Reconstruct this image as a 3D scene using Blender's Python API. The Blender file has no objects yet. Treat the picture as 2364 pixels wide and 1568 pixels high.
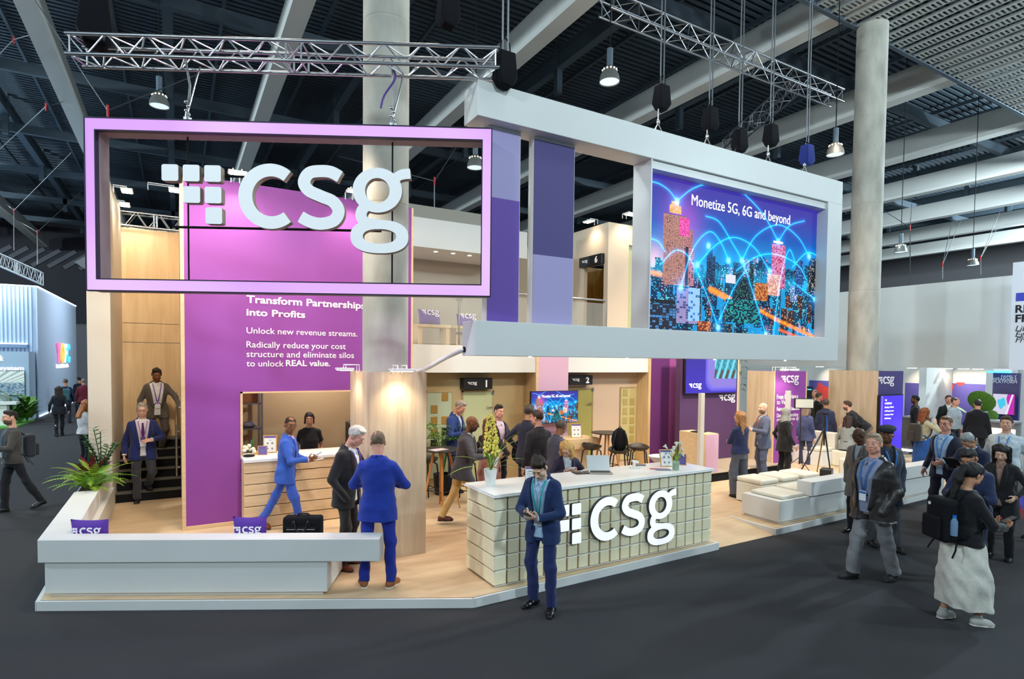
import bpy, bmesh, math, random
import numpy as np
from mathutils import Matrix, Vector, noise

# ------------------------------------------------------------------ camera
sc = bpy.context.scene
COL = sc.collection
PI = math.pi
IMG_W, IMG_H = 2364, 1568
FPX, PPX, PPY = 1323.74, 1163.42, 878.54
YAW, PITCH, ROLL = 0.517630, 0.034256, 0.010351
EYE = 2.72
_f = Vector((math.sin(YAW)*math.cos(PITCH), math.cos(YAW)*math.cos(PITCH), -math.sin(PITCH)))
_r0 = Vector((math.cos(YAW), -math.sin(YAW), 0))
_u0 = _r0.cross(_f)
_r = _r0*math.cos(ROLL) + _u0*math.sin(ROLL)
_u = -_r0*math.sin(ROLL) + _u0*math.cos(ROLL)
cam_d = bpy.data.cameras.new('camera')
cam = bpy.data.objects.new('camera', cam_d)
COL.objects.link(cam)
cam.matrix_world = Matrix(((_r.x, _u.x, -_f.x, 0), (_r.y, _u.y, -_f.y, 0), (_r.z, _u.z, -_f.z, EYE), (0, 0, 0, 1)))
cam_d.sensor_fit = 'HORIZONTAL'
cam_d.sensor_width = 36
cam_d.lens = 36*FPX/IMG_W
cam_d.shift_x = (IMG_W/2-PPX)/IMG_W
cam_d.shift_y = (PPY-IMG_H/2)/IMG_W
cam_d.clip_end = 300
sc.camera = cam

def at(px, py, z=0.0):
    """point of the place at height z that the photograph shows at (px, py)"""
    d = _f + _r*((px-PPX)/FPX) - _u*((py-PPY)/FPX)
    t = (z-EYE)/d.z
    return Vector((d.x*t, d.y*t, z))

# ------------------------------------------------------------------ world, exposure, large lights
W = bpy.data.worlds.new('hall_air')
sc.world = W
W.use_nodes = True
W.node_tree.nodes['Background'].inputs[0].default_value = (0.68, 0.88, 1.0, 1)
W.node_tree.nodes['Background'].inputs[1].default_value = 0.42
sc.view_settings.view_transform = 'Standard'
sc.view_settings.look = 'None'
sc.view_settings.gamma = 1
sc.view_settings.exposure = 0.0
sc.view_settings.use_curve_mapping = False
sc.cycles.use_denoising = True
sc.cycles.use_adaptive_sampling = True
sc.cycles.adaptive_threshold = .025
sc.cycles.max_bounces = 6
sc.cycles.diffuse_bounces = 3
sc.cycles.glossy_bounces = 3
sc.cycles.transmission_bounces = 6
sc.cycles.transparent_max_bounces = 10
sc.cycles.caustics_reflective = False
sc.cycles.caustics_refractive = False
sc.cycles.sample_clamp_indirect = 6

def area(name, loc, size, power, col=(1, 1, 1), target=None, sizey=None, spread=PI):
    d = bpy.data.lights.new(name, 'AREA')
    d.energy = power; d.color = col; d.size = size; d.spread = spread
    if sizey: d.shape = 'RECTANGLE'; d.size_y = sizey
    o = bpy.data.objects.new(name, d); COL.objects.link(o)
    o.location = loc
    v = (Vector(target)-Vector(loc)) if target is not None else Vector((0, 0, -1))
    o.rotation_euler = v.to_track_quat('-Z', 'Y').to_euler()
    return o
def spot(name, loc, target, power, col=(1, .82, .6), ang=110, blend=.8, rad=.05):
    d = bpy.data.lights.new(name, 'SPOT')
    d.energy = power; d.color = col; d.spot_size = math.radians(ang); d.spot_blend = blend; d.shadow_soft_size = rad
    o = bpy.data.objects.new(name, d); COL.objects.link(o)
    o.location = loc
    o.rotation_euler = (Vector(target)-Vector(loc)).to_track_quat('-Z', 'Y').to_euler()
    return o
COOL = (.75, .93, 1.0); WARM = (1.0, .84, .66)
# hall high-bay pendants outside the picture: left, behind the photographer, right and overhead
def bulb(name, loc, power, col=COOL, rad=.45):
    d = bpy.data.lights.new(name, 'POINT'); d.energy = power; d.color = col; d.shadow_soft_size = rad
    o = bpy.data.objects.new(name, d); COL.objects.link(o); o.location = loc
    return o
for (x, y, z, p) in ((-14, 10, 11.2, 4600), (-17, 27, 11.2, 6000), (-11, -3, 9.0, 2000), (3, -6, 9.0, 2400), (17, -5, 9.0, 2900), (33, 5, 11.5, 11500), (50, 12, 11.5, 9500), (5, 2.5, 11.6, 200), (-22, 46, 11.0, 3600), (14, 1.5, 11.8, 700)):
    bulb('hall_pendant_light', (x, y, z), p)
for (x, y, p) in ((-6, 22, 3600), (20, 12, 1500), (27, 3, 1800), (-9, 40, 4000), (12, 30, 1500), (30, 24, 1500), (40, 40, 1500)):
    spot('hall_pendant_beam', (x, y, 11.5), (x, y, 0), p, COOL, 150, 1, .4)
# flood lights on the truss over the stand
for (x, y, p) in ((0.6, 8.6, 52), (2.7, 7.6, 38), (5.2, 7.9, 52), (8.2, 8.2, 48), (11.0, 7.6, 60), (14.2, 8.2, 80)):
    area('stand_flood_light', (x, y, 9.2), .8, p, WARM, (x, y+.2, 0), None, math.radians(100))
# sign truss lamps, and lights added behind the portal to brighten the rear walls
for (x, y, z, tx, ty, tz, p) in ((-.5, 7.7, 5.8, -.8, 13.5, 2.4, 52), (1.2, 6.9, 5.75, 1.8, 10, 2.6, 48), (4.4, 6.5, 5.6, 5.2, 11, 1.0, 38), (7.6, 6.5, 5.6, 8.4, 11, 1.0, 38), (9.6, 6.6, 5.6, 12.4, 10, 1.6, 120)):
    area('stand_wall_light', (x, y, z), .35, p, WARM, (tx, ty, tz), None, math.radians(100))

# ------------------------------------------------------------------ materials
def lin(c):
    return tuple(((v/255)/12.92 if v/255 <= .04045 else ((v/255+.055)/1.055)**2.4) for v in c)
MATS = {}
def mat(name, rgb, rough=.6, metal=0.0, spec=.5, emit=0.0, ecol=None, alpha=1.0, var=0.0, vscale=8.0, bump=0.0, bscale=60.0, trans=0.0, stretch=None, sheen=0.0, ior=1.45):
    """plain procedural surface: colour (sRGB 0-255) with optional noise variation and bump"""
    if name in MATS: return MATS[name]
    m = bpy.data.materials.new(name); m.use_nodes = True
    nt = m.node_tree; b = nt.nodes['Principled BSDF']
    c = lin(rgb)
    b.inputs['Base Color'].default_value = (*c, 1)
    b.inputs['Roughness'].default_value = rough
    b.inputs['Metallic'].default_value = metal
    b.inputs['Specular IOR Level'].default_value = spec
    b.inputs['Alpha'].default_value = alpha
    b.inputs['Transmission Weight'].default_value = trans
    b.inputs['IOR'].default_value = ior
    if sheen: b.inputs['Sheen Weight'].default_value = sheen
    if emit:
        b.inputs['Emission Color'].default_value = (*(lin(ecol) if ecol else c), 1)
        b.inputs['Emission Strength'].default_value = emit
    if var or bump:
        tc = nt.nodes.new('ShaderNodeTexCoord')
        mp = nt.nodes.new('ShaderNodeMapping')
        nt.links.new(tc.outputs['Object'], mp.inputs[0])
        if stretch: mp.inputs['Scale'].default_value = stretch
    if var:
        n = nt.nodes.new('ShaderNodeTexNoise'); n.inputs['Scale'].default_value = vscale; n.inputs['Detail'].default_value = 6
        nt.links.new(mp.outputs[0], n.inputs['Vector'])
        r = nt.nodes.new('ShaderNodeValToRGB')
        r.color_ramp.elements[0].position = .3; r.color_ramp.elements[1].position = .7
        r.color_ramp.elements[0].color = (*[v*(1-var) for v in c], 1)
        r.color_ramp.elements[1].color = (*[min(1, v*(1+var*.6)) for v in c], 1)
        nt.links.new(n.outputs['Fac'], r.inputs[0]); nt.links.new(r.outputs[0], b.inputs['Base Color'])
    if bump:
        n2 = nt.nodes.new('ShaderNodeTexNoise'); n2.inputs['Scale'].default_value = bscale; n2.inputs['Detail'].default_value = 3
        nt.links.new(mp.outputs[0], n2.inputs['Vector'])
        bn = nt.nodes.new('ShaderNodeBump'); bn.inputs['Strength'].default_value = bump; bn.inputs['Distance'].default_value = .01
        nt.links.new(n2.outputs['Fac'], bn.inputs['Height']); nt.links.new(bn.outputs[0], b.inputs['Normal'])
    MATS[name] = m
    return m
def wood(name, light, dark, scale=(14, 14, 1.1), rough=.5):
    """wood grain running along the axis with the small scale"""
    if name in MATS: return MATS[name]
    m = bpy.data.materials.new(name); m.use_nodes = True
    nt = m.node_tree; b = nt.nodes['Principled BSDF']; b.inputs['Roughness'].default_value = rough
    tc = nt.nodes.new('ShaderNodeTexCoord'); mp = nt.nodes.new('ShaderNodeMapping'); mp.inputs['Scale'].default_value = scale
    nt.links.new(tc.outputs['Object'], mp.inputs[0])
    n = nt.nodes.new('ShaderNodeTexNoise'); n.inputs['Scale'].default_value = 1.0; n.inputs['Detail'].default_value = 7; n.inputs['Distortion'].default_value = .6
    nt.links.new(mp.outputs[0], n.inputs['Vector'])
    r = nt.nodes.new('ShaderNodeValToRGB'); e = r.color_ramp.elements
    e[0].position = .28; e[1].position = .62
    e[0].color = (*lin(dark), 1); e[1].color = (*lin(light), 1)
    nt.links.new(n.outputs['Fac'], r.inputs[0]); nt.links.new(r.outputs[0], b.inputs['Base Color'])
    MATS[name] = m
    return m

# ------------------------------------------------------------------ mesh helpers
FR = {}
class MB:
    """collects shapes in place coordinates; build() links them as ONE mesh object"""
    def __init__(s): s.v = []; s.f = []; s.mi = []; s.cur = 0; s.T = None
    def add(s, vs, fs):
        k = len(s.v)
        if s.T is not None: vs = [s.T @ Vector(p) for p in vs]
        s.v += [tuple(p) for p in vs]
        s.f += [[i+k for i in f] for f in fs]; s.mi += [s.cur]*len(fs)
        return s
    def box(s, x0, x1, y0, y1, z0, z1):
        return s.add([(x0, y0, z0), (x1, y0, z0), (x1, y1, z0), (x0, y1, z0), (x0, y0, z1), (x1, y0, z1), (x1, y1, z1), (x0, y1, z1)],
                     [(3, 2, 1, 0), (4, 5, 6, 7), (0, 1, 5, 4), (1, 2, 6, 5), (2, 3, 7, 6), (3, 0, 4, 7)])
    def cbox(s, c, sx, sy, sz, rot=None):
        M = Matrix.Translation(c) @ (rot.to_4x4() if rot is not None else Matrix())
        vs = [M @ Vector((a*sx/2, b*sy/2, d*sz/2)) for d in (-1, 1) for a, b in ((-1, -1), (1, -1), (1, 1), (-1, 1))]
        return s.add(vs, [(3, 2, 1, 0), (4, 5, 6, 7), (0, 1, 5, 4), (1, 2, 6, 5), (2, 3, 7, 6), (3, 0, 4, 7)])
    def prism(s, poly, z0, z1):
        n = len(poly)
        a = sum(poly[i][0]*poly[(i+1) % n][1]-poly[(i+1) % n][0]*poly[i][1] for i in range(n))
        if a < 0: poly = poly[::-1]
        return s.add([(x, y, z0) for x, y in poly]+[(x, y, z1) for x, y in poly],
                     [list(range(n))[::-1], list(range(n, 2*n))]+[(i, (i+1) % n, n+(i+1) % n, n+i) for i in range(n)])
    def tube(s, p, r, n=8, caps=True, closed=False):
        """round bar through the points p; r one radius or one per point"""
        p = [Vector(q) for q in p]
        m = len(p); rr = r if isinstance(r, (list, tuple)) else [r]*m
        vs = []; fs = []; up = None
        for i in range(m):
            a = p[i-1] if (i > 0 or closed) else p[i]; b = p[(i+1) % m] if (i < m-1 or closed) else p[i]
            t = (b-a).normalized() if (b-a).length > 1e-9 else Vector((0, 0, 1))
            if up is None:
                up = t.orthogonal().normalized()
            else:
                up = up-t*up.dot(t)
                up = up.normalized() if up.length > 1e-6 else t.orthogonal().normalized()
            w = t.cross(up)
            for k in range(n):
                an = 2*PI*k/n
                vs.append(p[i]+(up*math.cos(an)+w*math.sin(an))*rr[i])
        for i in range(m if closed else m-1):
            j = (i+1) % m
            fs += [(i*n+k, i*n+(k+1) % n, j*n+(k+1) % n, j*n+k) for k in range(n)]
        if caps and not closed:
            fs += [list(range(n))[::-1], list(range((m-1)*n, m*n))]
        return s.add(vs, fs)
    def lathe(s, prof, c=(0, 0, 0), n=24, rot=None):
        """profile of (radius, height) turned about the vertical through c"""
        M = Matrix.Translation(c) @ (rot.to_4x4() if rot is not None else Matrix())
        vs = []; fs = []; m = len(prof)
        for r, z in prof:
            for k in range(n):
                vs.append(M @ Vector((r*math.cos(2*PI*k/n), r*math.sin(2*PI*k/n), z)))
        for i in range(m-1):
            fs += [(i*n+k, i*n+(k+1) % n, (i+1)*n+(k+1) % n, (i+1)*n+k) for k in range(n)]
        fs += [list(range(n))[::-1], list(range((m-1)*n, m*n))]
        return s.add(vs, fs)
    def ellipsoid(s, c, rx, ry, rz, rot=None, n=16, m=10):
        M = Matrix.Translation(c) @ (rot.to_4x4() if rot is not None else Matrix())
        vs = []; fs = []
        for i in range(m+1):
            t = PI*i/m
            for k in range(n):
                a = 2*PI*k/n
                vs.append(M @ Vector((rx*math.sin(t)*math.cos(a), ry*math.sin(t)*math.sin(a), -rz*math.cos(t))))
        for i in range(m):
            fs += [(i*n+k, i*n+(k+1) % n, (i+1)*n+(k+1) % n, (i+1)*n+k) for k in range(n)]
        return s.add(vs, fs)
    def quad(s, a, b, c, d): return s.add([a, b, c, d], [(0, 1, 2, 3)])
    def build(s, name, m, parent=None, smooth=None, bevel=0, label=None, seg=2):
        return mesh_obj(name, np.array([tuple(p) for p in s.v], dtype=float), s.f, m, parent, smooth, bevel, label, s.mi, seg)
def mesh_obj(name, V, F, m, parent=None, smooth=None, bevel=0, label=None, mi=None, seg=2):
    me = bpy.data.meshes.new(name)
    if parent is not None:
        Minv = np.array(FR[parent.name].inverted()); fr = FR[parent.name]
        V = V @ Minv[:3, :3].T + Minv[:3, 3]
        origin = None
    else:
        lo = V.min(0); hi = V.max(0)
        origin = np.array([(lo[0]+hi[0])/2, (lo[1]+hi[1])/2, lo[2]])
        V = V-origin
    me.from_pydata(V.tolist(), [], F if isinstance(F, list) else F.tolist())
    ms = m if isinstance(m, (list, tuple)) else [m]
    for q in ms: me.materials.append(q)
    if len(ms) > 1 and mi is not None: me.polygons.foreach_set('material_index', mi)
    o = bpy.data.objects.new(name, me); COL.objects.link(o)
    if parent is not None:
        o.parent = parent; FR[o.name] = fr
    else:
        o.location = origin; FR[o.name] = Matrix.Translation(origin)
    if smooth is not None:
        me.polygons.foreach_set('use_smooth', [True]*len(me.polygons))
        if smooth < 180: me.set_sharp_from_angle(angle=math.radians(smooth))
    if bevel:
        b = o.modifiers.new('bevel', 'BEVEL'); b.width = bevel; b.segments = seg; b.limit_method = 'ANGLE'; b.angle_limit = math.radians(40)
        b.harden_normals = False
    if label: o['label'] = label
    return o
def tag(o, label, cat, group=None, kind=None):
    o['label'] = label; o['category'] = cat
    if group: o['group'] = group
    if kind: o['kind'] = kind
    return o
def thing(name, label, cat, loc=(0, 0, 0), rotz=0.0, group=None, kind=None):
    o = bpy.data.objects.new(name, None); COL.objects.link(o)
    o.empty_display_size = .1
    o.location = loc; o.rotation_euler = (0, 0, rotz)
    FR[o.name] = Matrix.Translation(loc) @ Matrix.Rotation(rotz, 4, 'Z')
    return tag(o, label, cat, group, kind)
def struct(name, mb, m, **k):
    o = mb.build(name, m, None, **k); o['kind'] = 'structure'
    return o
def dup(root, loc, rotz=None, label=None, group=None, scale=None):
    """copy of a thing with copies of its parts and sub-parts"""
    r = root.copy(); COL.objects.link(r); r.location = loc
    if rotz is not None: r.rotation_euler = (0, 0, rotz)
    if scale: r.scale = (scale,)*3
    if label: r['label'] = label
    if group: r['group'] = group
    for ch in list(root.children):
        c = ch.copy(); COL.objects.link(c); c.parent = r
        for g in list(ch.children):
            d = g.copy(); COL.objects.link(d); d.parent = c
    return r
def frame(o, xd, up=(0, 0, 1)):
    """local x along xd, local y up, local z out of the surface towards the viewer"""
    x = Vector(xd).normalized(); y = Vector(up).normalized(); z = x.cross(y)
    return Matrix(((x.x, y.x, z.x, o[0]), (x.y, y.y, z.y, o[1]), (x.z, y.z, z.z, o[2]), (0, 0, 0, 1)))
def text_mesh(s, bold=0.0, extrude=.02):
    cu = bpy.data.curves.new('lettering', 'FONT'); cu.body = s; cu.size = 1; cu.offset = bold; cu.extrude = extrude; cu.resolution_u = 3
    o = bpy.data.objects.new('lettering', cu); COL.objects.link(o)
    me = bpy.data.meshes.new_from_object(o.evaluated_get(bpy.context.evaluated_depsgraph_get()))
    bpy.data.objects.remove(o); bpy.data.curves.remove(cu)
    V = np.empty(len(me.vertices)*3); me.vertices.foreach_get('co', V); V = V.reshape(-1, 3)
    F = [list(p.vertices) for p in me.polygons]
    bpy.data.meshes.remove(me)
    return V, F
TXT = {}
def text(name, s, M, m, parent, height=None, width=None, bold=0.0, thick=.004, align='L', label=None, lift=.002):
    """raised lettering: cap height / width fixed in metres, at M (see frame)"""
    key = (s, bold)
    if key not in TXT: TXT[key] = text_mesh(s, bold)
    V, F = TXT[key]; V = V.copy()
    x0, x1 = V[:, 0].min(), V[:, 0].max()
    sy = (height or .1)/.70
    sx = width/(x1-x0) if width else sy
    if not height: sy = sx
    V[:, 0] = (V[:, 0]-(x0 if align == 'L' else (x0+x1)/2 if align == 'C' else x1))*sx
    V[:, 1] *= sy
    V[:, 2] = (V[:, 2]+.02)/.04*thick+lift
    A = np.array(M)
    return mesh_obj(name, V @ A[:3, :3].T+A[:3, 3], F, m, parent, None, 0, label)
# ------------------------------------------------------------------ shared materials
m_carpet = mat('grey_carpet', (67, 67, 70), .95, spec=.1, var=.35, vscale=220, bump=.5, bscale=500)
m_white = mat('white_laminate', (226, 226, 224), .38, var=.02, vscale=2)
m_whitep = mat('white_paint', (222, 222, 220), .55)
m_offw = mat('offwhite_paint', (214, 206, 196), .6)
m_cream = mat('cream_paint', (205, 188, 168), .6)
m_khaki = mat('khaki_paint', (176, 156, 116), .6)
m_wood = wood('pale_oak', (222, 194, 152), (206, 174, 130), (9, 9, .9))
m_wood2 = wood('greyed_oak', (214, 192, 164), (192, 166, 138), (10, 10, .8))
m_woodh = wood('oak_slats', (226, 196, 156), (212, 180, 138), (1.2, 9, 16))
m_tile = wood('ash_blocks', (250, 240, 208), (242, 228, 190), (5, 5, 1.0))
m_floorw = wood('oak_floor', (220, 192, 156), (202, 172, 136), (1.2, 7, 7), .45)
m_conc = mat('raw_concrete', (186, 182, 172), .85, spec=.2, var=.22, vscale=3.5, bump=.25, bscale=30, stretch=(1, 1, .45))
m_purple = mat('purple_print', (138, 66, 156), .6)
m_violet = mat('violet_panel', (108, 76, 170), .6)
m_lav = mat('lavender_panel', (172, 162, 208), .6)
m_indigo = mat('indigo_panel', (82, 72, 130), .6)
m_plum = mat('plum_panel', (104, 52, 118), .55)
m_orchid = mat('orchid_panel', (160, 82, 156), .55)
m_aub = mat('aubergine_panel', (84, 54, 96), .5)
m_pink = mat('pink_panel', (214, 172, 198), .6)
m_black = mat('black_plastic', (22, 22, 24), .45)
m_blackm = mat('black_matt', (24, 24, 26), .8, spec=.2)
m_blackf = mat('black_fabric', (26, 26, 30), .9, spec=.15, bump=.3, bscale=200)
m_steel = mat('brushed_steel', (190, 190, 190), .28, 1.0)
m_alu = mat('truss_aluminium', (196, 198, 204), .34, 1.0)
m_wire = mat('steel_wire', (120, 122, 126), .45, .8)
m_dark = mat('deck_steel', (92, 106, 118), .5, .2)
m_deckb = mat('deck_base', (44, 54, 64), .8)  # darker blue-grey sheet between the deck ribs
m_beam = mat('beam_white', (230, 230, 226), .6)
m_txt = mat('lettering_white', (250, 246, 250), .5)
m_letter = mat('logo_white', (236, 238, 240), .5)
m_gloss = mat('white_gloss', (238, 238, 236), .2)
m_glass = mat('clear_glass', (236, 244, 240), .03, spec=.5, alpha=.12)
m_frost = mat('frosted_glass', (178, 190, 166), .35, spec=.4)
m_red = mat('red_hook', (190, 24, 24), .5)
m_skyblue = mat('blue_plastic', (24, 110, 200), .5)

def onY(px, py, y):
    d = _f + _r*((px-PPX)/FPX) - _u*((py-PPY)/FPX)
    t = y/d.y
    return Vector((d.x*t, y, EYE+d.z*t))
def onX(px, py, x):
    d = _f + _r*((px-PPX)/FPX) - _u*((py-PPY)/FPX)
    t = x/d.x
    return Vector((x, d.y*t, EYE+d.z*t))
def onP(px, py, p, n):
    d = _f + _r*((px-PPX)/FPX) - _u*((py-PPY)/FPX)
    o = Vector((0, 0, EYE)); n = Vector(n)
    return o+d*((Vector(p)-o).dot(n)/d.dot(n))

# ------------------------------------------------------------------ hall shell
b = MB(); b.quad((-60, -22, 0), (70, -22, 0), (70, 75, 0), (-60, 75, 0)); struct('floor', b, m_carpet)
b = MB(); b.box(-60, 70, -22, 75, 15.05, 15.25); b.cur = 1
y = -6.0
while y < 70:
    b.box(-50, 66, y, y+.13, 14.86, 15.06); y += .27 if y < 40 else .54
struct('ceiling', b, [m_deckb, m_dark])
b = MB(); b.box(-60, 12, 66, 66.3, 0, 15.1); struct('wall_back', b, mat('hall_wall_dark', (66, 64, 72), .8))
b = MB(); b.box(-60, -59.7, -22, 66, 0, 15.1); struct('wall_left', b, mat('hall_wall_dark', (66, 64, 72), .8))
b = MB(); b.box(-12, 1, 65.7, 65.99, 0, 5.6); b.box(-12, 1, 65.6, 65.99, 5.6, 5.7); struct('baseboard_back', b, mat('hall_dado_grey', (134, 132, 140), .8))
b = MB()
for k in range(14): b.cbox((-16+k*1.15, 65.9, 11.6), .35, .12, 2.6, Matrix.Rotation(math.radians(52), 3, 'Y'))
struct('trim_1', b, mat('lattice_grey', (112, 112, 122), .7))
# arrow sign on the far dark wall
b = MB(); p = onY(199, 607, 65.8)
b.add([(p.x-.9, 65.8, p.z), (p.x+.5, 65.8, p.z+1.0), (p.x+.5, 65.8, p.z+.45), (p.x-.1, 65.8, p.z), (p.x+.5, 65.8, p.z-.45), (p.x+.5, 65.8, p.z-1.0),
       (p.x-.9, 65.85, p.z), (p.x+.5, 65.85, p.z+1.0), (p.x+.5, 65.85, p.z+.45), (p.x-.1, 65.85, p.z), (p.x+.5, 65.85, p.z-.45), (p.x+.5, 65.85, p.z-1.0)],
      [(0, 3, 2, 1), (0, 5, 4, 3), (6, 7, 8, 9), (6, 9, 10, 11), (0, 1, 7, 6), (1, 2, 8, 7), (2, 3, 9, 8), (3, 4, 10, 9), (4, 5, 11, 10), (5, 0, 6, 11)])
tag(b.build('wall_arrow', mat('arrow_grey', (186, 186, 192), .6)), 'grey arrow mark on the dark end wall of the hall', 'arrow')

BX = [-23.4, -16.8, -10.15, -3.5, 3.02, 9.5, 16.0, 22.8, 29.5, 36.2, 42.9, 49.6, 56.3]
for i, x in enumerate(BX):
    y1 = 64
    b = MB()
    pr = [(-.27, 12.27), (.27, 12.27), (.30, 12.42), (.24, 12.44), (.24, 13.05), (.12, 13.28), (-.12, 13.28), (-.24, 13.05), (-.24, 12.44), (-.30, 12.42)]
    n = len(pr)
    vs = [(x+px, yy, pz) for yy in (-8, y1) for px, pz in pr]
    b.add(vs, [tuple(range(n)), tuple(range(n, 2*n))[::-1]]+[(k, n+k, n+(k+1) % n, (k+1) % n) for k in range(n)])
    struct('ceiling_beam', b, m_beam, smooth=50)
for x in BX[:-1]:                                   # dark steel between the white beams
    b = MB(); X = x+3.3
    b.box(X-.16, X+.16, -8, 64, 13.9, 13.97); b.box(X-.03, X+.03, -8, 64, 13.97, 14.5); b.box(X-.16, X+.16, -8, 64, 14.5, 14.57)
    for k in range(8): b.box(X-.12, X+.12, 2+k*8.2, 2.24+k*8.2, 13.0, 14.9)
    for dx in (-1.65, 1.65): b.box(X+dx-.05, X+dx+.05, -8, 64, 14.55, 14.7)
    struct('roof_purlin', b, m_dark)
for k in range(9):
    b = MB(); Y = -2+k*7.6
    b.box(-46, 62, Y, Y+.22, 13.5, 13.9); struct('roof_joist', b, m_dark)

# slotted metal raft in the near right corner of the roof
b = MB(); b.cur = 0
GE = 9.5; GZ = 12.15
b.box(11.5, 46, GE-.12, GE, GZ-.02, GZ+.25)
for k in range(12): b.box(11.5, 46, GE-1.9*k-2, GE-1.9*k-1.88, GZ+.1, GZ+.22)
b.cur = 1
x = 11.6
while x < 44:
    b.box(x, x+.03, -7, GE-.1, GZ, GZ+.08); b.box(x+.31, x+.34, -7, GE-.1, GZ, GZ+.08)
    y = GE-.2
    while y > (3.5 if x > 20 else 5.5): b.add([(x+.03, y, GZ), (x+.31, y, GZ), (x+.31, y-.06, GZ), (x+.03, y-.06, GZ), (x+.03, y, GZ+.03), (x+.31, y, GZ+.03)], [(0, 3, 2, 1), (0, 1, 5, 4)]); y -= .115
    x += .62
o = struct('ceiling_raft', b, [m_dark, mat('raft_metal', (206, 208, 204), .45, .2)])

# concrete columns
def column(cx, cy, r, z0, z1, label):
    prof = []
    z = z0
    while z < z1:
        prof += [(r, z), (r, min(z+2.38, z1)-.015), (r*.985, min(z+2.39, z1)-.005)]; z += 2.4
    b = MB(); b.lathe(prof+[(r, z1)], (cx, cy, 0), 72)
    o = b.build('concrete_column', m_conc, smooth=6)
    tag(o, label, 'column', kind='structure')
    return o
column(2.47, 7.62, .305, 0, 13.3, 'round concrete column rising out of the oak box behind the counter')
column(16.95, 9.16, .385, 0, 12.16, 'round concrete column at the right rising to the slotted metal raft')
column(-10.2, 45.6, .8, 0, 12.4, 'grey column far off at the left edge behind the blue booth')

# ------------------------------------------------------------------ trusses and rigging
def truss(name, a, c, side, w, h, label, nb=14, r=.024):
    """a, c: ends of the top front chord; side: unit vector from front to back"""
    a = Vector(a); c = Vector(c); s = Vector(side)*w; d = Vector((0, 0, -h)); L = c-a
    mid = (a+c)/2
    t = thing(name, label, 'truss', mid)
    ch = [Vector((0, 0, 0)), s, d, s+d]
    for q in ch:
        b = MB(); b.tube([a+q, c+q], r, 10); b.build('chord', m_alu, t, smooth=40)
    b = MB()
    for (p, q) in ((0, 2), (1, 3), (0, 1), (2, 3)):
        for k in range(nb):
            u0 = a+L*((k+.06)/nb); u1 = a+L*((k+.94)/nb)
            if k % 2: b.tube([u0+ch[q], u1+ch[p]], r*.45, 6)
            else: b.tube([u0+ch[p], u1+ch[q]], r*.45, 6)
    for f in (.01, .5, .535, .99):
        for (p, q) in ((0, 2), (1, 3), (0, 1), (2, 3)): b.tube([a+L*f+ch[p], a+L*f+ch[q]], r*.5, 6)
    b.build('bracing', m_alu, t, smooth=40)
    return t
TH = math.radians(-27.2)
SD = Vector((math.cos(TH), math.sin(TH), 0)); SN = Vector((-math.sin(TH), math.cos(TH), 0))     # along the hanging sign / away from the viewer
P0 = Vector((2.85, 5.65, 0))
truss('lighting_truss', (-1.0, 7.63, 6.11), (3.06, 5.54, 6.11), SN, .27, .21, 'long aluminium box truss above the glowing sign frame', 22, .019)
truss('lighting_truss', onY(1410, -22, 11.2)+Vector((0, 0, 0)), onY(1410, -22, 11.2)+Vector((9.9, 0, 0)), (0, 1, 0), .45, .4, 'pale box truss crossing high above the video wall portal', 22, .03)
truss('lighting_truss', (17.4, 11.9, 12.0), (19.8, 16.6, 12.0), (1, 0, 0), .45, .4, 'short box truss running off behind the truss above the video wall', 12, .03)
truss('lighting_truss', onY(2310, -14, 8.6), onY(2310, -14, 8.6)+Vector((5, 0, 0)), (0, 1, 0), .4, .35, 'box truss end in the top corner below the slotted raft', 12, .028)
a = onY(-30, 572, 30); truss('lighting_truss', a, onY(95, 628, 30), (0, 1, 0), .5, .5, 'small box truss hanging over the pale blue booth', 14, .035)

def hoist(px, zb, x, y, ztop, label, bagcol, zfoot, scale=1.0, hook=True):
    t = thing('chain_hoist', label, 'hoist', (x, y, zfoot), group='chain hoists')
    b = MB()
    for dx in (-.035, .035): b.tube([(x+dx*scale, y, zb+.2), (x+dx*scale, y, ztop)], .012*scale, 6)
    b.build('chain', m_wire, t)
    b = MB(); k = scale
    b.add([(x-.10*k, y-.08*k, zb+.18*k), (x+.10*k, y-.08*k, zb+.18*k), (x+.10*k, y+.08*k, zb+.18*k), (x-.10*k, y+.08*k, zb+.18*k),
           (x-.13*k, y-.10*k, zb-.10*k), (x+.12*k, y-.10*k, zb-.12*k), (x+.12*k, y+.10*k, zb-.12*k), (x-.13*k, y+.10*k, zb-.10*k),
           (x-.08*k, y-.07*k, zb-.2*k), (x+.06*k, y-.07*k, zb-.22*k), (x+.06*k, y+.07*k, zb-.22*k), (x-.08*k, y+.07*k, zb-.2*k)],
          [(0, 1, 2, 3), (0, 4, 5, 1), (1, 5, 6, 2), (2, 6, 7, 3), (3, 7, 4, 0), (4, 8, 9, 5), (5, 9, 10, 6), (6, 10, 11, 7), (7, 11, 8, 4), (8, 11, 10, 9)])
    b.build('chain_bag', bagcol, t, smooth=60, bevel=.015)
    b = MB()
    for sx in (-1, 1):
        b.tube([(x+.07*sx*k, y, zb+.17*k), (x+.06*sx*k, y, zb+.3*k), (x, y, zb+.36*k)], .008*k, 6)
    b.build('bag_strap', m_blackm, t)
    if not hook: return t
    b = MB(); b.tube([(x-.06*k, y, zb+.2*k), (x-.07*k, y, zfoot+.22*k)], .012*k, 6)
    b.tube([(x-.07*k, y, zfoot+.22*k), (x-.2*k, y, zfoot)], .008*k, 6); b.tube([(x-.07*k, y, zfoot+.22*k), (x+.1*k, y, zfoot)], .008*k, 6)
    b.ellipsoid((x-.07*k, y, zfoot+.24*k), .03*k, .03*k, .05*k)
    b.build('hook', m_steel, t)
    return t
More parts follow.
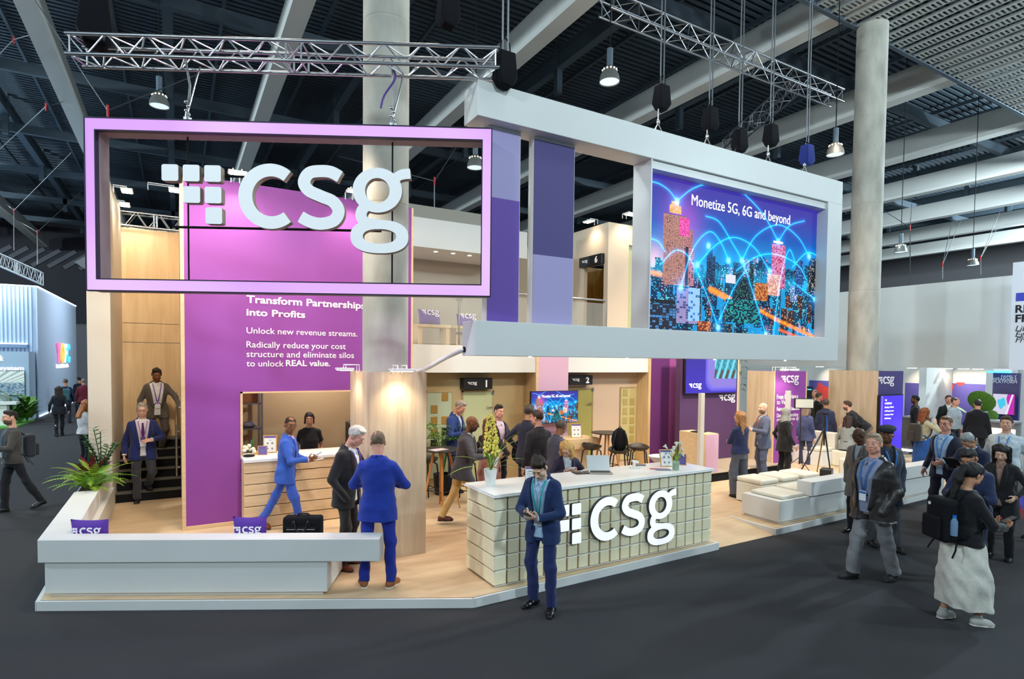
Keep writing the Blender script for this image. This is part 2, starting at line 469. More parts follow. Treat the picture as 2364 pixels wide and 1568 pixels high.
m_bagb = mat('blue_canvas', (30, 48, 130), .8)
for px, py, lab, bc in ((1528, 225, 'nearest the portal left end', m_blackf), (1640, 275, 'second along the portal with a blue rim', m_blackf), (1708, 325, 'third along, hanging lowest of the black bags', m_blackf),
                    (1780, 312, 'fourth along the portal with white print', m_blackf), (1863, 357, 'last to the right in blue canvas', m_bagb)):
    p = onY(px, py, 5.87)
    hoist(px, p.z, p.x, 5.87, 15, 'chain hoist bag over the video wall, '+lab, bc, 5.79, .85)
p = onP(1166, 160, P0+SN*.12, SN); hoist(0, p.z, p.x, p.y, 12.24, 'black chain hoist bag at the right end of the sign truss', m_blackf, p.z-.2, .95, False)
p = onP(1035, 22, P0+SN*.2, SN); hoist(0, p.z, p.x, p.y, 15, 'black chain hoist bag above the sign truss near the column', m_blackf, p.z-.2, .95, False)
p = onP(222, 52, P0+SN*.2, SN); hoist(0, p.z, p.x, p.y, 15, 'large black chain hoist bag above the left end of the sign truss', m_blackf, p.z-.3, 1.3, False)

def pendant(x, y, z, r, label):
    t = thing('pendant_lamp', label, 'lamp', (x, y, z), group='high bay pendants')
    b = MB(); b.lathe([(r*.28, r*1.55), (r*.62, r*1.2), (r*.92, r*.55), (r, 0), (r*.96, 0), (r*.86, r*.5), (r*.5, r*1.1)], (x, y, z), 28); b.build('lamp_shade', mat('lamp_shade_grey', (128, 128, 124), .4, .4), t, smooth=50)
    b = MB(); b.lathe([(r*.93, .02), (r*.93, .05)], (x, y, z), 24); b.build('lens', mat('lamp_lens', (214, 236, 250), .4, emit=1.1), t)
    b = MB(); b.lathe([(r*.30, r*1.5), (r*.30, r*3.2)], (x, y, z), 16); b.build('gear_housing', m_dark, t, smooth=40)
    b = MB(); b.tube([(x, y, z+r*3.2), (x, y, 15)], .012, 6); b.build('cord', m_blackm, t)
    b = MB()
    for k in range(12): b.ellipsoid((x+r*.68*math.cos(k*PI/6), y+r*.68*math.sin(k*PI/6), z+r*1.14), .02, .02, .02, n=6, m=4)
    b.build('vent_lights', mat('vent_glow', (255, 244, 220), .4, emit=1.2), t)
for px, py, dist, lab in ((368, 246, 13.5, 'beneath the sign truss at the left'), (1407, 190, 12, 'over the portal, the largest one'), (1097, 388, 14.5, 'seen inside the right side of the sign frame'),
                          (1928, 358, 15, 'left of the right concrete column'), (2079, 583, 21, 'far off right of the concrete column'), (2245, 613, 24, 'small and dark above the white fascia')):
    d = (_f + _r*((px-PPX)/FPX) - _u*((py-PPY)/FPX)); q = Vector((0, 0, EYE))+d*dist
    pendant(q.x, q.y, q.z, .215, 'grey bell shaped pendant lamp '+lab)

def bridle(pts, foot, label, drop=None):
    """steel wires meeting at a shackle"""
    t = thing('rigging_bridle', label, 'wire rigging', foot, group='wire bridles')
    b = MB()
    for p in pts: b.tube([p, foot], .014, 5)
    b.build('wire', m_wire, t)
    f = Vector(foot); b = MB(); b.tube([f+Vector((0, 0, .1)), f-Vector((0, 0, .12))], [.022, .022], 8); b.build('shackle', m_red, t, smooth=40)
    if drop: b = MB(); b.tube([f, drop], .016, 5); b.build('drop_wire', m_wire, t)
def ray(px, py, s):
    d = (_f + _r*((px-PPX)/FPX) - _u*((py-PPY)/FPX)); return Vector((0, 0, EYE))+d*s
bridle([at(60, -30, 12.3), at(560, 130, 12.3)], ray(249, 255, 11), 'wire bridle meeting just above the left end of the sign frame', ray(249, 278, 11))
bridle([at(10, 468, 12.3), at(165, 352, 12.3)], ray(32, 486, 27), 'wire bridle over the left part of the blue booth truss', ray(32, 578, 27))
bridle([at(20, 497, 12.3), at(190, 440, 12.3)], ray(86, 536, 27), 'wire bridle over the right end of the blue booth truss', ray(86, 610, 27))
bridle([at(-40, 165, 12.3), at(72, 80, 12.3)], ray(31, 92, 17), 'wire bridle under the white beam in the top left corner')
bridle([at(-60, 400, 12.3), at(145, 235, 12.3)], ray(106, 246, 17), 'wire bridle crossing the left white beam half way down')
bridle([at(780, 360, 12.3), at(1060, 330, 12.3)], ray(1003, 418, 15), 'wire bridle seen inside the sign frame above the balcony roof', ray(1003, 495, 15))
bridle([at(2030, 480, 12.3), at(2105, 470, 12.3)], ray(2101, 525, 22), 'wire drop near the right column with coiled cable', ray(2101, 700, 24))
bridle([at(2200, 505, 12.3), at(2220, 505, 12.3)], ray(2176, 610, 24), 'pair of wires falling to the white fascia, left of two', ray(2176, 645, 24))
bridle([at(2308, 490, 12.3), at(2300, 530, 12.3)], ray(2264, 595, 24), 'pair of wires falling to the white fascia, right of two', ray(2264, 635, 24))
# ------------------------------------------------------------------ logo outlines (c, s, g and six squares), traced from strokes
def _cat(p, n=8, closed=False):
    p = [np.array(q, float) for q in p]; out = []; m = len(p)
    for i in range(m if closed else m-1):
        a = p[(i-1) % m] if (closed or i > 0) else p[i]; b = p[i]; c = p[(i+1) % m]; d = p[(i+2) % m] if (closed or i+2 < m) else c
        for k in range(n):
            t = k/n
            out.append(.5*(2*b+(c-a)*t+(2*a-5*b+4*c-d)*t*t+(3*b-a-3*c+d)*t**3))
    out.append(p[0] if closed else p[-1])
    return np.array(out)
def _stroke(X, Y, pts, hw, butt0=True, butt1=True):
    D = np.full(X.shape, 1e9); n = len(pts)
    hw = np.interp(np.linspace(0, 1, n), np.linspace(0, 1, len(hw)), hw) if not np.isscalar(hw) else np.full(n, hw)
    for i in range(n-1):
        a, b = pts[i], pts[i+1]; d = b-a; L = max((d**2).sum(), 1e-9)
        t = ((X-a[0])*d[0]+(Y-a[1])*d[1])/L; tc = np.clip(t, 0, 1)
        q = np.hypot(X-a[0]-tc*d[0], Y-a[1]-tc*d[1])-(hw[i]*(1-tc)+hw[i+1]*tc)
        D = np.minimum(D, q)
    for on, e, o, w in ((butt0, pts[0], pts[1], hw[0]), (butt1, pts[-1], pts[-2], hw[-1])):     # square ends
        if on:
            d = (e-o)/np.linalg.norm(e-o); s_ = (X-e[0])*d[0]+(Y-e[1])*d[1]
            D = np.where(np.hypot(X-e[0], Y-e[1]) < w*1.6, np.maximum(D, s_), D)
    return D
def contours(F, x0, y0, h):
    """closed outlines where the grid field F changes sign"""
    ny, nx = F.shape; edges = {}
    def pt(i0, j0, i1, j1):
        a, b = F[j0, i0], F[j1, i1]; t = a/(a-b)
        return (x0+h*(i0+t*(i1-i0)), y0+h*(j0+t*(j1-j0)))
    ins = F < 0
    c = ins[:-1, :-1]*1+ins[:-1, 1:]*2+ins[1:, 1:]*4+ins[1:, :-1]*8
    tab = {1: [(3, 0)], 2: [(0, 1)], 3: [(3, 1)], 4: [(1, 2)], 5: [(3, 0), (1, 2)], 6: [(0, 2)], 7: [(3, 2)], 8: [(2, 3)], 9: [(2, 0)], 10: [(0, 1), (2, 3)], 11: [(2, 1)], 12: [(1, 3)], 13: [(1, 0)], 14: [(0, 3)]}
    nxt = {}; pos = {}
    for j, i in zip(*np.nonzero((c > 0) & (c < 15))):
        for a, b in tab[int(c[j, i])]:
            key = []
            for e in (a, b):
                k = ('h', i, j) if e == 0 else ('v', i+1, j) if e == 1 else ('h', i, j+1) if e == 2 else ('v', i, j)
                if k not in pos: pos[k] = pt(k[1], k[2], k[1]+1, k[2]) if k[0] == 'h' else pt(k[1], k[2], k[1], k[2]+1)
                key.append(k)
            nxt[key[0]] = key[1]
    loops = []
    while nxt:
        s, k = next(iter(nxt.items())); loop = [pos[s]]; del nxt[s]
        while k != s and k in nxt: loop.append(pos[k]); k2 = nxt.pop(k); k = k2
        if len(loop) > 5: loops.append(loop)
    return loops
def outline_mesh(loops, depth):
    cu = bpy.data.curves.new('outline', 'CURVE'); cu.dimensions = '2D'; cu.fill_mode = 'BOTH'; cu.extrude = depth/2
    for L in loops:
        sp = cu.splines.new('POLY'); sp.points.add(len(L)-1); sp.use_cyclic_u = True
        for q, p in zip(sp.points, L): q.co = (p[0], p[1], 0, 1)
    o = bpy.data.objects.new('outline', cu); COL.objects.link(o)
    me = bpy.data.meshes.new_from_object(o.evaluated_get(bpy.context.evaluated_depsgraph_get()))
    bpy.data.objects.remove(o); bpy.data.curves.remove(cu)
    V = np.empty(len(me.vertices)*3); me.vertices.foreach_get('co', V); F = [list(p.vertices) for p in me.polygons]
    bpy.data.meshes.remove(me)
    return V.reshape(-1, 3), F
def _ell(cx, cy, rx, ry, a0, a1, n=40):
    a = np.radians(np.linspace(a0, a1, n)); return np.stack([cx+rx*np.cos(a), cy-ry*np.sin(a)], 1)
def make_logo():
    """unit: height of the c = 1, baseline at 0, x from the left end of the squares"""
    out = {}
    h = 9.0
    def fld(x0, x1, y0, y1, fn):
        xs = np.arange(x0, x1, h); ys = np.arange(y0, y1, h); X, Y = np.meshgrid(xs, ys)
        return [[((x-53)/575, (682-y)/575) for x, y in L] for L in contours(fn(X, Y), x0, y0, h)]
    out['c'] = fld(690, 1250, 80, 710, lambda X, Y: _stroke(X, Y, _ell(1010, 395, 227, 234, 51, 309), [54, 58, 62, 58, 54]))
    out['s'] = fld(1210, 1700, 80, 710, lambda X, Y: _stroke(X, Y, _cat([(1622, 207), (1545, 168), (1455, 160), (1350, 180), (1302, 262), (1345, 335), (1455, 385), (1560, 430), (1610, 512), (1570, 597), (1455, 630), (1350, 612), (1270, 570)]), 54))
    def g(X, Y):
        D = np.hypot((X-1957)/222, (Y-319)/201); E = np.hypot((X-1957)/110, (Y-322)/112)
        bowl = np.maximum((D-1)*205, (1-E)*111)
        lo = np.maximum((( (np.abs((X-1977)/261)**2.4+np.abs((Y-735)/150)**2.4)**(1/2.4))-1)*150, (1-((np.abs((X-1977)/150)**2.2+np.abs((Y-733)/66)**2.2)**(1/2.2)))*66)
        link = _stroke(X, Y, _cat([(1872, 455), (1822, 500), (1812, 556), (1850, 604), (1960, 625)]), [40, 50, 50, 46, 44], False, False)
        ear = _stroke(X, Y, _cat([(2100, 232), (2135, 196), (2185, 172), (2253, 164)]), [34, 42, 46, 46], False, True)
        return np.minimum(np.minimum(bowl, lo), np.minimum(link, ear))
    out['g'] = fld(1690, 2290, 90, 915, g)
    for i, (cx, cy) in enumerate(((125, 205), (310, 205), (497, 205), (314, 395), (500, 395), (505, 578))):
        sq = lambda X, Y, cx=cx, cy=cy: np.hypot(np.maximum(np.abs(X-cx)-56, 0), np.maximum(np.abs(Y-cy)-56, 0))-17
        out['q%d' % i] = fld(cx-90, cx+90, cy-90, cy+90, sq)
    return out
LOGO = make_logo()
LOGO_M = {}
LOGO_SIDE = mat('logo_return', (70, 72, 76), .5)
def logo_parts(M, ch, m, parent, depth=.1, split=True, name='logo', label=None, side=None):
    """the mark at M (see frame), c-height ch; split: every letter and square a part of its own"""
    A = np.array(M); res = []
    allV = []; allF = []; k = 0
    for key in ('q0', 'q1', 'q2', 'q3', 'q4', 'q5', 'c', 's', 'g'):
        if key not in LOGO_M: LOGO_M[key] = outline_mesh(LOGO[key], 1.0)
        V, F = LOGO_M[key]; V = V.copy()
        V[:, :2] *= ch; V[:, 2] = (V[:, 2]+.5)*depth
        V = V @ A[:3, :3].T+A[:3, 3]
        if split:
            zl = LOGO_M[key][0][:, 2]; mi = [0 if all(zl[i] > .4 for i in f) else 1 for f in F]
            res.append(mesh_obj('logo_square' if key[0] == 'q' else 'letter_'+key, V, F, [m, side or LOGO_SIDE], parent, mi=mi))
        else: allV.append(V); allF += [[i+k for i in f] for f in F]; k += len(V)
    if not split: res.append(mesh_obj(name, np.concatenate(allV), allF, m, parent, None, 0, label))
    return res
LOGO_W = (2253-53)/575

# ------------------------------------------------------------------ platform
b = MB()
rim = [(-1.33, 7.69), (2.806, 5.553), (6.80, 5.63)]
deck = [(-1.30, 7.71), (2.81, 5.585), (6.80, 5.66), (6.80, 5.68), (6.80, 6.56), (8.25, 6.56), (8.25, 5.70), (14.0, 5.84), (18.5, 6.0), (18.5, 16), (-1.30, 16)]
stage = thing('platform', 'raised oak stand floor with a white front edge', 'platform', (4, 10, 0))
b.prism(deck, 0.0, .1); b.build('deck', m_floorw, stage)
def strip(p, q, w=.04):
    p = Vector((*p, 0)); q = Vector((*q, 0)); d = (q-p).normalized(); n = Vector((-d.y, d.x, 0))*w
    return [(v.x, v.y) for v in (p, q, q+n, p+n)]
b = MB()
for p, q in (((-1.33, 7.69), (2.806, 5.553)), ((2.806, 5.553), (6.84, 5.625)), ((8.23, 5.67), (14.0, 5.81)), ((14.0, 5.81), (18.5, 5.97))): b.prism(strip(p, q), 0, .1)
b.prism([(-1.34, 7.69), (-1.34, 16), (-1.30, 16), (-1.30, 7.71)], 0, .0985)
b.prism([(6.80, 5.63), (6.84, 5.63), (6.84, 6.56), (6.80, 6.56)], 0, .0985); b.prism([(8.21, 5.67), (8.25, 5.67), (8.25, 6.56), (8.21, 6.56)], 0, .0985)
b.build('edge_strip', m_white, stage)
b = MB(); b.add([(6.84, 5.68, 0.004), (8.21, 5.69, .004), (8.21, 6.56, .1), (6.84, 6.56, .1), (6.84, 5.68, 0), (8.21, 5.69, 0), (8.21, 6.56, 0), (6.84, 6.56, 0)],
               [(0, 1, 2, 3), (0, 4, 5, 1), (1, 5, 6, 2), (2, 6, 7, 3), (3, 7, 4, 0)])
b.build('ramp', m_floorw, stage)

# ------------------------------------------------------------------ left bench (L-shaped) and planter
def al(s, d, z=0):                     # along the sign / bench direction from the corner, d inwards
    o = Vector((-1.33, 7.80, 0))
    p = o+SD*s+SN*d
    return (p.x, p.y)
bench = thing('corner_bench', 'white L-shaped bench wall along the front left edge of the stand', 'bench', (0, 7.6, .1))
LF = 3.66
b = MB(); b.prism([al(0, 0), al(LF, 0), al(LF, .25), (-1.03, al(.3, .25)[1]+.02), (-1.03, 10.35), (-1.33, 10.35)], .485, .735)
b.build('backrest_wall', m_white, bench, bevel=.006)
b = MB(); b.prism([al(.05, .03), al(3.08, .03), al(3.08, .95), (-.96, al(.6, .95)[1]), (-.96, 11.8), (-1.29, 11.8)], .135, .482)
b.build('seat_box', m_white, bench, bevel=.006)
b = MB(); b.prism([al(.09, .06), al(3.03, .06), al(3.03, .9), (-1.0, al(.6, .9)[1]), (-1.0, 11.75), (-1.25, 11.75)], .1, .137)
b.build('plinth', m_white, bench)
b = MB(); b.box(-1.33, -1.03, 10.4, 11.78, .485, .70); 
planter = thing('planter_box', 'white trough of green plants at the end of the left bench by the pillar', 'planter', (-1.18, 11.1, .485))
b.build('trough', m_white, planter, bevel=.006)
b = MB(); b.box(-1.30, -1.06, 10.43, 11.75, .70, .712); b.build('soil', mat('dark_soil', (50, 38, 28), .95), planter)

# ------------------------------------------------------------------ oak box round the column, with lamps
box = thing('column_cladding', 'oak clad box round the concrete column in the middle of the stand', 'wall panel', (2.5, 7.65, .1))
b = MB(); b.box(2.13, 2.905, 7.2, 7.24, .1, 2.56); b.build('front_panel', m_wood2, box)
b = MB(); b.box(2.13, 2.16, 7.24, 8.15, .1, 2.56); b.build('side_panel', m_wood2, box)
b = MB(); b.box(2.875, 2.905, 7.24, 8.15, .1, 2.56); b.build('side_panel', m_wood2, box)
b = MB(); b.box(2.16, 2.875, 8.12, 8.15, .1, 2.56); b.build('rear_panel', m_wood2, box)
def flood(loc, d, label, target, power, ang=120, size=.3, grp='clip-on flood lamps', reach=None):
    reach = reach or size*.6
    """flat lamp head on a short arm; d = horizontal direction away from the wall"""
    d = Vector((d[0], d[1], 0)).normalized(); s = Vector((-d.y, d.x, 0)); L = Vector(loc)
    t = thing('flood_lamp', label, 'lamp', loc, group=grp)
    R = Matrix((s, d, Vector((0, 0, 1)))).transposed()
    b = MB(); b.cbox(L+Vector((0, 0, .015)), size, size*.62, .03, R); b.build('lamp_head', m_gloss, t, bevel=.006)
    b = MB(); b.cbox(L-Vector((0, 0, .004)), size*.86, size*.5, .006, R); b.build('lens', mat('flood_lens', (255, 236, 205), .4, emit=12), t)
    b = MB()
    for e in (-.06, .06): b.tube([L+s*e+Vector((0, 0, .03)), L+s*e+Vector((0, 0, .07)), L+s*e-d*reach+Vector((0, 0, .07)), L+s*e-d*reach-Vector((0, 0, .04))], .009, 6)
    b.build('arm', m_gloss, t)
    spot('flood_lamp_light', L-Vector((0, 0, .03)), target, power, (1, .84, .62), ang, .9, .08)
flood((2.49, 7.00, 2.575), (0, -1), 'white flood lamp on the front of the oak column box', (2.5, 7.15, .9), 46)
flood((1.95, 7.75, 2.575), (-1, 0), 'white flood lamp on the left side of the oak column box', (2.1, 7.75, .9), 26)
# white cable from the box to the portal
b = MB(); b.tube([tuple(p) for p in _cat([(2.80, 7.30, 2.565), (2.82, 6.95, 2.62), (2.85, 6.5, 2.74), (2.875, 6.08, 2.83), (2.9, 6.0, 2.845)], 6)], .026, 10)
tag(b.build('cable_sleeve', m_gloss, smooth=60), 'white cable sleeve rising from the oak column box to the portal end', 'cable')

# ------------------------------------------------------------------ purple partition with serving hatch, stair hall
YW = 9.847
pw = thing('partition_wall', 'tall purple partition with white lettering and a serving hatch', 'wall', (1.9, YW, .1))
b = MB()
b.box(.095, .85, YW, 9.97, .1, 5.44); b.box(3.1, 3.665, YW, 9.97, .1, 5.44); b.box(.85, 3.1, YW, 9.97, 2.19, 5.44); b.box(.85, 3.1, YW, 9.97, .1, 1.10)
b.build('purple_face', m_purple, pw)
b = MB(); b.box(.85, .885, YW-.012, 9.98, 1.12, 2.19); b.box(3.065, 3.1, YW-.012, 9.98, 1.12, 2.19); b.box(.85, 3.1, YW-.012, 9.98, 2.165, 2.19)
b.build('hatch_frame', m_woodh, pw)
b = MB(); b.box(.045, .095, YW-.006, 14.2, .1, 5.44); b.box(3.665, 3.70, YW-.006, 10.6, .1, 5.44); b.box(.095, .8, YW-.03, YW, .1, .16)
b.build('edge_trim', m_woodh, pw)
for s, bold, xl, xr, base, cap in (('Transform Partnerships', .022, 569, 843, 698.5, 17.4), ('into Profits', .022, 569, 704.5, 728, 16), ('Unlock new revenue streams.', .004, 569, 825, 769.5, 14.6),
                             ('Radically reduce your cost', .004, 569, 798, 802, 14.8), ('structure and eliminate silos', .004, 569, 817, 824, 14.8), ('to unlock', .004, 569, 655, 846, 14.6), ('REAL value.', .018, 660, 762, 845, 14.6)):
    # the photo's baseline row is read at the left end of each line, so the right end follows the wall itself
    p = onY(xl, base, YW); q = onY(xr, base, YW)
    text('lettering', s, frame((p.x, YW, p.z), (1, 0, 0)), m_txt, pw, height=cap*.00655, width=q.x-p.x, bold=bold)

b = MB(); b.box(.9, 3.7, 11.55, 11.65, .1, 3.0); b.box(3.6, 3.7, 9.98, 11.55, .1, 3.0); struct('wall_storeroom', b, m_khaki)
st = thing('shelf_unit', 'grey open shelf rack in the store room behind the hatch', 'shelf', (1.12, 11.2, .1))
for px_ in (.93, 1.30):
    for py_ in (11.0, 11.42):
        b = MB(); b.box(px_-.018, px_+.018, py_-.018, py_+.018, .1, 2.5); b.build('post', mat('rack_grey', (110, 110, 108), .5, .4), st)
for zz in (.5, 1.0, 1.45, 1.9, 2.3): b = MB(); b.box(.93, 1.30, 11.0, 11.42, zz, zz+.025); b.build('shelf', mat('rack_grey', (110, 110, 108), .5, .4), st)
b = MB(); b.box(.98, 1.24, 11.05, 11.35, 1.925, 2.2); tag(b.build('cardboard_box', mat('cardboard', (134, 92, 48), .8), bevel=.004), 'brown carton on the upper level of the store room rack', 'box')
b = MB(); b.ellipsoid((1.1, 11.15, 1.53), .13, .1, .055); tag(b.build('crumpled_bag', mat('grey_cloth', (120, 124, 130), .8), smooth=60), 'crumpled grey bag on the middle level of the store room rack', 'bag')

bulb('store_room_fill', (2.3, 10.5, 2.75), 80, (1, .93, .80), .1)  # added point light without a fitting, brightens the room behind the hatch
# serving counter below the hatch
rc = thing('serving_counter', 'oak plank serving counter with white top under the hatch', 'counter', (2, 9.65, .1))
for k in range(6):
    z0 = .1+k*.171
    b = MB(); b.box(.862, 3.2, 9.45, 9.84, z0+.012, z0+.171); b.build('plank', m_woodh, rc, bevel=.004)
b = MB(); b.box(.885, 3.2, 9.475, 9.83, .1, 1.13); b.build('core', mat('shadow_gap_oak', (150, 118, 84), .7), rc)
b = MB(); b.box(.855, 3.2, 9.42, 10.15, 1.13, 1.175); b.build('worktop', m_gloss, rc, bevel=.004)

# stair hall on the left
b = MB(); b.box(-1.315, -.985, 11.82, 14.4, 0, 5.74)
tag(b.build('corner_pillar', m_offw, bevel=.004), 'tall off-white pillar beside the staircase at the left of the stand', 'pillar', kind='structure')
b = MB(); b.box(-1.0, .05, 14.2, 14.28, .1, 3.02); b.box(-1.0, .05, 14.195, 14.28, 3.03, 3.42); b.box(-1.0, .05, 14.2, 14.28, 3.43, 5.38)
tag(b.build('stair_wall', m_wood, bevel=.002), 'oak panelled wall at the top of the black stairs', 'wall', kind='structure')
sw = thing('staircase', 'black staircase between the pillar and the purple wall', 'stairs', (-.46, 13, .1))
for k in range(6):
    b = MB(); b.box(-.98, .04, 12.26+.27*k, 14.19, .1+.156*k, .1+.156*(k+1)-.008); b.build('step', m_blackm, sw)
    b = MB(); b.box(-.98, .04, 12.25+.27*k, 14.19 if k == 5 else 12.26+.27*(k+1), .1+.156*(k+1)-.008, .1+.156*(k+1)); b.build('tread', mat('stair_carpet', (92, 88, 82), .9), sw)
hr = thing('handrail', 'slim steel handrail post at the right side of the stairs', 'handrail', (-.03, 12.9, .5))
b = MB(); b.tube([(-.03, 12.70, .42), (-.03, 12.70, 1.40)], .022, 10); b.tube([(-.03, 12.70, 1.40), (-.03, 13.8, 1.98)], .022, 10); b.build('rail', m_steel, hr, smooth=60)
b = MB(); b.tube([(-.03, 13.78, 1.04), (-.03, 13.78, 1.97)], .02, 10); b.build('post', m_steel, hr, smooth=60)
b = MB()
for e in (1.30, .60): b.cbox((-.01, 12.70, e), .06, .03, .03)
b.build('clamp', m_steel, hr)
a = onY(283, 470, 14.6); truss('lighting_truss', (a.x-.15, 14.1, 5.69), (a.x+1.3, 14.1, 5.69), (0, 1, 0), .26, .28, 'slim truss just behind the oak stair wall', 7, .02)
for px, py, yy, tx, ty, pw_, lab in ((293, 442, 12.3, -.5, 14.1, 60, 'on the pillar top, first of the stair lamps'), (402, 440, 12.6, -.4, 14.1, 40, 'by the left top corner of the purple wall'), (288, 474, 13.8, -.6, 14.1, 40, 'lowest, against the oak stair wall')):
    p = onY(px, py, yy); flood((p.x, yy, p.z), (1, 0), 'white stair flood lamp '+lab, (tx, ty, p.z-1.6), pw_*1.3, 120, .3, reach=.42 if py < 442 else .2)
for px, py, tx in ((548, 413, .95), (818, 462, 2.45)):
    p = onY(px, py, YW-.35); flood((p.x, YW-.38, 5.46), (0, -1), 'flood lamp washing the purple wall top, '+('left one' if px < 600 else 'one beside the column'), (p.x, YW, 3.9), 90, 115, .26, reach=.375)

# ------------------------------------------------------------------ rooms below the balcony
m_beige = mat('beige_wall', (200, 178, 156), .6)
b = MB(); b.box(3.7, 6.9, 11.05, 11.15, .1, 2.5); struct('wall_rooms_left', b, m_khaki)
b = MB(); b.box(7.7, 10.3, 11.05, 11.15, .1, 2.5); struct('wall_rooms_right', b, m_beige)
b = MB(); b.box(3.7, 6.87, 10.65, 10.72, 2.47, 3.03); b.box(7.75, 10.2, 10.65, 10.72, 2.47, 3.03)
tag(b.build('balcony_fascia', m_whitep), 'off-white fascia band of the balcony floor', 'fascia', kind='structure')
b = MB(); b.box(3.7, 13, 10.72, 15.5, 2.5, 3.0); struct('floor_balcony', b, m_cream)
pc = thing('pier', 'pink pier with oak edges between the two meeting rooms', 'pier', (7.3, 10.8, .1))
b = MB(); b.box(6.93, 7.74, 10.63, 11.05, .1, 3.0); b.build('pink_face', m_pink, pc)
b = MB(); b.box(6.865, 6.93, 10.63, 11.05, .1, 3.0); b.build('oak_edge', m_woodh, pc)
b = MB(); b.box(10.2, 10.28, 10.63, 11.05, .1, 3.0); tag(b.build('oak_return', m_wood), 'oak end panel beside the plum wall', 'wall panel')
for x0, x1, mm, lab in ((10.285, 10.92, m_plum, 'dark plum wall panel behind the bar stools'), (10.925, 11.4, m_orchid, 'narrow orchid wall panel beside the plum one')):
    b = MB(); b.box(x0, x1, 10.64, 10.74, .1, 3.0); tag(b.build('wall_panel', mm), lab, 'wall panel')
def gdoor(x0, x1, z1, m, label, hx, kw=True):
    t = thing('glass_door', label, 'door', ((x0+x1)/2, 11.02, .1))
    b = MB(); b.box(x0+.03, x1-.03, 11.025, 11.045, .12, z1-.03); b.build('pane', m, t)
    b = MB(); b.box(x0, x0+.03, 11.01, 11.05, .1, z1); b.box(x1-.03, x1, 11.01, 11.05, .1, z1); b.box(x0, x1, 11.01, 11.05, z1-.03, z1); b.build('frame', m_khaki, t)
    b = MB(); b.tube([(hx, 11.02, 1.72), (hx, 10.97, 1.72), (hx-.14, 10.97, 1.72)], .014, 8); b.build('handle', m_steel, t, smooth=60)
    b = MB(); b.box(x1-.05, x1+.0, 11.0, 11.03, z1-.09, z1-.02); b.build('hinge', m_dark, t)
gdoor(5.26, 6.02, 2.07, mat('frost_green', (186, 192, 150), .4), 'pale green frosted glass door under sign number one', 5.97)
gdoor(8.0, 8.78, 2.09, mat('frost_olive', (156, 152, 88), .4), 'olive glass door under sign number two', 8.72)
def frost(x0, x1, z0, z1, m, mq, sq, label):
    t = thing('glass_panel', label, 'glass panel', ((x0+x1)/2, 11.03, z0))
    b = MB(); b.box(x0, x1, 11.025, 11.045, z0, z1); b.build('pane', m, t)
    b = MB(); b.box(x0-.025, x0, 11.01, 11.05, z0, z1); b.box(x1, x1+.025, 11.01, 11.05, z0, z1); b.box(x0, x1, 11.01, 11.05, z1, z1+.025); b.build('frame', m_khaki, t)
    for (x, z, mm) in sq:
        b = MB(); b.box(x-.075, x+.075, 11.015, 11.03, z-.085, z+.085); b.build('clear_square', mq[mm], t, bevel=.012)
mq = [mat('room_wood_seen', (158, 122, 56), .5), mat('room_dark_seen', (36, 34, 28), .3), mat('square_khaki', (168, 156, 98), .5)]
frost(4.46, 5.02, .25, 2.05, m_frost, mq, ((4.86, 1.95, 0), (4.62, 1.70, 0), (4.62, 1.46, 0), (4.86, 1.46, 0), (4.62, 1.22, 0), (4.86, 1.22, 1), (4.62, .98, 1), (4.86, .98, 1)), 'frosted glass wall with clear wooden squares behind the high tables')
frost(9.66, 10.17, .25, 2.07, mat('frost_khaki', (190, 180, 130), .4), mq, [(9.80+.23*c, 1.95-.235*r, 2) for r in range(7) for c in (0, 1) if (r, c) not in ((0, 1), (4, 0))], 'yellowish frosted glass wall with squares right of the second door')
def room_sign(M, w, h, digit, label, loc, dp=.2):
    t = thing('room_sign', label, 'sign', loc)
    A = M; b = MB(); b.T = A; b.box(0, w, 0, h, 0, dp); b.build('sign_box', m_black, t)
    F2 = A @ Matrix.Translation((w*.13, h*.42, dp+.001)); logo_parts(F2, h*.24, m_txt, t, .003, False, 'logo')
    text('digit', digit, A @ Matrix.Translation((w*.78, h*.20, dp)), m_txt, t, height=h*.6, bold=.04, align='C')
p = onY(1071, 897, 10.85); q = onY(1137, 872, 10.85); room_sign(frame((p.x, 11.05, p.z-.02), (1, 0, 0)), q.x-p.x, .235, '1', 'black csg sign with number one over the pale green door', (p.x+.35, 10.9, p.z))
p = onY(1314, 889, 10.85); q = onY(1368, 869, 10.85); room_sign(frame((p.x, 11.05, p.z), (1, 0, 0)), q.x-p.x, .225, '2', 'black csg sign with number two over the olive door', (p.x+.35, 10.9, p.z))
b = MB(); b.tube([(5.2, 10.95, 2.47), (5.2, 10.95, 2.36)], .01, 6)

# ------------------------------------------------------------------ balcony
XB = 8.86
b = MB(); b.box(XB, XB+.1, 10.74, 10.80, 3.0, 6.02); b.box(XB, XB+.1, 10.80, 11.56, 5.08, 6.02); b.box(XB, XB+.1, 11.56, 15.5, 3.0, 6.02)
struct('wall_balcony_side', b, m_cream)
b = MB(); b.box(XB, 9.5, 10.65, 10.74, 3.0, 6.02); b.box(9.5, 10.9, 10.65, 10.74, 5.55, 6.02); b.box(10.3, 13, 10.65, 10.74, 3.0, 5.55)
struct('wall_balcony_front', b, m_cream)
b = MB(); b.box(9.5, 10.35, 10.70, 10.72, 3.0, 5.55); tag(b.build('window_pane', mat('frost_sage', (178, 182, 140), .35)), 'tall sage frosted window pane beside the video wall on the balcony', 'window')
b = MB(); b.box(10.30, 10.38, 10.75, 13.5, 3.0, 5.3); b.box(XB+.1, 10.3, 12.6, 12.7, 3.0, 5.3); struct('wall_room_six', b, wood('ochre_oak', (176, 132, 54), (146, 104, 36)))
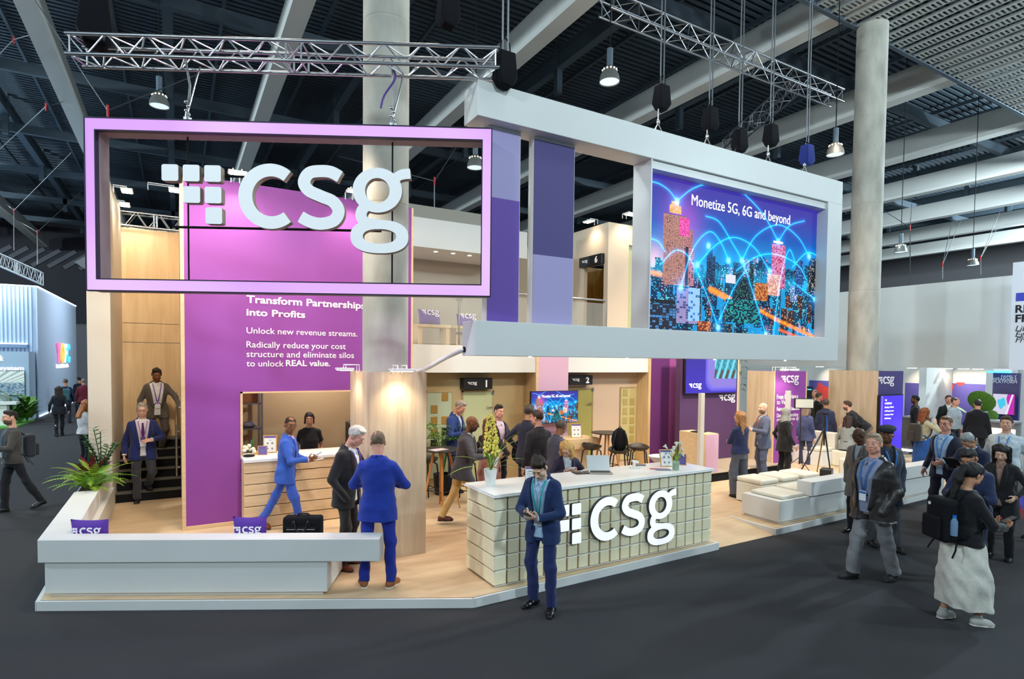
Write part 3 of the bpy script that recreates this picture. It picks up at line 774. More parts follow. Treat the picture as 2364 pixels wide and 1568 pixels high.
rl = thing('room_picture', 'narrow violet and orange print inside room six', 'picture', (9.3, 12.58, 3.8)); b = MB(); b.box(9.36, 9.56, 12.56, 12.6, 3.75, 4.5); b.build('print', mat('print_violet', (120, 92, 190), .5), rl)
M6 = frame((XB, 11.64, 5.06), (0, -1, 0)); room_sign(M6, .86, .24, '6', 'black csg sign with number six up on the balcony wall', (XB, 11.2, 5.1), .1)
p = onX(1357, 512, XB-.25); flood((XB-.22, p.y, p.z), (-1, 0), 'flood lamp above sign six on the balcony', (XB, p.y, 4.0), 45, 120, .28, reach=.22)
p = onY(1458, 496, 10.4); flood((p.x, 10.4, p.z), (0, -1), 'flood lamp over the frosted window beside the video wall', (p.x, 10.65, 4.5), 60, 120, .34, reach=.25)
rl = thing('balustrade', 'glass balustrade with steel posts along the balcony edge', 'railing', (6, 10.68, 3.03))
for x0, x1 in ((3.74, 4.98), (5.04, 6.2), (6.24, 7.5), (7.54, 8.83)):
    b = MB(); b.box(x0, x1, 10.675, 10.69, 3.05, 4.1); b.build('glass_pane', m_glass, rl)
for x in (5.01, 6.22, 7.52, 8.84):
    b = MB(); b.tube([(x, 10.68, 3.03), (x, 10.68, 4.17)], .02, 10); b.build('post', m_steel, rl, smooth=60)
b = MB(); b.tube([(3.74, 10.68, 4.17), (8.82, 10.68, 4.17)], .028, 10); b.build('handrail', m_steel, rl, smooth=60)
for z in (3.25, 3.95): b = MB(); b.box(4.95, 5.07, 10.655, 10.70, z, z+.05); b.build('clamp', m_steel, rl)
# glass decal: part of a white word
text('decal', 'ol', frame((5.12, 10.67, 3.22), (1, 0, 0)), m_txt, rl, height=.30, bold=.02, thick=.003)
b = MB(); b.ellipsoid((3.83, 10.665, 3.42), .11, .006, .14, n=24); b.ellipsoid((3.78, 10.665, 3.26), .06, .006, .13, n=16); b.build('decal', m_txt, rl, smooth=60)
b = MB(); b.box(3.95, 7.2, 13.0, 13.1, 3.0, 5.4); struct('wall_balcony_back', b, mat('greige_wall', (168, 160, 148), .65))
b = MB(); b.box(7.2, 8.86, 14.2, 14.3, 3.0, 5.75); struct('wall_balcony_end', b, m_cream)
cz = onY(1000, 573, 11.6)
b = MB(); b.box(3.9, 7.2, 11.6, 13.0, cz.z, cz.z+.62); tag(b.build('canopy', m_whitep), 'off-white canopy over the balcony seats', 'canopy', kind='structure')
b = MB(); b.box(4.35, 7.0, 12.2, 13.0, cz.z+.62, cz.z+1.05); tag(b.build('roof_box', mat('greige_wall', (168, 160, 148), .65)), 'grey box on top of the balcony canopy', 'roof box', kind='structure')
for px, py in ((1006, 581), (1046, 585), (1084, 590)):
    b = MB(); q = at(px, py, cz.z); b.lathe([(.045, -.006), (.045, .002)], (q.x, q.y, cz.z-.002), 16)
    tag(b.build('downlight', mat('downlight_glow', (255, 240, 215), .4, emit=4)), 'small round downlight in the balcony canopy soffit', 'downlight', 'canopy downlights')
    spot('downlight_beam', (q.x, q.y, cz.z-.02), (q.x+.1, 12.9, 3.4), 14, WARM, 90, .6, .03)
# ------------------------------------------------------------------ hanging sign frame with the mark
def sg(s, z, d=0.0):                    # point on the sign plane: s along it, height z, d behind the face
    q = P0+SD*s+SN*d
    return (q.x, q.y, z)
sign = thing('hanging_sign', 'large hanging rectangular sign frame glowing lilac around the white csg mark', 'sign', sg(-2, 3.41))
S0, S1, T0, T1, Z0, Z1, Y0, Y1 = -4.15, .165, -4.03, .05, 3.42, 5.25, 3.555, 5.11
D = .24
def ring(b, d0, d1, o, i):
    """rectangular ring: outer o and inner i = (s0, s1, z0, z1)"""
    for (a0, a1, c0, c1) in ((o[0], o[1], o[2], i[2]), (o[0], o[1], i[3], o[3]), (o[0], i[0], i[2], i[3]), (i[1], o[1], i[2], i[3])):
        b.add([sg(a0, c0, d0), sg(a1, c0, d0), sg(a1, c1, d0), sg(a0, c1, d0), sg(a0, c0, d1), sg(a1, c0, d1), sg(a1, c1, d1), sg(a0, c1, d1)],
              [(0, 1, 2, 3), (7, 6, 5, 4), (0, 4, 5, 1), (1, 5, 6, 2), (2, 6, 7, 3), (3, 7, 4, 0)])
b = MB(); ring(b, .0, .03, (S0+.012, S1-.012, Z0+.012, Z1-.012), (T0-.012, T1+.012, Y0-.012, Y1+.012))
m_glow = bpy.data.materials.new('lilac_lightbox'); m_glow.use_nodes = True
nt = m_glow.node_tree; bs = nt.nodes['Principled BSDF']; bs.inputs['Base Color'].default_value = (*lin((90, 60, 110)), 1); bs.inputs['Roughness'].default_value = .4
tc = nt.nodes.new('ShaderNodeTexCoord'); n = nt.nodes.new('ShaderNodeTexNoise'); n.inputs['Scale'].default_value = .55; n.inputs['Detail'].default_value = 1
rp = nt.nodes.new('ShaderNodeValToRGB'); rp.color_ramp.elements[0].position = .35; rp.color_ramp.elements[1].position = .68
rp.color_ramp.elements[0].color = (*lin((218, 158, 250)), 1); rp.color_ramp.elements[1].color = (*lin((238, 196, 252)), 1)
nt.links.new(tc.outputs['Object'], n.inputs['Vector']); nt.links.new(n.outputs['Fac'], rp.inputs[0]); nt.links.new(rp.outputs[0], bs.inputs['Emission Color']); bs.inputs['Emission Strength'].default_value = .95
b.build('light_panel', m_glow, sign)
b = MB(); ring(b, -.008, .05, (S0, S1, Z0, Z1), (S0+.012, S1-.012, Z0+.012, Z1-.012)); ring(b, -.008, .05, (T0-.012, T1+.012, Y0-.012, Y1+.012), (T0, T1, Y0, Y1)); b.build('edge_trim', mat('trim_indigo', (34, 22, 58), .5), sign)
b = MB(); ring(b, .05, D, (S0+.01, S1-.01, Z0+.01, Z1-.01), (T0-.01, T1+.01, Y0-.01, Y1+.01)); b.build('frame_body', mat('frame_grey', (150, 134, 138), .6), sign)
ch = .688
LS = -3.352
logo_parts(frame(sg(LS, 4.118, .09), SD), ch, mat('lit_letter', (232, 236, 240), .4, emit=.30), sign, .09, side=mat('letter_return', (150, 132, 120), .5))
for z in (4.70, 4.14):
    b = MB(); b.tube([sg(LS+.06, z, .12), sg(-1.05, z, .12)], .014, 8); b.build('rod', m_blackm, sign)
for px, py in ((434, 400), (906, 400)):
    p = onP(px, py, P0+SN*.12, SN); s = (p-P0).dot(SD)
    b = MB(); b.tube([sg(s, Y0, .12), sg(s, Y1, .12)], .009, 6); b.build('rod', m_blackm, sign)
    b = MB(); b.tube([sg(s, Z1, .12), sg(s, Z1+.13, .12)], [.035, .02], 8); b.cbox(sg(s, Z1+.04, .12), .08, .05, .05)
    b.tube([sg(s, Z1+.1, .12), sg(s+.02, Z1+.42, .14), sg(s-.02, 5.94, .13)], .012, 6); b.tube([sg(s, Z1+.12, .12), sg(s+.09, Z1+.5, .14), sg(s+.1, 5.9, .2)], .009, 6)
    for k in range(4): b.ellipsoid(sg(s+.012*(-1)**k, Z1+.1+.045*k, .12), .022, .022, .02, n=8, m=6)
    b.build('suspension_clamp', m_steel, sign, smooth=50)
cs = [sg(-.98, 5.98, .2), sg(-.9, 5.82, .12), sg(-1.02, 5.62, .12), sg(-1.06, 5.48, .12)]
b = MB(); b.tube([tuple(p) for p in _cat(cs, 6)], .012, 6); b.build('power_cable', mat('violet_cable', (92, 60, 150), .5), sign, smooth=60)
area('sign_glow_light', sg(-2.0, 3.40, .1), 3.6, 18, (.86, .62, 1.0), sg(-2.0, 0, .1), .2)

# ------------------------------------------------------------------ video wall portal
po = thing('video_portal', 'white suspended portal that carries the big video wall and coloured panels', 'portal', (6.3, 5.88, 2.775))
b = MB(); b.box(2.882, 9.80, 5.70, 6.05, 5.41, 5.80); b.build('top_beam', m_white, po, bevel=.006)
b = MB(); b.box(2.882, 9.80, 5.70, 6.05, 2.775, 3.167); b.build('bottom_beam', m_white, po, bevel=.006)
b = MB(); b.box(9.40, 9.80, 5.70, 6.05, 3.167, 5.41); b.build('right_post', m_white, po)
b = MB(); b.box(5.455, 9.40, 5.90, 6.05, 3.167, 5.41); b.box(5.455, 5.475, 5.705, 5.90, 3.167, 5.41); b.box(5.475, 9.40, 5.74, 5.90, 5.30, 5.41); b.build('screen_housing', m_white, po)
for x0, x1, zs, ma, mb_, nm in ((3.105, 3.535, 4.60, m_lav, m_violet, 'a'), (3.725, 4.325, 4.005, m_indigo, m_lav, 'b')):
    b = MB(); b.box(x0, x1, 5.87, 5.99, 3.167, 5.41); f = b.build('hanging_panel', m_white, po)
    b = MB(); b.box(x0, x1-.012, 5.86, 5.872, zs, 5.372); b.build('upper_field', ma, f)
    b = MB(); b.box(x0, x1-.012, 5.86, 5.872, 3.167, zs); b.build('lower_field', mb_, f)
b = MB(); b.tube([(2.872, 5.99, 2.845), (2.884, 5.99, 2.845)], .034, 14); b.build('cable_hole', m_blackm, po)
for px, py in ((1225, 823), (1449, 829), (1651, 831), (1814, 833)):
    p = onY(px, py, 5.75); b = MB(); b.lathe([(.02, -.012), (.02, .002)], (p.x, 5.76, 2.775), 10); b.build('downlight', mat('downlight_glow', (255, 240, 215), .4, emit=4), po)

# picture on the screens: a night city with light arcs, painted cell by cell
def city(nx, ny):
    rng = np.random.default_rng(7)
    X0, X1, ZA, ZB = 5.475, 9.40, 3.167, 5.30
    def uv(px, py):
        p = onY(px, py, 5.885); return ((p.x-X0)/(X1-X0)*1.84, (p.z-ZA)/(ZB-ZA))
    U, V = np.meshgrid((np.arange(nx)+.5)/nx*1.84, (np.arange(ny)+.5)/ny)
    img = np.zeros((ny, nx, 3))
    L = lambda c: np.array(lin(c))
    t = np.clip((V-.42)/.58, 0, 1)[..., None]
    tt = t*t*(3-2*t); img[:] = np.where(tt < .5, L((20, 150, 214))*(1-2*tt)+L((8, 84, 180))*2*tt, L((8, 84, 180))*(2-2*tt)+L((58, 48, 158))*(2*tt-1))
    def rect(px0, py0, px1, py1, col, win=None, wcol=None, lit=.5, top=None):
        (u0, v1), (u1, v0) = uv(px0, py0), uv(px1, py1)
        i0, i1 = int(u0/1.84*nx), int(u1/1.84*nx)+1; j0, j1 = int(v0*ny), int(v1*ny)+1
        i0 = max(i0, 0); j0 = max(j0, 0); i1 = min(i1, nx); j1 = min(j1, ny)
        if i1 <= i0 or j1 <= j0: return
        img[j0:j1, i0:i1] = L(col)
        if win:
            ww, wh = win
            for j in range(j0, j1, wh):
                for i in range(i0, i1, ww):
                    if rng.random() < lit: img[j:min(j+max(1, wh-1), j1), i:min(i+max(1, ww-1), i1)] = L(wcol)*rng.uniform(.6, 1.3)
    def glow(px, py, r, col, k=1.0):
        u, v = uv(px, py); img[:] += (L(col)*k)*np.exp(-((U-u)**2+(V-v)**2)/r**2)[..., None]
    glow(1575, 520, .16, (255, 60, 190), .35)
    glow(1510, 600, .10, (255, 150, 90), .8)
    # small far buildings, then nearer rows
    pal = [((16, 44, 84), (40, 200, 240)), ((10, 30, 60), (20, 160, 220)), ((40, 40, 90), (250, 160, 200)), ((20, 60, 90), (120, 240, 255)), ((54, 34, 40), (230, 150, 90)), ((90, 120, 170), (240, 240, 255))]
    for row, (ya, yb, hh, n) in enumerate(((612, 644, 17, 90), (630, 668, 22, 70), (655, 700, 40, 50), (690, 735, 34, 44), (720, 780, 30, 46))):
        for k in range(n):
            x = rng.uniform(1500, 1890); w = rng.uniform(5, 16); y = rng.uniform(ya, yb); h = rng.uniform(.4, 1)*hh*(1.6 if row < 2 and rng.random() < .15 else 1)
            c, wc = pal[rng.choice(6, p=[.3, .3, .1, .2, .05, .05])] if row < 3 else pal[rng.choice([0, 1, 1, 3, 4])]
            rect(x, y-h, x+w, y+h*.8, c, (4, 3), wc, .30 if row < 3 else .22)
    for pts, w, col in (([(1640, 668), (1668, 682), (1700, 702)], .03, (255, 150, 20)), ([(1745, 712), (1800, 742), (1888, 782)], .022, (255, 140, 20)), ([(1800, 762), (1888, 796)], .018, (255, 110, 10)), ([(1500, 628), (1525, 634)], .025, (255, 150, 40))):
        q = np.array([uv(*p) for p in pts]); d = _stroke(U, V, q, w, False, False); a = np.clip(-d/.02, 0, 1)[..., None]; img[:] = img*(1-a*.85)+L(col)*1.1*a
    for k in range(70): x_ = rng.uniform(1745, 1890); glow(x_, 705+(x_-1745)*.5+rng.uniform(-8, 14), .006, (255, 140, 30), 1.1)
    img[:] += L((20, 170, 220))*.5*np.exp(-((V-.40)/.05)**2)[..., None]
    rect(1693, 605, 1737, 742, (14, 30, 44), (4, 3), (60, 130, 120), .35); rect(1676, 690, 1752, 748, (10, 40, 56), (5, 3), (40, 190, 190), .5)
    rect(1632, 590, 1650, 655, (20, 38, 70), (3, 3), (50, 110, 170), .4); rect(1636, 568, 1645, 592, (16, 34, 64))
    rect(1868, 596, 1888, 690, (18, 24, 40), (3, 3), (220, 200, 160), .25); rect(1838, 600, 1852, 680, (30, 50, 110), (3, 3), (90, 170, 255), .4)
    rect(1716, 598, 1730, 640, (60, 80, 120), (3, 3), (200, 220, 255), .5)
    rect(1533, 492, 1582, 660, (112, 74, 84), (3, 3), (226, 164, 138), .96); rect(1580, 530, 1597, 660, (112, 74, 84), (3, 3), (226, 150, 146), .96); rect(1592, 572, 1601, 660, (88, 66, 90), (4, 4), (230, 150, 160), .9); rect(1546, 472, 1572, 494, (238, 160, 40), (3, 3), (255, 220, 120), .5)
    rect(1569, 502, 1590, 546, (220, 50, 150), (3, 3), (255, 130, 205), .7); rect(1551, 464, 1567, 474, (250, 180, 70)); rect(1583, 570, 1587, 660, (40, 30, 44))
    rect(1783, 562, 1811, 668, (170, 60, 110), (5, 3), (255, 160, 190), .7); rect(1786, 556, 1808, 564, (255, 210, 210)); rect(1772, 632, 1800, 684, (210, 140, 130), (4, 4), (255, 220, 190), .6)
    rect(1743, 652, 1772, 695, (150, 70, 30), (4, 3), (255, 170, 80), .6); rect(1676, 634, 1698, 655, (220, 220, 240))
    rect(1563, 664, 1612, 748, (150, 140, 190), (9, 5), (70, 80, 140), .35); rect(1590, 664, 1614, 742, (150, 200, 250), (7, 6), (60, 120, 200), .3)
    rect(1499, 700, 1560, 768, (34, 40, 58), (9, 5), (70, 130, 190), .55); rect(1499, 690, 1558, 702, (26, 28, 36))
    rect(1610, 745, 1690, 778, (18, 24, 30), (6, 4), (90, 110, 90), .25); rect(1612, 742, 1640, 764, (130, 50, 30), (4, 3), (255, 170, 90), .4)
    for k in range(260):
        c = [(60, 220, 255), (255, 160, 60), (255, 230, 200), (60, 160, 255), (255, 120, 180)][rng.choice(5, p=[.4, .2, .15, .15, .1])]
        x, y = rng.uniform(1500, 1890), rng.uniform(618, 778); u, v = uv(x, y); i, j = int(u/1.84*nx), int(v*ny)
        if 0 < i < nx-1 and 0 < j < ny-1: img[j, i:i+2] = L(c)*rng.uniform(.7, 1.6)
    arcs = [[(1500, 418), (1522, 424), (1545, 440), (1563, 464)], [(1563, 464), (1600, 435), (1645, 423), (1700, 434), (1760, 492), (1797, 558)], [(1630, 499), (1660, 512), (1690, 560), (1713, 602), (1740, 680), (1768, 773)],
            [(1572, 662), (1600, 575), (1637, 535), (1663, 558), (1682, 602)], [(1610, 612), (1650, 568), (1695, 548), (1742, 572), (1777, 626)], [(1713, 602), (1745, 545), (1797, 519), (1842, 547), (1868, 592)],
            [(1797, 558), (1822, 522), (1857, 510)], [(1700, 625), (1748, 592), (1795, 588), (1842, 612), (1862, 645)], [(1527, 608), (1560, 578), (1592, 596), (1628, 672), (1658, 757)], [(1660, 740), (1700, 655), (1727, 620)],
            [(1786, 773), (1800, 655), (1821, 578), (1836, 606)], [(1830, 617), (1862, 584), (1890, 592)], [(1832, 652), (1882, 692)], [(1500, 550), (1520, 558), (1535, 580)]]
    for A in arcs:
        q = np.array([uv(*p) for p in _cat(A, 6)]); d = np.maximum(_stroke(U, V, q, .0, False, False), 0)
        img[:] += (L((30, 210, 255))*1.0)*np.exp(-(d/.0042)**2)[..., None]+(L((10, 150, 255))*.35)*np.exp(-(d/.018)**2)[..., None]*.8
    for px, py in ((1563, 464), (1797, 558), (1713, 602), (1868, 592), (1682, 602), (1610, 612), (1777, 626), (1658, 757), (1768, 773), (1572, 664), (1882, 692), (1636, 568)):
        glow(px, py, .018, (150, 240, 255), 1.5); glow(px, py, .06, (20, 160, 255), .5)
    return np.clip(img, 0, 1.15)
m_scr = bpy.data.materials.new('screen_picture'); m_scr.use_nodes = True
nt = m_scr.node_tree; bs = nt.nodes['Principled BSDF']; bs.inputs['Base Color'].default_value = (.01, .01, .012, 1); bs.inputs['Roughness'].default_value = .5; bs.inputs['Specular IOR Level'].default_value = .12
an = nt.nodes.new('ShaderNodeVertexColor'); an.layer_name = 'picture'; nt.links.new(an.outputs['Color'], bs.inputs['Emission Color']); bs.inputs['Emission Strength'].default_value = 1.15
def picture(img, M, w, h, parent, name='display'):
    """flat grid of cells, each with its own colour, at M (see frame)"""
    ny, nx = img.shape[:2]
    xs, ys = np.meshgrid(np.linspace(0, w, nx+1), np.linspace(0, h, ny+1)); V = np.stack([xs.ravel(), ys.ravel(), np.zeros(xs.size)], 1)
    A = np.array(FR[parent.name].inverted() @ M); V = V @ A[:3, :3].T+A[:3, 3]
    j, i = np.meshgrid(np.arange(ny), np.arange(nx), indexing='ij'); a = (j*(nx+1)+i).ravel()
    F = np.stack([a, a+1, a+nx+2, a+nx+1], 1)
    me = bpy.data.meshes.new(name); me.vertices.add(len(V)); me.vertices.foreach_set('co', V.ravel())
    me.loops.add(F.size); me.loops.foreach_set('vertex_index', F.ravel()); me.polygons.add(len(F)); me.polygons.foreach_set('loop_start', np.arange(0, F.size, 4))
    me.update(calc_edges=True)
    ca = me.color_attributes.new('picture', 'FLOAT_COLOR', 'CORNER')
    c = np.concatenate([img.reshape(-1, 3), np.ones((nx*ny, 1))], 1); ca.data.foreach_set('color', np.repeat(c, 4, 0).ravel().astype(np.float32))
    me.materials.append(m_scr)
    o = bpy.data.objects.new(name, me); COL.objects.link(o); o.parent = parent; FR[o.name] = FR[parent.name]
    return o
CITY = city(552, 300)
vw = thing('video_wall', 'big LED video wall showing a night city with cyan light arcs', 'screen', (7.43, 5.89, 3.167))
b = MB(); b.box(5.477, 9.398, 5.888, 5.899, 3.169, 5.298); b.build('panel_body', m_black, vw)
picture(CITY, frame((5.477, 5.886, 3.169), (1, 0, 0)), 3.92, 2.129, vw)
p = onY(1597, 473, 5.88); q = onY(1824, 514, 5.88)
m_lit = mat('lit_lettering', (255, 255, 255), .5, emit=1.0)
text('caption', 'Monetize 5G, 6G and beyond', frame((p.x, 5.885, p.z), (1, 0, 0)), m_lit, vw, height=.155, width=q.x-p.x, bold=.0, thick=.003, lift=0.001)

# ------------------------------------------------------------------ reception counter
rc = thing('reception_counter', 'ash block reception counter with white top and lit csg mark', 'counter', (4.95, 6.07, .1))
b = MB(); b.box(3.175, 6.73, 5.735, 6.42, .1, 1.145); b.build('core', mat('shadow_gap_oak', (150, 118, 84), .7), rc)
b = MB()
NX = 21; pt = 3.6/NX
for i in range(NX):
    for k in range(6):
        x0 = 3.15+i*pt; z0 = .115+k*.174
        b.box(x0+(.0 if i == 0 else .0125), x0+pt-(.0 if i == NX-1 else .0125), 5.71, 5.75, z0+.011, z0+.166)
b.build('block_cladding', m_tile, rc, bevel=.004, seg=1)
b = MB()
for k in range(7): z0 = .115+k*.174-.006; b.box(3.165, 6.74, 5.722, 5.74, z0-.004, z0+.008)
b.build('gap_strips', m_white, rc)
for k in range(6):
    z0 = .115+k*.174
    b = MB(); b.box(3.145, 3.18, 5.714, 6.43, z0+.011, z0+.166); b.build('side_plank', m_tile, rc, bevel=.004)
b = MB(); b.box(3.11, 6.79, 5.675, 6.46, 1.15, 1.166); b.box(3.125, 6.775, 5.69, 6.45, 1.168, 1.184); b.build('worktop', m_gloss, rc, bevel=.003)
pL = onY(1364, 1150, 5.66); pR = onY(1561, 1150, 5.66)
m_lg = mat('lit_logo', (244, 244, 248), .4, emit=.62); 
chn = (pR.x-pL.x)/((2253-722)/575)
zb = onY(1398, 1248.6, 5.66).z
logo_parts(frame((pL.x-(722-53)/575*chn, 5.705, zb), (1, 0, 0)), chn, m_lg, rc, .045)
M0 = frame((pL.x-(722-53)/575*chn, 5.709, zb), (1, 0, 0))

# ------------------------------------------------------------------ things on and round the counter
ZC = 1.185
m_leaf = mat('leaf_green', (92, 140, 44), .5, var=.3, vscale=20); m_leafd = mat('leaf_dark', (38, 84, 36), .45, var=.3, vscale=20); m_leafy = mat('leaf_lime', (142, 176, 52), .5, var=.25, vscale=20)
m_flw = mat('orchid_yellow', (252, 234, 112), .6); m_pot = mat('pot_white', (236, 236, 232), .3)
def leaf(b, base, d, L, w, droop=.5, up=.6, n=7, fold=.12, tip=1.0):
    """curved blade from base, heading d, drooping at the end"""
    d = Vector(d).normalized(); h = Vector((d.x, d.y, 0)); h = h.normalized() if h.length > 1e-4 else Vector((1, 0, 0)); s = Vector((-h.y, h.x, 0))
    p = Vector(base); v = Vector((h.x*(1-up), h.y*(1-up), up)).normalized(); rows = []
    for i in range(n+1):
        t = i/n; ww = w*max(.04, math.sin(PI*min(1, (t*.92+.08)))**.8)*(1 if t < .5 else tip)
        rows.append((p-s*ww+Vector((0, 0, ww*fold)), p, p+s*ww+Vector((0, 0, ww*fold))))
        p = p+v*(L/n); v = (v+Vector((h.x*.25, h.y*.25, -droop))*(1.6/n)).normalized()
    vs = [q for r in rows for q in r]; fs = []
    for i in range(n): k = i*3; fs += [(k, k+1, k+4, k+3), (k+1, k+2, k+5, k+4)]
    b.add(vs, fs)
R = random.Random(5)
p = at(1132, 1121, ZC)
t = thing('potted_orchid', 'yellow orchid in a tapered white pot on the left end of the counter', 'plant', p)
b = MB(); b.lathe([(.058, 0), (.062, .01), (.082, .19), (.084, .205), (.076, .205), (.07, .17)], p, 28); b.build('pot', m_pot, t, smooth=40)
b = MB(); b.lathe([(.072, .165), (.0, .17)], p, 20); b.build('soil', mat('dark_soil', (50, 38, 28), .95), t)
b = MB(); b.tube([tuple(q) for q in _cat([(p.x, p.y, p.z+.16), (p.x+.015, p.y, p.z+.45), (p.x-.01, p.y, p.z+.85)], 6)], [.007]*12+[.004], 8); b.build('flower_stem', m_leaf, t)
for k in range(26):
    z = .40+.46*(k/25); a = k*2.4; r = .055*(1-.75*(k/25)**2)+.012
    c = Vector((p.x+.012-.02*(k/25)+r*math.cos(a), p.y+r*math.sin(a), p.z+z))
    b = MB(); s = .050*(1-.5*k/25)
    for e in range(5):
        an = a+e*2*PI/5; o = Vector((math.cos(a)*.3, math.sin(a)*.3, 0))+Vector((-math.sin(a)*math.cos(an), math.cos(a)*math.cos(an), math.sin(an)))
        b.ellipsoid(c+o*s*.85, s*.66, s*.16, s*.36, Vector(o).to_track_quat('X', 'Z').to_matrix(), n=8, m=6)
    b.build('blossom', m_flw, t, smooth=80)
LV = [(-150, .62, .12), (-175, .55, .3), (-165, .45, .5), (8, .62, .8), (25, .55, .5), (-5, .5, .3), (-20, .45, .2), (-40, .5, .4), (60, .45, .6), (120, .42, .6), (-90, .40, .5), (-120, .35, .6), (15, .66, .55), (-15, .35, .7), (170, .5, .65)]
for a, L, up in LV:
    b = MB(); leaf(b, (p.x, p.y, p.z+.17), (math.cos(math.radians(a-29)), math.sin(math.radians(a-29)), 0), L, .014, .75, up+.25, 9); b.build('leaf', m_leaf if R.random() < .6 else m_leafy, t, smooth=60)
m_oakf = wood('frame_oak', (206, 160, 104), (178, 130, 78), (20, 20, 2)); m_paper = mat('paper_white', (232, 236, 238), .6); m_print = mat('print_ink', (98, 84, 160), .6); m_inkg = mat('ink_grey', (120, 124, 132), .6)
def tablet_frame(loc, rz, w, h, tilt, label, pm=None, dots=True, band=True):
    """picture frame leaning on its strut"""
    t = thing('picture_frame', label, 'picture frame', loc, rz)
    M = Matrix.Translation(loc) @ Matrix.Rotation(rz, 4, 'Z') @ Matrix.Rotation(math.radians(-tilt), 4, 'X')
    b = MB(); b.T = M
    e = w*.07
    b.box(-w/2, w/2, 0, .014, 0, e); b.box(-w/2, w/2, 0, .014, h-e, h); b.box(-w/2, -w/2+e, 0, .014, e, h-e); b.box(w/2-e, w/2, 0, .014, e, h-e); b.build('frame', m_oakf, t)
    b = MB(); b.T = M; b.box(-w/2+e, w/2-e, .004, .012, e, h-e); b.build('card', pm or m_paper, t)
    if band: b = MB(); b.T = M; b.box(-w/2+e, w/2-e, .002, .005, h*.84, h-e); b.build('card_header', m_print, t)
    if dots:
        for i in range(2):
            for k in range(2):
                b = MB(); b.T = M; b.box(-w*.24+i*w*.34, -w*.24+i*w*.34+w*.13, .002, .005, h*(.2+.3*k), h*(.2+.3*k)+w*.13); b.build('pictogram', m_inkg, t)
    else:
        for k in range(4): b = MB(); b.T = M; b.box(-w*.3, w*(.3-.1*(k % 2)), .002, .005, h*(.25+.13*k), h*(.25+.13*k)+h*.03); b.build('text_line', m_inkg, t)
    b = MB(); b.T = Matrix.Translation(loc) @ Matrix.Rotation(rz, 4, 'Z'); y1 = math.sin(math.radians(tilt))*h*.75
    b.add([(-.02, y1, h*.72), (.02, y1, h*.72), (.02, y1+h*.34, 0), (-.02, y1+h*.34, 0), (-.02, y1+.008, h*.72), (.02, y1+.008, h*.72), (.02, y1+h*.34+.01, 0), (-.02, y1+h*.34+.01, 0)],
          [(0, 1, 2, 3), (7, 6, 5, 4), (0, 4, 5, 1), (1, 5, 6, 2), (2, 6, 7, 3), (3, 7, 4, 0)]); b.build('strut', m_black, t)
    return t
q = at(1224, 1114, ZC); tablet_frame(q, math.radians(-30), .135, .20, 8, 'oak framed card half hidden behind the man with the phone', dots=False)
q = at(1541, 1078, ZC); tablet_frame(q, math.radians(-22), .20, .26, 18, 'tall oak framed card of pictograms beside the calla lilies')
q = at(1574, 1074, ZC); tablet_frame(q, math.radians(-48), .13, .17, 14, 'small violet framed card behind the calla lilies', m_print, False, False)
# calla lilies in a glass
q = at(1560, 1085, ZC); t = thing('flower_vase', 'white calla lilies in a glass vase at the right end of the counter', 'vase', q)
b = MB(); b.lathe([(.045, 0), (.048, .005), (.05, .13), (.047, .13), (.044, .01)], q, 24); b.build('vase', mat('vase_glass', (200, 226, 200), .05, alpha=.35), t, smooth=40)
b = MB(); b.lathe([(.043, .006), (.045, .09)], q, 20); b.build('water', mat('green_water', (56, 96, 52), .1), t, smooth=40)
for k, (dx, dz) in enumerate(((-.16, .33), (-.05, .27), (.02, .36), (.07, .30), (.1, .22), (-.01, .30), (.05, .38))):
    d = (dx*.87, -dx*.5); top_ = Vector((q.x+d[0], q.y+d[1]+.02*((k % 3)-1), q.z+dz))
    b = MB(); b.tube([tuple(v) for v in _cat([(q.x+.01*((k % 3)-1), q.y, q.z+.02), (q.x+d[0]*.3, q.y+d[1]*.3, q.z+.16), top_], 5)], .006, 6); b.build('stem', m_leafy, t, smooth=60)
    b = MB(); b.lathe([(.005, -.035), (.012, -.01), (.02, .015), (.034, .03), (.018, .02), (.006, -.01)], top_, 14, Matrix.Rotation(.6*((k % 3)-1), 3, 'Y') @ Matrix.Rotation(-.5, 3, 'X')); b.build('blossom', mat('lily_white', (244, 242, 222), .5), t, smooth=80)
# laptop, tablet, handset, pens
q = at(1385, 1092, ZC); t = thing('laptop', 'grey open laptop in the middle of the counter', 'laptop', q, math.radians(62))
M = Matrix.Translation(q) @ Matrix.Rotation(math.radians(150), 4, 'Z')
b = MB(); b.T = M; b.box(-.16, .16, -.11, .11, 0, .014); b.build('keyboard_base', mat('laptop_grey', (150, 146, 140), .4, .5), t, bevel=.004)
b = MB(); b.T = M @ Matrix.Translation((0, -.112, .012)) @ Matrix.Rotation(math.radians(28), 4, 'X'); b.box(-.16, .16, -.008, 0, 0, .225); b.build('lid', mat('laptop_silver', (182, 186, 188), .35, .5), t, bevel=.003)
b = MB(); b.T = M; b.box(-.14, .14, -.07, .03, .0142, .0155); b.build('keys', m_black, t)
q = at(1346, 1092, ZC); M = Matrix.Translation(q) @ Matrix.Rotation(math.radians(-14), 4, 'Z'); t = thing('tablet', 'dark tablet with a white badge clip lying on the counter', 'tablet', q)
b = MB(); b.T = M; b.box(-.14, .14, -.09, .09, 0, .009); b.build('slate', m_black, t, bevel=.003)
b = MB(); b.T = M; b.box(-.128, .128, -.078, .078, .0092, .010); b.build('screen', mat('tablet_brown', (70, 54, 48), .15), t)
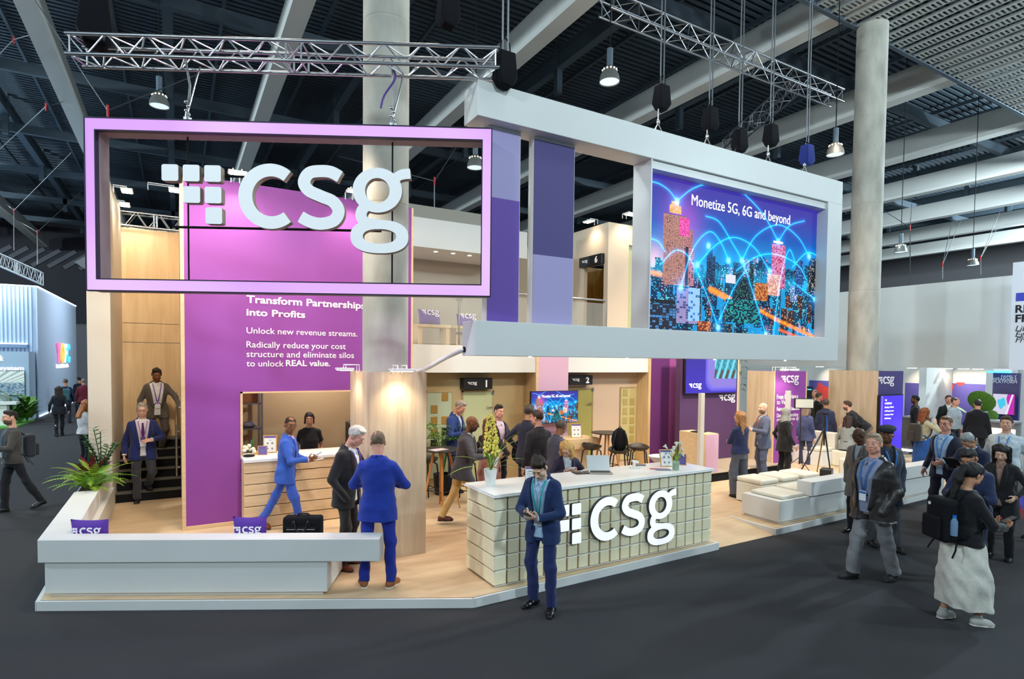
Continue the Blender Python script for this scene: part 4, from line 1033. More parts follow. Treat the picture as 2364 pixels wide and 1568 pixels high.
q2 = at(1352, 1090, ZC+.01); b = MB(); b.tube([tuple(v) for v in _cat([(q2.x-.05, q2.y+.03, q2.z+.006), (q2.x+.02, q2.y+.04, q2.z+.03), (q2.x+.06, q2.y-.01, q2.z+.02), (q2.x+.02, q2.y-.05, q2.z+.006)], 5)], .007, 6)
tag(b.build('badge_clip', m_gloss, smooth=60), 'white plastic badge strap lying on the dark tablet', 'clip')
q = at(1466, 1081, ZC); t = thing('scanner_stand', 'white handheld scanner on its stand on the counter', 'scanner', q)
b = MB(); b.cbox(q+Vector((0, 0, .007)), .15, .08, .014, Matrix.Rotation(-.4, 3, 'Z')); b.build('base', m_gloss, t, bevel=.005)
b = MB(); b.cbox(q+Vector((-.02, 0, .05)), .035, .05, .08, Matrix.Rotation(-.4, 3, 'Z')); b.cbox(q+Vector((0, 0, .095)), .1, .055, .035, Matrix.Rotation(-.4, 3, 'Z') @ Matrix.Rotation(.2, 3, 'Y')); b.build('scanner_head', m_gloss, t, bevel=.01)
q = at(1476, 1077, ZC); b = MB(); b.tube([(q.x-.03, q.y+.05, q.z+.013), (q.x+.07, q.y+.02, q.z+.013), (q.x+.11, q.y-.02, q.z+.013)], .012, 8); tag(b.build('handset_cable', mat('plug_grey', (120, 120, 124), .5), smooth=60), 'short grey cable and plug behind the scanner', 'cable')
for k, (px, py, rz, L, c) in enumerate(((1516, 1083, -.62, .2, (196, 110, 104)), (1524, 1083, -.56, .22, (206, 130, 120)), (1530, 1085, -.5, .22, (120, 130, 160)))):
    q = at(px, py, ZC); M = Matrix.Translation(q) @ Matrix.Rotation(rz, 4, 'Z'); b = MB(); b.T = M; b.box(-L/2, L/2, -.045, .045, .001+.0026*k, .0034+.0026*k)
    tag(b.build('leaflet', mat('leaflet_%d' % k, c, .6)), ('coral leaflet at the bottom of the small stack beside the vase', 'salmon leaflet in the middle of the small stack beside the vase', 'slate blue leaflet on top of the small stack beside the vase')[k], 'leaflet')

# tv on the pink pier and the ledge below
def tv(M, w, h, img, name, label, loc, parts=True):
    t = thing(name, label, 'screen', loc)
    b = MB(); b.T = M; b.box(-.012, w+.012, -.012, h+.012, -.05, -.002); b.build('casing', m_black, t, bevel=.004)
    picture(img, M, w, h, t); return t
t = tv(frame((6.59, 10.38, 1.37), (1, 0, 0)), 1.24, .69, CITY[::2, ::2], 'television', 'wall television on the pink pier repeating the night city picture', (7.2, 10.4, 1.36))
text('caption', 'Monetize 5G, 6G and beyond', frame((6.86, 10.379, 1.93), (1, 0, 0)), m_lit, t, height=.062, width=.75, bold=0, thick=.003, lift=0.001)
b = MB(); b.box(7.0, 7.5, 10.43, 10.63, 1.5, 1.9); b.build('wall_bracket', m_black, t)
t = thing('demo_ledge', 'stepped oak demo desk under the wall television', 'desk', (7.55, 10.2, .1))
b = MB(); b.box(6.95, 8.1, 9.95, 10.5, .82, 1.04); b.build('desk_top', m_woodh, t, bevel=.004)
b = MB(); b.box(7.0, 7.85, 10.0, 10.5, .1, .82); b.build('desk_base', m_woodh, t, bevel=.004)
tablet_frame(Vector((7.62, 10.12, 1.04)), math.radians(-20), .24, .32, 12, 'oak framed card of pictograms on the demo desk under the television')

# ------------------------------------------------------------------ bar furniture
m_shell = mat('seat_black', (44, 38, 32), .35)
def bar_stool(loc, rz, label, h=.76):
    loc = Vector(loc); t = thing('bar_stool', label, 'stool', loc, rz, 'black bar stools')
    M = Matrix.Translation(loc) @ Matrix.Rotation(rz, 4, 'Z')
    b = MB(); n = 28; vs = []; fs = []
    prof = [(0, .0), (.5, -.006), (.8, .004), (1.0, .045), (1.03, .05), (.98, .022), (.7, -.028), (0, -.034)]
    for r, z in prof:
        for k in range(n):
            a = 2*PI*k/n; back = max(0, math.sin(a))**2
            vs.append(M @ Vector((.225*r*math.cos(a), .20*r*math.sin(a), h+z+(.05*back*r**3 if r > .5 else 0))))
    for i in range(len(prof)-1): fs += [(i*n+k, i*n+(k+1) % n, (i+1)*n+(k+1) % n, (i+1)*n+k) for k in range(n)]
    b.add(vs, fs); b.build('seat', m_shell, t, smooth=60)
    for sx in (-1, 1):
        for sy in (-1, 1):
            b = MB(); b.tube([M @ Vector((.1*sx, .1*sy, h-.03)), M @ Vector((.14*sx, .13*sy, h-.06)), M @ Vector((.21*sx, .19*sy, 0))], [.014, .015, .013], 8); b.build('leg', m_black, t, smooth=60)
    b = MB(); b.tube([M @ Vector((.187*sx, .172*sy, .24)) for sx, sy in ((-1, -1), (1, -1), (1, 1), (-1, 1))], .009, 6, closed=True); b.build('footrest', m_black, t, smooth=60)
    return t
def high_table(loc, rz, label, r=.35, h=1.06):
    loc = Vector(loc); t = thing('high_table', label, 'table', loc, rz)
    M = Matrix.Translation(loc) @ Matrix.Rotation(rz, 4, 'Z')
    b = MB(); b.lathe([(r-.02, h-.02), (r, h-.012), (r, h), (r-.004, h+.004)], loc, 40); b.build('tabletop', mat('table_black', (46, 44, 38), .4), t, smooth=30)
    for k in range(4):
        a = PI/4+k*PI/2; b = MB(); b.tube([M @ Vector((.13*math.cos(a), .13*math.sin(a), h-.02)), M @ Vector((.33*math.cos(a), .33*math.sin(a), 0))], [.024, .016], 10); b.build('leg', wood('leg_oak', (214, 150, 84), (186, 120, 62), (20, 20, 2)), t, smooth=60)
    b = MB(); b.tube([M @ Vector((.272*math.cos(PI/4+k*PI/2), .272*math.sin(PI/4+k*PI/2), .34)) for k in range(4)], .008, 6, closed=True); b.build('stretcher', m_black, t)
    return t
high_table((4.02, 9.25, .1), .45, 'round black high table with oak legs beside the column box')
b = MB(); b.cbox((3.92, 9.15, 1.168), .3, .2, .006, Matrix.Rotation(.3, 3, 'Z')); tag(b.build('brochure', mat('brochure', (206, 190, 196), .6)), 'pale brochure lying on the high table beside the column box', 'brochure')
bar_stool((4.62, 9.55, .1), 2.2, 'black bar stool right of the first high table')
bar_stool((3.98, 9.85, .1), .3, 'black bar stool behind the first high table')
high_table((8.25, 9.85, .1), .3, 'round black high table near the second glass door')
bar_stool((7.75, 9.75, .1), .2, 'black bar stool left of the second high table')
bar_stool((8.60, 9.22, .1), -.6, 'black bar stool right of the second high table by the plum wall')
ch = bar_stool((7.95, 9.1, .1), -.5, 'black bar stool that carries the backpack')
bc = Vector((7.97, 9.12, .93)); t = thing('backpack', 'black backpack hung on the bar stool back by the second high table', 'backpack', (bc.x, bc.y, .88))
M = Matrix.Translation(bc) @ Matrix.Rotation(-.5, 4, 'Z')
b = MB(); b.T = M; b.ellipsoid((0, 0, .17), .17, .09, .25, n=20, m=14); b.build('pack', m_blackf, t, smooth=80)
for sx in (-1, 1):
    b = MB(); b.T = M; b.tube([tuple(v) for v in _cat([(.08*sx, -.08, .38), (.13*sx, -.11, .2), (.16*sx, -.08, 0), (.18*sx, -.05, -.16)], 5)], .018, 6); b.build('shoulder_strap', m_black, t, smooth=60)
b = MB(); b.T = M; b.tube([(-.04, -.03, .41), (0, -.03, .46), (.04, -.03, .41)], .01, 6); b.build('carry_loop', m_black, t)
# white shell chair just behind the counter
q = at(1527, 1060, .1); cl = Vector((7.0, 6.95, .1)); t = thing('shell_chair', 'white shell stool with oak legs behind the right end of the counter', 'chair', cl)
b = MB(); n = 24; vs = []; fs = []
prof = [(0, 0), (.6, .01), (1, .08), (1.02, .085), (.95, .06), (.6, -.015), (0, -.025)]
for r, z in prof:
    for k in range(n): a = 2*PI*k/n; vs.append(cl+Vector((.23*r*math.cos(a), .2*r*math.sin(a), .98+z+.07*max(0, math.cos(a+.6))*r**2)))
for i in range(len(prof)-1): fs += [(i*n+k, i*n+(k+1) % n, (i+1)*n+(k+1) % n, (i+1)*n+k) for k in range(n)]
b.add(vs, fs); b.build('seat', m_pot, t, smooth=60)
for k in range(4):
    a = PI/4+k*PI/2; b = MB(); b.tube([cl+Vector((.1*math.cos(a), .1*math.sin(a), .96)), cl+Vector((.24*math.cos(a), .24*math.sin(a), 0))], [.018, .013], 8); b.build('leg', wood('leg_oak', (214, 150, 84), (186, 120, 62), (20, 20, 2)), t, smooth=60)
# palm by the frosted wall
q = Vector((4.50, 10.28, .1)); t = thing('potted_palm', 'potted palm with long fronds behind the first high table', 'plant', q)
b = MB(); b.lathe([(.16, 0), (.19, .4), (.17, .4), (.16, .34)], q, 20); b.build('pot', m_black, t, smooth=40)
for k in range(14):
    a = k*2.4; b = MB(); base = q+Vector((0, 0, .36)); L = R.uniform(.9, 1.3); d = Vector((math.cos(a), math.sin(a), 0)); pts = _cat([base, base+d*.12+Vector((0, 0, .6)), base+d*.24+Vector((0, 0, L*.8)), base+d*.46+Vector((0, 0, L*.75))], 4)
    b.tube([tuple(v) for v in pts], .006, 5)
    for i in range(4, len(pts)):
        for s in (-1, 1): leaf(b, pts[i], Vector((-d.y*s, d.x*s, 0))+d*.5, .22, .014, .6, .35, 4)
    b.build('frond', m_leaf, t, smooth=60)

# hatch counter things
ZH = 1.176
q = at(575, 1054, ZH); t = thing('flower_arrangement', 'pale roses with a dark leaf in a low black dish on the hatch counter', 'flowers', q)
b = MB(); b.lathe([(.07, 0), (.085, .008), (.085, .02), (.07, .022)], q, 20); b.build('dish', m_black, t, smooth=40)
for k, (dx, dz) in enumerate(((-.07, .08), (-.03, .11), (.02, .085), (.055, .1), (.0, .15), (-.06, .13), (.07, .06))):
    b = MB(); c = q+Vector((dx, -.03+.02*(k % 3), dz+.02)); b.ellipsoid(c, .033, .033, .03, n=10, m=8); b.ellipsoid(c+Vector((0, -.008, .012)), .018, .018, .02, n=8, m=6); b.build('rose', mat('rose_cream', (240, 224, 196), .6), t, smooth=80)
for k in range(3): b = MB(); leaf(b, q+Vector((.03, 0, .05)), (.6-.5*k, .3, 0), .28-.05*k, .022, .1, .9, 6); b.build('leaf', m_leafd, t, smooth=60)
b = MB(); b.lathe([(.03, .0), (.035, .03), (.03, .05)], at(592, 1050, ZH)+Vector((.0, .05, 0)), 14); tag(b.build('tea_light', mat('amber_wax', (240, 180, 80), .4), smooth=40), 'amber tea light behind the small hatch frame', 'candle')
tablet_frame(at(606, 1051, ZH), -.25, .145, .15, 10, 'small violet framed card on the hatch counter', m_print, False, False)
tablet_frame(at(623, 1046, ZH), -.25, .21, .29, 9, 'tall oak framed card on the hatch counter')
q = at(812, 1032, ZH); t = thing('coffee_machine', 'black coffee machine at the right end of the hatch counter', 'coffee machine', (2.62, 9.95, ZH))
b = MB(); b.box(2.55, 2.9, 9.8, 10.1, ZH, ZH+.46); b.build('body', m_black, t, bevel=.02)
b = MB(); b.box(2.54, 2.62, 9.76, 9.8, ZH+.05, ZH+.2); b.build('drip_tray', m_paper, t); b = MB(); b.lathe([(.04, .46), (.05, .5), (.03, .53)], (2.62, 9.9, ZH), 14); b.build('hopper', m_steel, t, smooth=40)

# ------------------------------------------------------------------ bench cushions with the mark, briefcase
def pillow(c, w, h, rz, tilt, label, cat_='pillow', m=None):
    t = thing('pillow', label, cat_, c, rz, 'violet logo pillows')
    M = Matrix.Translation(c) @ Matrix.Rotation(rz, 4, 'Z') @ Matrix.Rotation(math.radians(-tilt), 4, 'X') @ Matrix.Translation((0, 0, h/2))
    n = 14; vs = []; fs = []
    for side in (-1, 1):
        for j in range(n+1):
            for i in range(n+1):
                u = 2*i/n-1; v = 2*j/n-1
                th = .075*((1-u*u)*(1-v*v))**.45
                vs.append((u*w/2*(1-.05*(1-v*v)), side*th, v*h/2*(1-.07*(1-u*u))))
    k = (n+1)**2
    for j in range(n):
        for i in range(n):
            a = j*(n+1)+i; fs.append((a, a+1, a+n+2, a+n+1)); fs.append((k+a, k+a+n+1, k+a+n+2, k+a+1))
    b = MB(); b.T = M; b.add(vs, fs); b.build('cover', mat('pillow_violet', (92, 52, 160), .75), t, smooth=80)
    A = M @ Matrix(((1, 0, 0, -.40*w), (0, 0, -1, -.076), (0, 1, 0, h*.10), (0, 0, 0, 1)))
    logo_parts(A, w*.80/LOGO_W, m_txt, t, .004, False, 'printed_mark')
    return t
def bsp(s, d, z): q = Vector((-1.33, 7.80, 0))+SD*s+SN*d; return Vector((q.x, q.y, z))
def s_of(px): p = onP(px, 1236, Vector((-1.33, 7.80, 0))+SN*.30, SN); return (p-Vector((-1.33, 7.8, 0))).dot(SD)
pillow(bsp(s_of(207), .33, .48), .42, .40, TH, -4, 'violet logo pillow behind the bench wall at its far left corner')
pillow(bsp(s_of(577), .33, .48), .38, .43, TH, -4, 'violet logo pillow behind the bench wall next to the briefcase')
q = bsp(s_of(693), .42, .484); t = thing('briefcase', 'black laptop briefcase standing behind the bench wall', 'bag', q, TH)
M = Matrix.Translation(q) @ Matrix.Rotation(TH, 4, 'Z')
b = MB(); b.T = M; b.box(-.22, .22, -.08, .08, 0, .40); b.build('body', m_blackf, t, bevel=.035, seg=3)
b = MB(); b.T = M; b.box(-.18, .18, -.105, -.08, .03, .30); b.build('front_pocket', m_blackf, t, bevel=.02)
for sy in (-1, 1): b = MB(); b.T = M; b.tube([tuple(v) for v in _cat([(-.10, -.085*sy, .30), (-.08, -.1*sy, .36), (-.05, -.11*sy, .26), (0, -.12*sy, .24), (.05, -.11*sy, .26), (.08, -.1*sy, .36), (.10, -.085*sy, .30)], 4)], .011, 6); b.build('carry_handle', m_black, t, smooth=60)
b = MB(); b.T = M; b.tube([(-.08, 0, .40), (-.05, 0, .425), (.05, 0, .425), (.08, 0, .40)], .012, 6); b.build('top_handle', m_black, t, smooth=60)
b = MB(); b.T = M; b.box(-.16, .16, -.107, -.104, .262, .27); b.build('zip', m_steel, t)
# balcony seats and their pillows
for x, lab in ((4.63, 'pale oak balcony bench beside the purple wall edge'), (5.50, 'pale oak balcony bench behind the portal end')):
    t = thing('balcony_bench', lab, 'bench', (x, 11.3, 3.0))
    b = MB(); b.box(x-.35, x+.40, 11.1, 11.55, 3.40, 3.46); b.build('seat', m_wood, t, bevel=.01)
    b = MB(); b.box(x-.33, x-.24, 11.14, 11.5, 3.0, 3.40); b.build('leg', m_wood, t); b = MB(); b.box(x+.30, x+.38, 11.14, 11.5, 3.0, 3.40); b.build('leg', m_wood, t)
pillow(Vector((4.63, 11.3, 3.46)), .5, .33, .05, 12, 'violet logo pillow on the balcony bench beside the purple wall edge')
pillow(Vector((5.50, 11.3, 3.46)), .5, .27, .05, 12, 'violet logo pillow on the balcony bench, partly behind the portal')

# ------------------------------------------------------------------ planter plants
R = random.Random(11)
def frond(t, base, d, L, m, w=.03, droop=.9, up=.55, n=16):
    b = MB(); d = Vector((d[0], d[1], 0)).normalized(); p = Vector(base); v = Vector((d.x*(1-up), d.y*(1-up), up)).normalized(); s = Vector((-d.y, d.x, 0)); pts = []
    for i in range(n+1): pts.append(p.copy()); p = p+v*(L/n); v = (v+Vector((d.x*.2, d.y*.2, -droop))*(1.5/n)).normalized()
    b.tube(pts, .0035, 4, caps=False)
    for i in range(2, n+1):
        ww = w*2.4*math.sin(PI*(i/n*.85+.12)); e = (pts[i]-pts[i-1]).normalized()
        for sg_ in (-1, 1):
            q = pts[i]; a = q+s*sg_*ww+e*ww*.35+Vector((0, 0, -.12*ww)); h = e*(L/n*.42)
            b.add([q-h, q+h, a+h*.3, a-h*.3], [(0, 1, 2, 3)])
    b.build('frond', m, t, smooth=60)
def plant(name, label, c, spec):
    t = thing(name, label, 'plant', c); spec(t, Vector(c)); return t
def fern(t, c):
    for k in range(26):
        a = k*2.399+R.uniform(-.2, .2); frond(t, c+Vector((.04*math.cos(a), .04*math.sin(a), 0)), (math.cos(a), math.sin(a)), R.uniform(.32, .62), m_leafy if k % 3 else m_leaf, .026, R.uniform(.7, 1.3), R.uniform(.4, .75))
plant('potted_fern', 'bright green fern spilling over the front of the left planter', (-1.18, 10.62, .712), fern)
plant('potted_fern', 'bright green fern in the middle of the left planter', (-1.16, 10.98, .712), fern)
def zz(t, c):
    for k in range(7):
        a = k*.9+.3; d = Vector((math.cos(a), math.sin(a), 0)); L = R.uniform(.45, .85); b = MB(); pts = _cat([c, c+d*.06+Vector((0, 0, L*.5)), c+d*.22+Vector((0, 0, L))], 6); b.tube([tuple(v) for v in pts], .008, 5)
        for i in range(4, len(pts)):
            for s in (-1, 1): leaf(b, pts[i], Vector((-d.y*s, d.x*s, 0))+d*.4, .11, .026, .2, .35, 4)
        b.build('branch', m_leafd, t, smooth=60)
plant('zamioculcas', 'dark glossy upright plant against the pillar in the left planter', (-1.10, 11.35, .712), zz)
def cord(t, c):
    for k in range(9):
        a = k*2.4; b = MB(); leaf(b, c, (math.cos(a), math.sin(a), 0), R.uniform(.4, .6), .05, .25, R.uniform(.5, .8), 7); b.build('leaf', mat('leaf_maroon', (126, 40, 62), .45, var=.5, vscale=14) if k % 3 else m_leafd, t, smooth=60)
plant('red_leaf_plant', 'plant with maroon leaves at the back of the left planter', (-1.2, 11.25, .712), cord)

# ------------------------------------------------------------------ right hand side of the stand
t = thing('lounge_bench', 'long white bench with raised back along the right front edge', 'bench', (11.2, 6.15, .1))
b = MB(); b.box(8.49, 13.97, 5.81, 6.53, .135, .478); b.build('seat_box', m_white, t, bevel=.006)
b = MB(); b.box(8.52, 13.94, 5.84, 6.50, .1, .137); b.build('plinth', m_white, t)
b = MB(); b.box(9.27, 13.9, 5.765, 6.03, .485, .725); b.build('backrest_wall', m_white, t, bevel=.006)
m_cush = mat('cream_leather', (226, 220, 204), .5, bump=.08, bscale=14)
def cushion(x0, x1, y0, y1, z0, h, label):
    b = MB(); b.box(x0, x1, y0, y1, z0, z0+h); o = b.build('seat_cushion', m_cush, bevel=.025, seg=3); tag(o, label, 'cushion', 'bench seat cushions')
cushion(8.62, 9.23, 5.86, 6.46, .478, .06, 'cream seat cushion on the open left end of the lounge bench')
cushion(9.36, 9.95, 6.06, 6.50, .478, .06, 'cream seat cushion second from the left end of the lounge bench')
cushion(10.1, 10.7, 6.06, 6.50, .478, .06, 'cream seat cushion third along the lounge bench')
for k, x in enumerate((9.27, 9.90, 10.53)):
    t = thing('ottoman', 'cream leather cube ottoman, '+('nearest the woman in navy', 'middle one of the row', 'last of the row by the tripod')[k], 'ottoman', (x+.26, 6.99, .1), group='ottoman cubes')
    b = MB(); b.box(x, x+.52, 6.72, 7.26, .112, .475); b.build('body', m_cush, t, bevel=.015, seg=2)
    b = MB(); b.box(x-.004, x+.524, 6.716, 7.264, .478, .575); b.build('padded_top', m_cush, t, bevel=.04, seg=4)
    b = MB(); b.box(x+.03, x+.49, 6.75, 7.23, .1, .114); b.build('plinth', m_black, t)
# stage with the aubergine wall, its screen, the kiosk
b = MB(); b.box(9.45, 12.6, 8.62, 9.83, .1, .285); tag(b.build('low_stage', [m_blackm]), 'low black stage in front of the aubergine wall', 'stage', kind='structure')
b = MB(); b.box(9.45, 12.6, 8.60, 9.83, .285, .30); tag(b.build('stage_top', mat('taupe_floor', (176, 160, 138), .5)), 'taupe floor sheet of the low stage', 'stage floor', kind='structure')
t = thing('screen_wall', 'aubergine wall with white csg mark below the big violet screen', 'wall', (11.5, 9.9, .3))
b = MB(); b.box(10.46, 12.5, 9.83, 9.98, .3, 3.1); b.build('wall_face', m_aub, t)
b = MB(); b.box(12.5, 12.55, 9.825, 9.98, .3, 3.1); b.build('edge_trim', m_woodh, t)
p = onY(1660, 926, 9.82); q = onY(1697, 926, 9.82); logo_parts(frame((p.x, 9.83, p.z), (1, 0, 0)), (q.x-p.x)/LOGO_W, m_txt, t, .012, False, 'logo')
def violet_picture(nx, ny):
    rng = np.random.default_rng(3); L = lambda c: np.array(lin(c))
    U, V = np.meshgrid((np.arange(nx)+.5)/nx*1.78, (np.arange(ny)+.5)/ny); img = np.zeros((ny, nx, 3)); img[:] = L((64, 48, 190))+(L((40, 30, 120))-L((64, 48, 190)))*V[..., None]*.6
    f = lambda x0, y0, r: np.hypot(np.maximum(x0-U, 0), np.maximum(y0-V, 0))-r
    for k, c in enumerate(((96, 84, 216), (112, 104, 230), (128, 116, 224), (140, 124, 214))):
        m = f(.92+.035*k, .30+.035*k, .26); img[m < 0] = L(c)
    m = (U > .98) & (V > .34); base = L((70, 190, 214))[None, None]*np.ones_like(img)
    n = np.sin(U*90+np.sin(V*40)*2)*np.sin(V*70+np.sin(U*30)*3); base = base*np.clip(.55+.5*n, .05, 1.1)[..., None]
    slant = np.sin((U*2.2-V*.9)*13) > .35; base[slant] = L((120, 206, 226))
    low = (V < .55) & (np.sin((U*2.2-V*.9)*13) < -.4); base[low] = L((96, 70, 64)); img[m] = base[m]
    return img
t = tv(frame((10.52, 9.72, 1.985), (1, 0, 0)), 1.8, 1.02, violet_picture(180, 102), 'television', 'large violet screen with rounded picture on the aubergine wall', (11.4, 9.75, 1.98))
p = onY(1591, 896, 9.72); q = onY(1619, 896, 9.72); logo_parts(frame((p.x, 9.719, p.z), (1, 0, 0)), (q.x-p.x)/LOGO_W, m_lit, t, .002, False, 'logo')
t = thing('kiosk', 'oak demo plinth with a pink front on the low stage', 'plinth', (10.2, 8.9, .3))
b = MB(); b.box(10.0, 10.42, 8.66, 9.4, .3, 1.16); b.build('oak_body', m_woodh, t); b = MB(); b.box(10.02, 10.42, 8.645, 8.66, .3, 1.14); b.build('pink_front', m_pink, t)
b = MB(); b.cbox((10.2, 9.0, 1.172), .34, .24, .02, Matrix.Rotation(.2, 3, 'Z')); tag(b.build('tablet', m_black, bevel=.004), 'black tablet lying on the oak plinth with the pink front', 'tablet')
def post(x, y, z0, z1, label):
    t = thing('totem_post', label, 'post', (x, y, z0))
    b = MB(); b.box(x-.055, x+.055, y-.04, y+.04, z0+.02, z1); b.build('shaft', m_offw, t, bevel=.004); b = MB(); b.cbox((x, y, z0+.01), .2, .2, .02); b.build('foot_plate', m_gloss, t)
p = onY(1620, 908, 8.35); post(p.x, 8.35, .1, p.z, 'slim white square post in front of the pink plinth')
post(12.75, 8.58, .1, 2.07, 'slim white square post in front of the purple banner block')
# video light and tripod
q = at(1845, 1083, .1); t = thing('video_light', 'rectangular video light on a thin black stand', 'lamp', q)
b = MB(); b.tube([q+Vector((0, 0, .12)), q+Vector((0, 0, 1.55))], [.014, .009], 8); b.build('stand', m_black, t)
for k in range(3): a = k*2.09+.3; b = MB(); b.tube([q+Vector((0, 0, .3)), q+Vector((.32*math.cos(a), .32*math.sin(a), .01))], .009, 6); b.build('leg', m_black, t)
M = frame(q+Vector((-.22, .02, 1.52)), (math.cos(-.6), math.sin(-.6), 0)); b = MB(); b.T = M; b.box(0, .46, 0, .25, -.05, 0); b.build('light_head', m_black, t, bevel=.006); b = MB(); b.T = M; b.box(.02, .44, .02, .23, 0, .004); b.build('diffuser', mat('diffuser_grey', (206, 204, 192), .5), t)
q = at(1903, 1098, .1); t = thing('camera_tripod', 'black tripod with a small camera and a blue strap', 'tripod', q)
hd = q+Vector((-.05, .0, 1.22))
for px, py in ((1886, 1090), (1918, 1096), (1842, 1100)):
    f = at(px, py, .1); f = f if (f-q).length < 1.2 else q+Vector((-.6, .25, 0)); b = MB(); b.tube([hd-Vector((0, 0, .1)), f], [.02, .014], 8); b.build('leg', m_black if px != 1886 else mat('tripod_brass', (150, 120, 60), .5), t)
b = MB(); b.tube([hd-Vector((0, 0, .5)), hd+Vector((0, 0, .18))], .018, 8); b.build('centre_column', m_black, t)
b = MB(); b.cbox(hd+Vector((0, 0, .24)), .09, .07, .07); b.tube([hd+Vector((0, 0, .24)), hd+Vector((-.06, -.1, .25))], .03, 10); b.build('camera', m_black, t, bevel=.008)
b = MB(); b.tube([tuple(v) for v in _cat([hd+Vector((.05, 0, .2)), hd+Vector((.07, -.02, .0)), hd+Vector((.06, -.02, -.2))], 4)], .012, 6); b.build('strap', m_skyblue, t, smooth=60)
b = MB(); b.cbox(q+Vector((0, -.05, .09)), .34, .24, .17, Matrix.Rotation(.4, 3, 'Z')); o = b.build('gear_case', m_black, bevel=.02); tag(o, 'black and blue equipment case under the tripod', 'case')
b = MB(); b.cbox(q+Vector((-.04, -.19, .1)), .12, .02, .1, Matrix.Rotation(.4, 3, 'Z')); b2 = b.build('pocket', m_skyblue); b2.parent = o; b2.matrix_parent_inverse = o.matrix_basis.inverted()
# sofa, tables, bench block near the right column
t = thing('lounge_sofa', 'cream lounge seat with a low back beside the purple banner', 'sofa', (14.9, 9.05, .1))
b = MB(); b.box(14.28, 15.05, 8.62, 9.48, .1, .46); b.build('base', m_white, t, bevel=.01); b = MB(); b.box(14.3, 14.82, 8.64, 9.46, .462, .56); b.build('seat_cushion', m_cush, t, bevel=.03, seg=3)
b = MB(); b.box(14.83, 15.03, 8.64, 9.46, .462, .93); b.build('back_cushion', m_cush, t, bevel=.03, seg=3)
q = Vector((15.62, 9.22, .1)); t = thing('round_table', 'low round table with white top and slatted oak drum', 'table', q)
b = MB(); b.lathe([(.40, 0), (.36, .47)], q, 36); b.build('drum', wood('drum_oak', (212, 168, 110), (176, 130, 76), (18, 18, 1)), t, smooth=20); b = MB(); b.lathe([(.46, .47), (.47, .48), (.47, .505), (.46, .51)], q, 40); b.build('tabletop', m_gloss, t, smooth=30)
b = MB(); b.box(13.3, 13.85, 7.15, 7.65, .1, .55); tag(b.build('ottoman', m_cush, bevel=.04, seg=3), 'cream cube seat right of the tripod before the round table', 'ottoman', 'ottoman cubes')
# banner block and right column block
t = thing('banner_block', 'oak sided block with a purple csg banner front', 'wall', (14.2, 9.9, .1))
b = MB(); b.box(13.5, 13.53, 9.5, 10.3, .1, 2.52); b.build('oak_side', m_wood2, t); b = MB(); b.box(13.53, 14.86, 9.49, 10.3, .1, 2.52); b.build('purple_face', m_purple, t)
b = MB(); b.box(13.495, 13.53, 9.48, 9.50, .1, 2.52); b.box(14.86, 14.9, 9.48, 10.3, .1, 2.52); b.build('edge_trim', m_woodh, t)
YB = 9.485
p = onY(1803, 884, YB); q = onY(1843, 884, YB); logo_parts(frame((p.x, YB, p.z), (1, 0, 0)), (q.x-p.x)/LOGO_W, m_txt, t, .012, False, 'logo')
for s, xl, xr, yb, h, bo in (('From Experience', 1793, 1842, 922, .125, .0), ('to Value', 1793, 1822, 934, .125, 0), ('Reinvent your business*', 1793, 1847, 949, .1, .012), ('Decrease operating', 1793, 1842, 964, .1, .0), ('costs and drive up', 1793, 1843, 973, .1, 0), ('loyalty.', 1805, 1830, 983, .1, 0)):
    p = onY(xl, yb, YB); q = onY(xr, yb, YB); text('lettering', s, frame((p.x, YB, p.z), (1, 0, 0)), m_txt, t, height=h, width=q.x-p.x, bold=bo)
for k, px in enumerate((1811, 1834)): p = onY(px, 862, YB-.3); flood((p.x, YB-.3, 2.56), (0, -1), 'flood lamp over the purple csg banner, '+('left one' if k == 0 else 'right one'), (p.x, YB, 1.6), 34, 100, .22, reach=.3)
t = thing('column_cladding', 'oak clad block round the right concrete column with an indigo csg face', 'wall panel', (16.97, 9.06, .1))
b = MB(); b.box(16.3, 16.34, 8.41, 9.72, .1, 2.55); b.build('oak_side', m_wood2, t); b = MB(); b.box(16.34, 17.62, 8.40, 8.44, .1, 2.55); b.build('indigo_face', m_indigo, t); b = MB(); b.box(17.60, 17.64, 8.44, 9.72, .1, 2.55); b.build('oak_side', m_wood2, t); b = MB(); b.box(16.34, 17.6, 9.68, 9.72, .1, 2.55); b.build('oak_side', m_wood2, t)
b = MB(); b.box(16.29, 16.34, 8.39, 8.41, .1, 2.55); b.build('edge_trim', m_woodh, t)
p = onY(2031, 887, 8.39); q = onY(2062, 887, 8.39); logo_parts(frame((p.x-.06, 8.40, p.z), (1, 0, 0)), (q.x-p.x)/LOGO_W*1.15, m_txt, t, .012, False, 'logo')
p = onY(2032, 912, 8.3); q = onY(2078, 1010, 8.3); t = thing('totem_screen', 'upright violet schedule screen on the indigo face', 'screen', ((p.x+q.x)/2, 8.33, .1))
b = MB(); b.box(p.x, q.x+.1, 8.30, 8.36, .25, p.z); b.build('casing', m_black, t, bevel=.006); b = MB(); b.box(p.x+.03, q.x+.07, 8.297, 8.30, .4, p.z-.03); b.build('display', mat('screen_violet', (72, 48, 214), .3, emit=.75), t)
b = MB(); b.box(p.x+.06, p.x+.14, 8.2945, 8.297, .4, p.z-.03); b.build('display_band', mat('screen_violet_light', (118, 96, 236), .3, emit=.8), t)
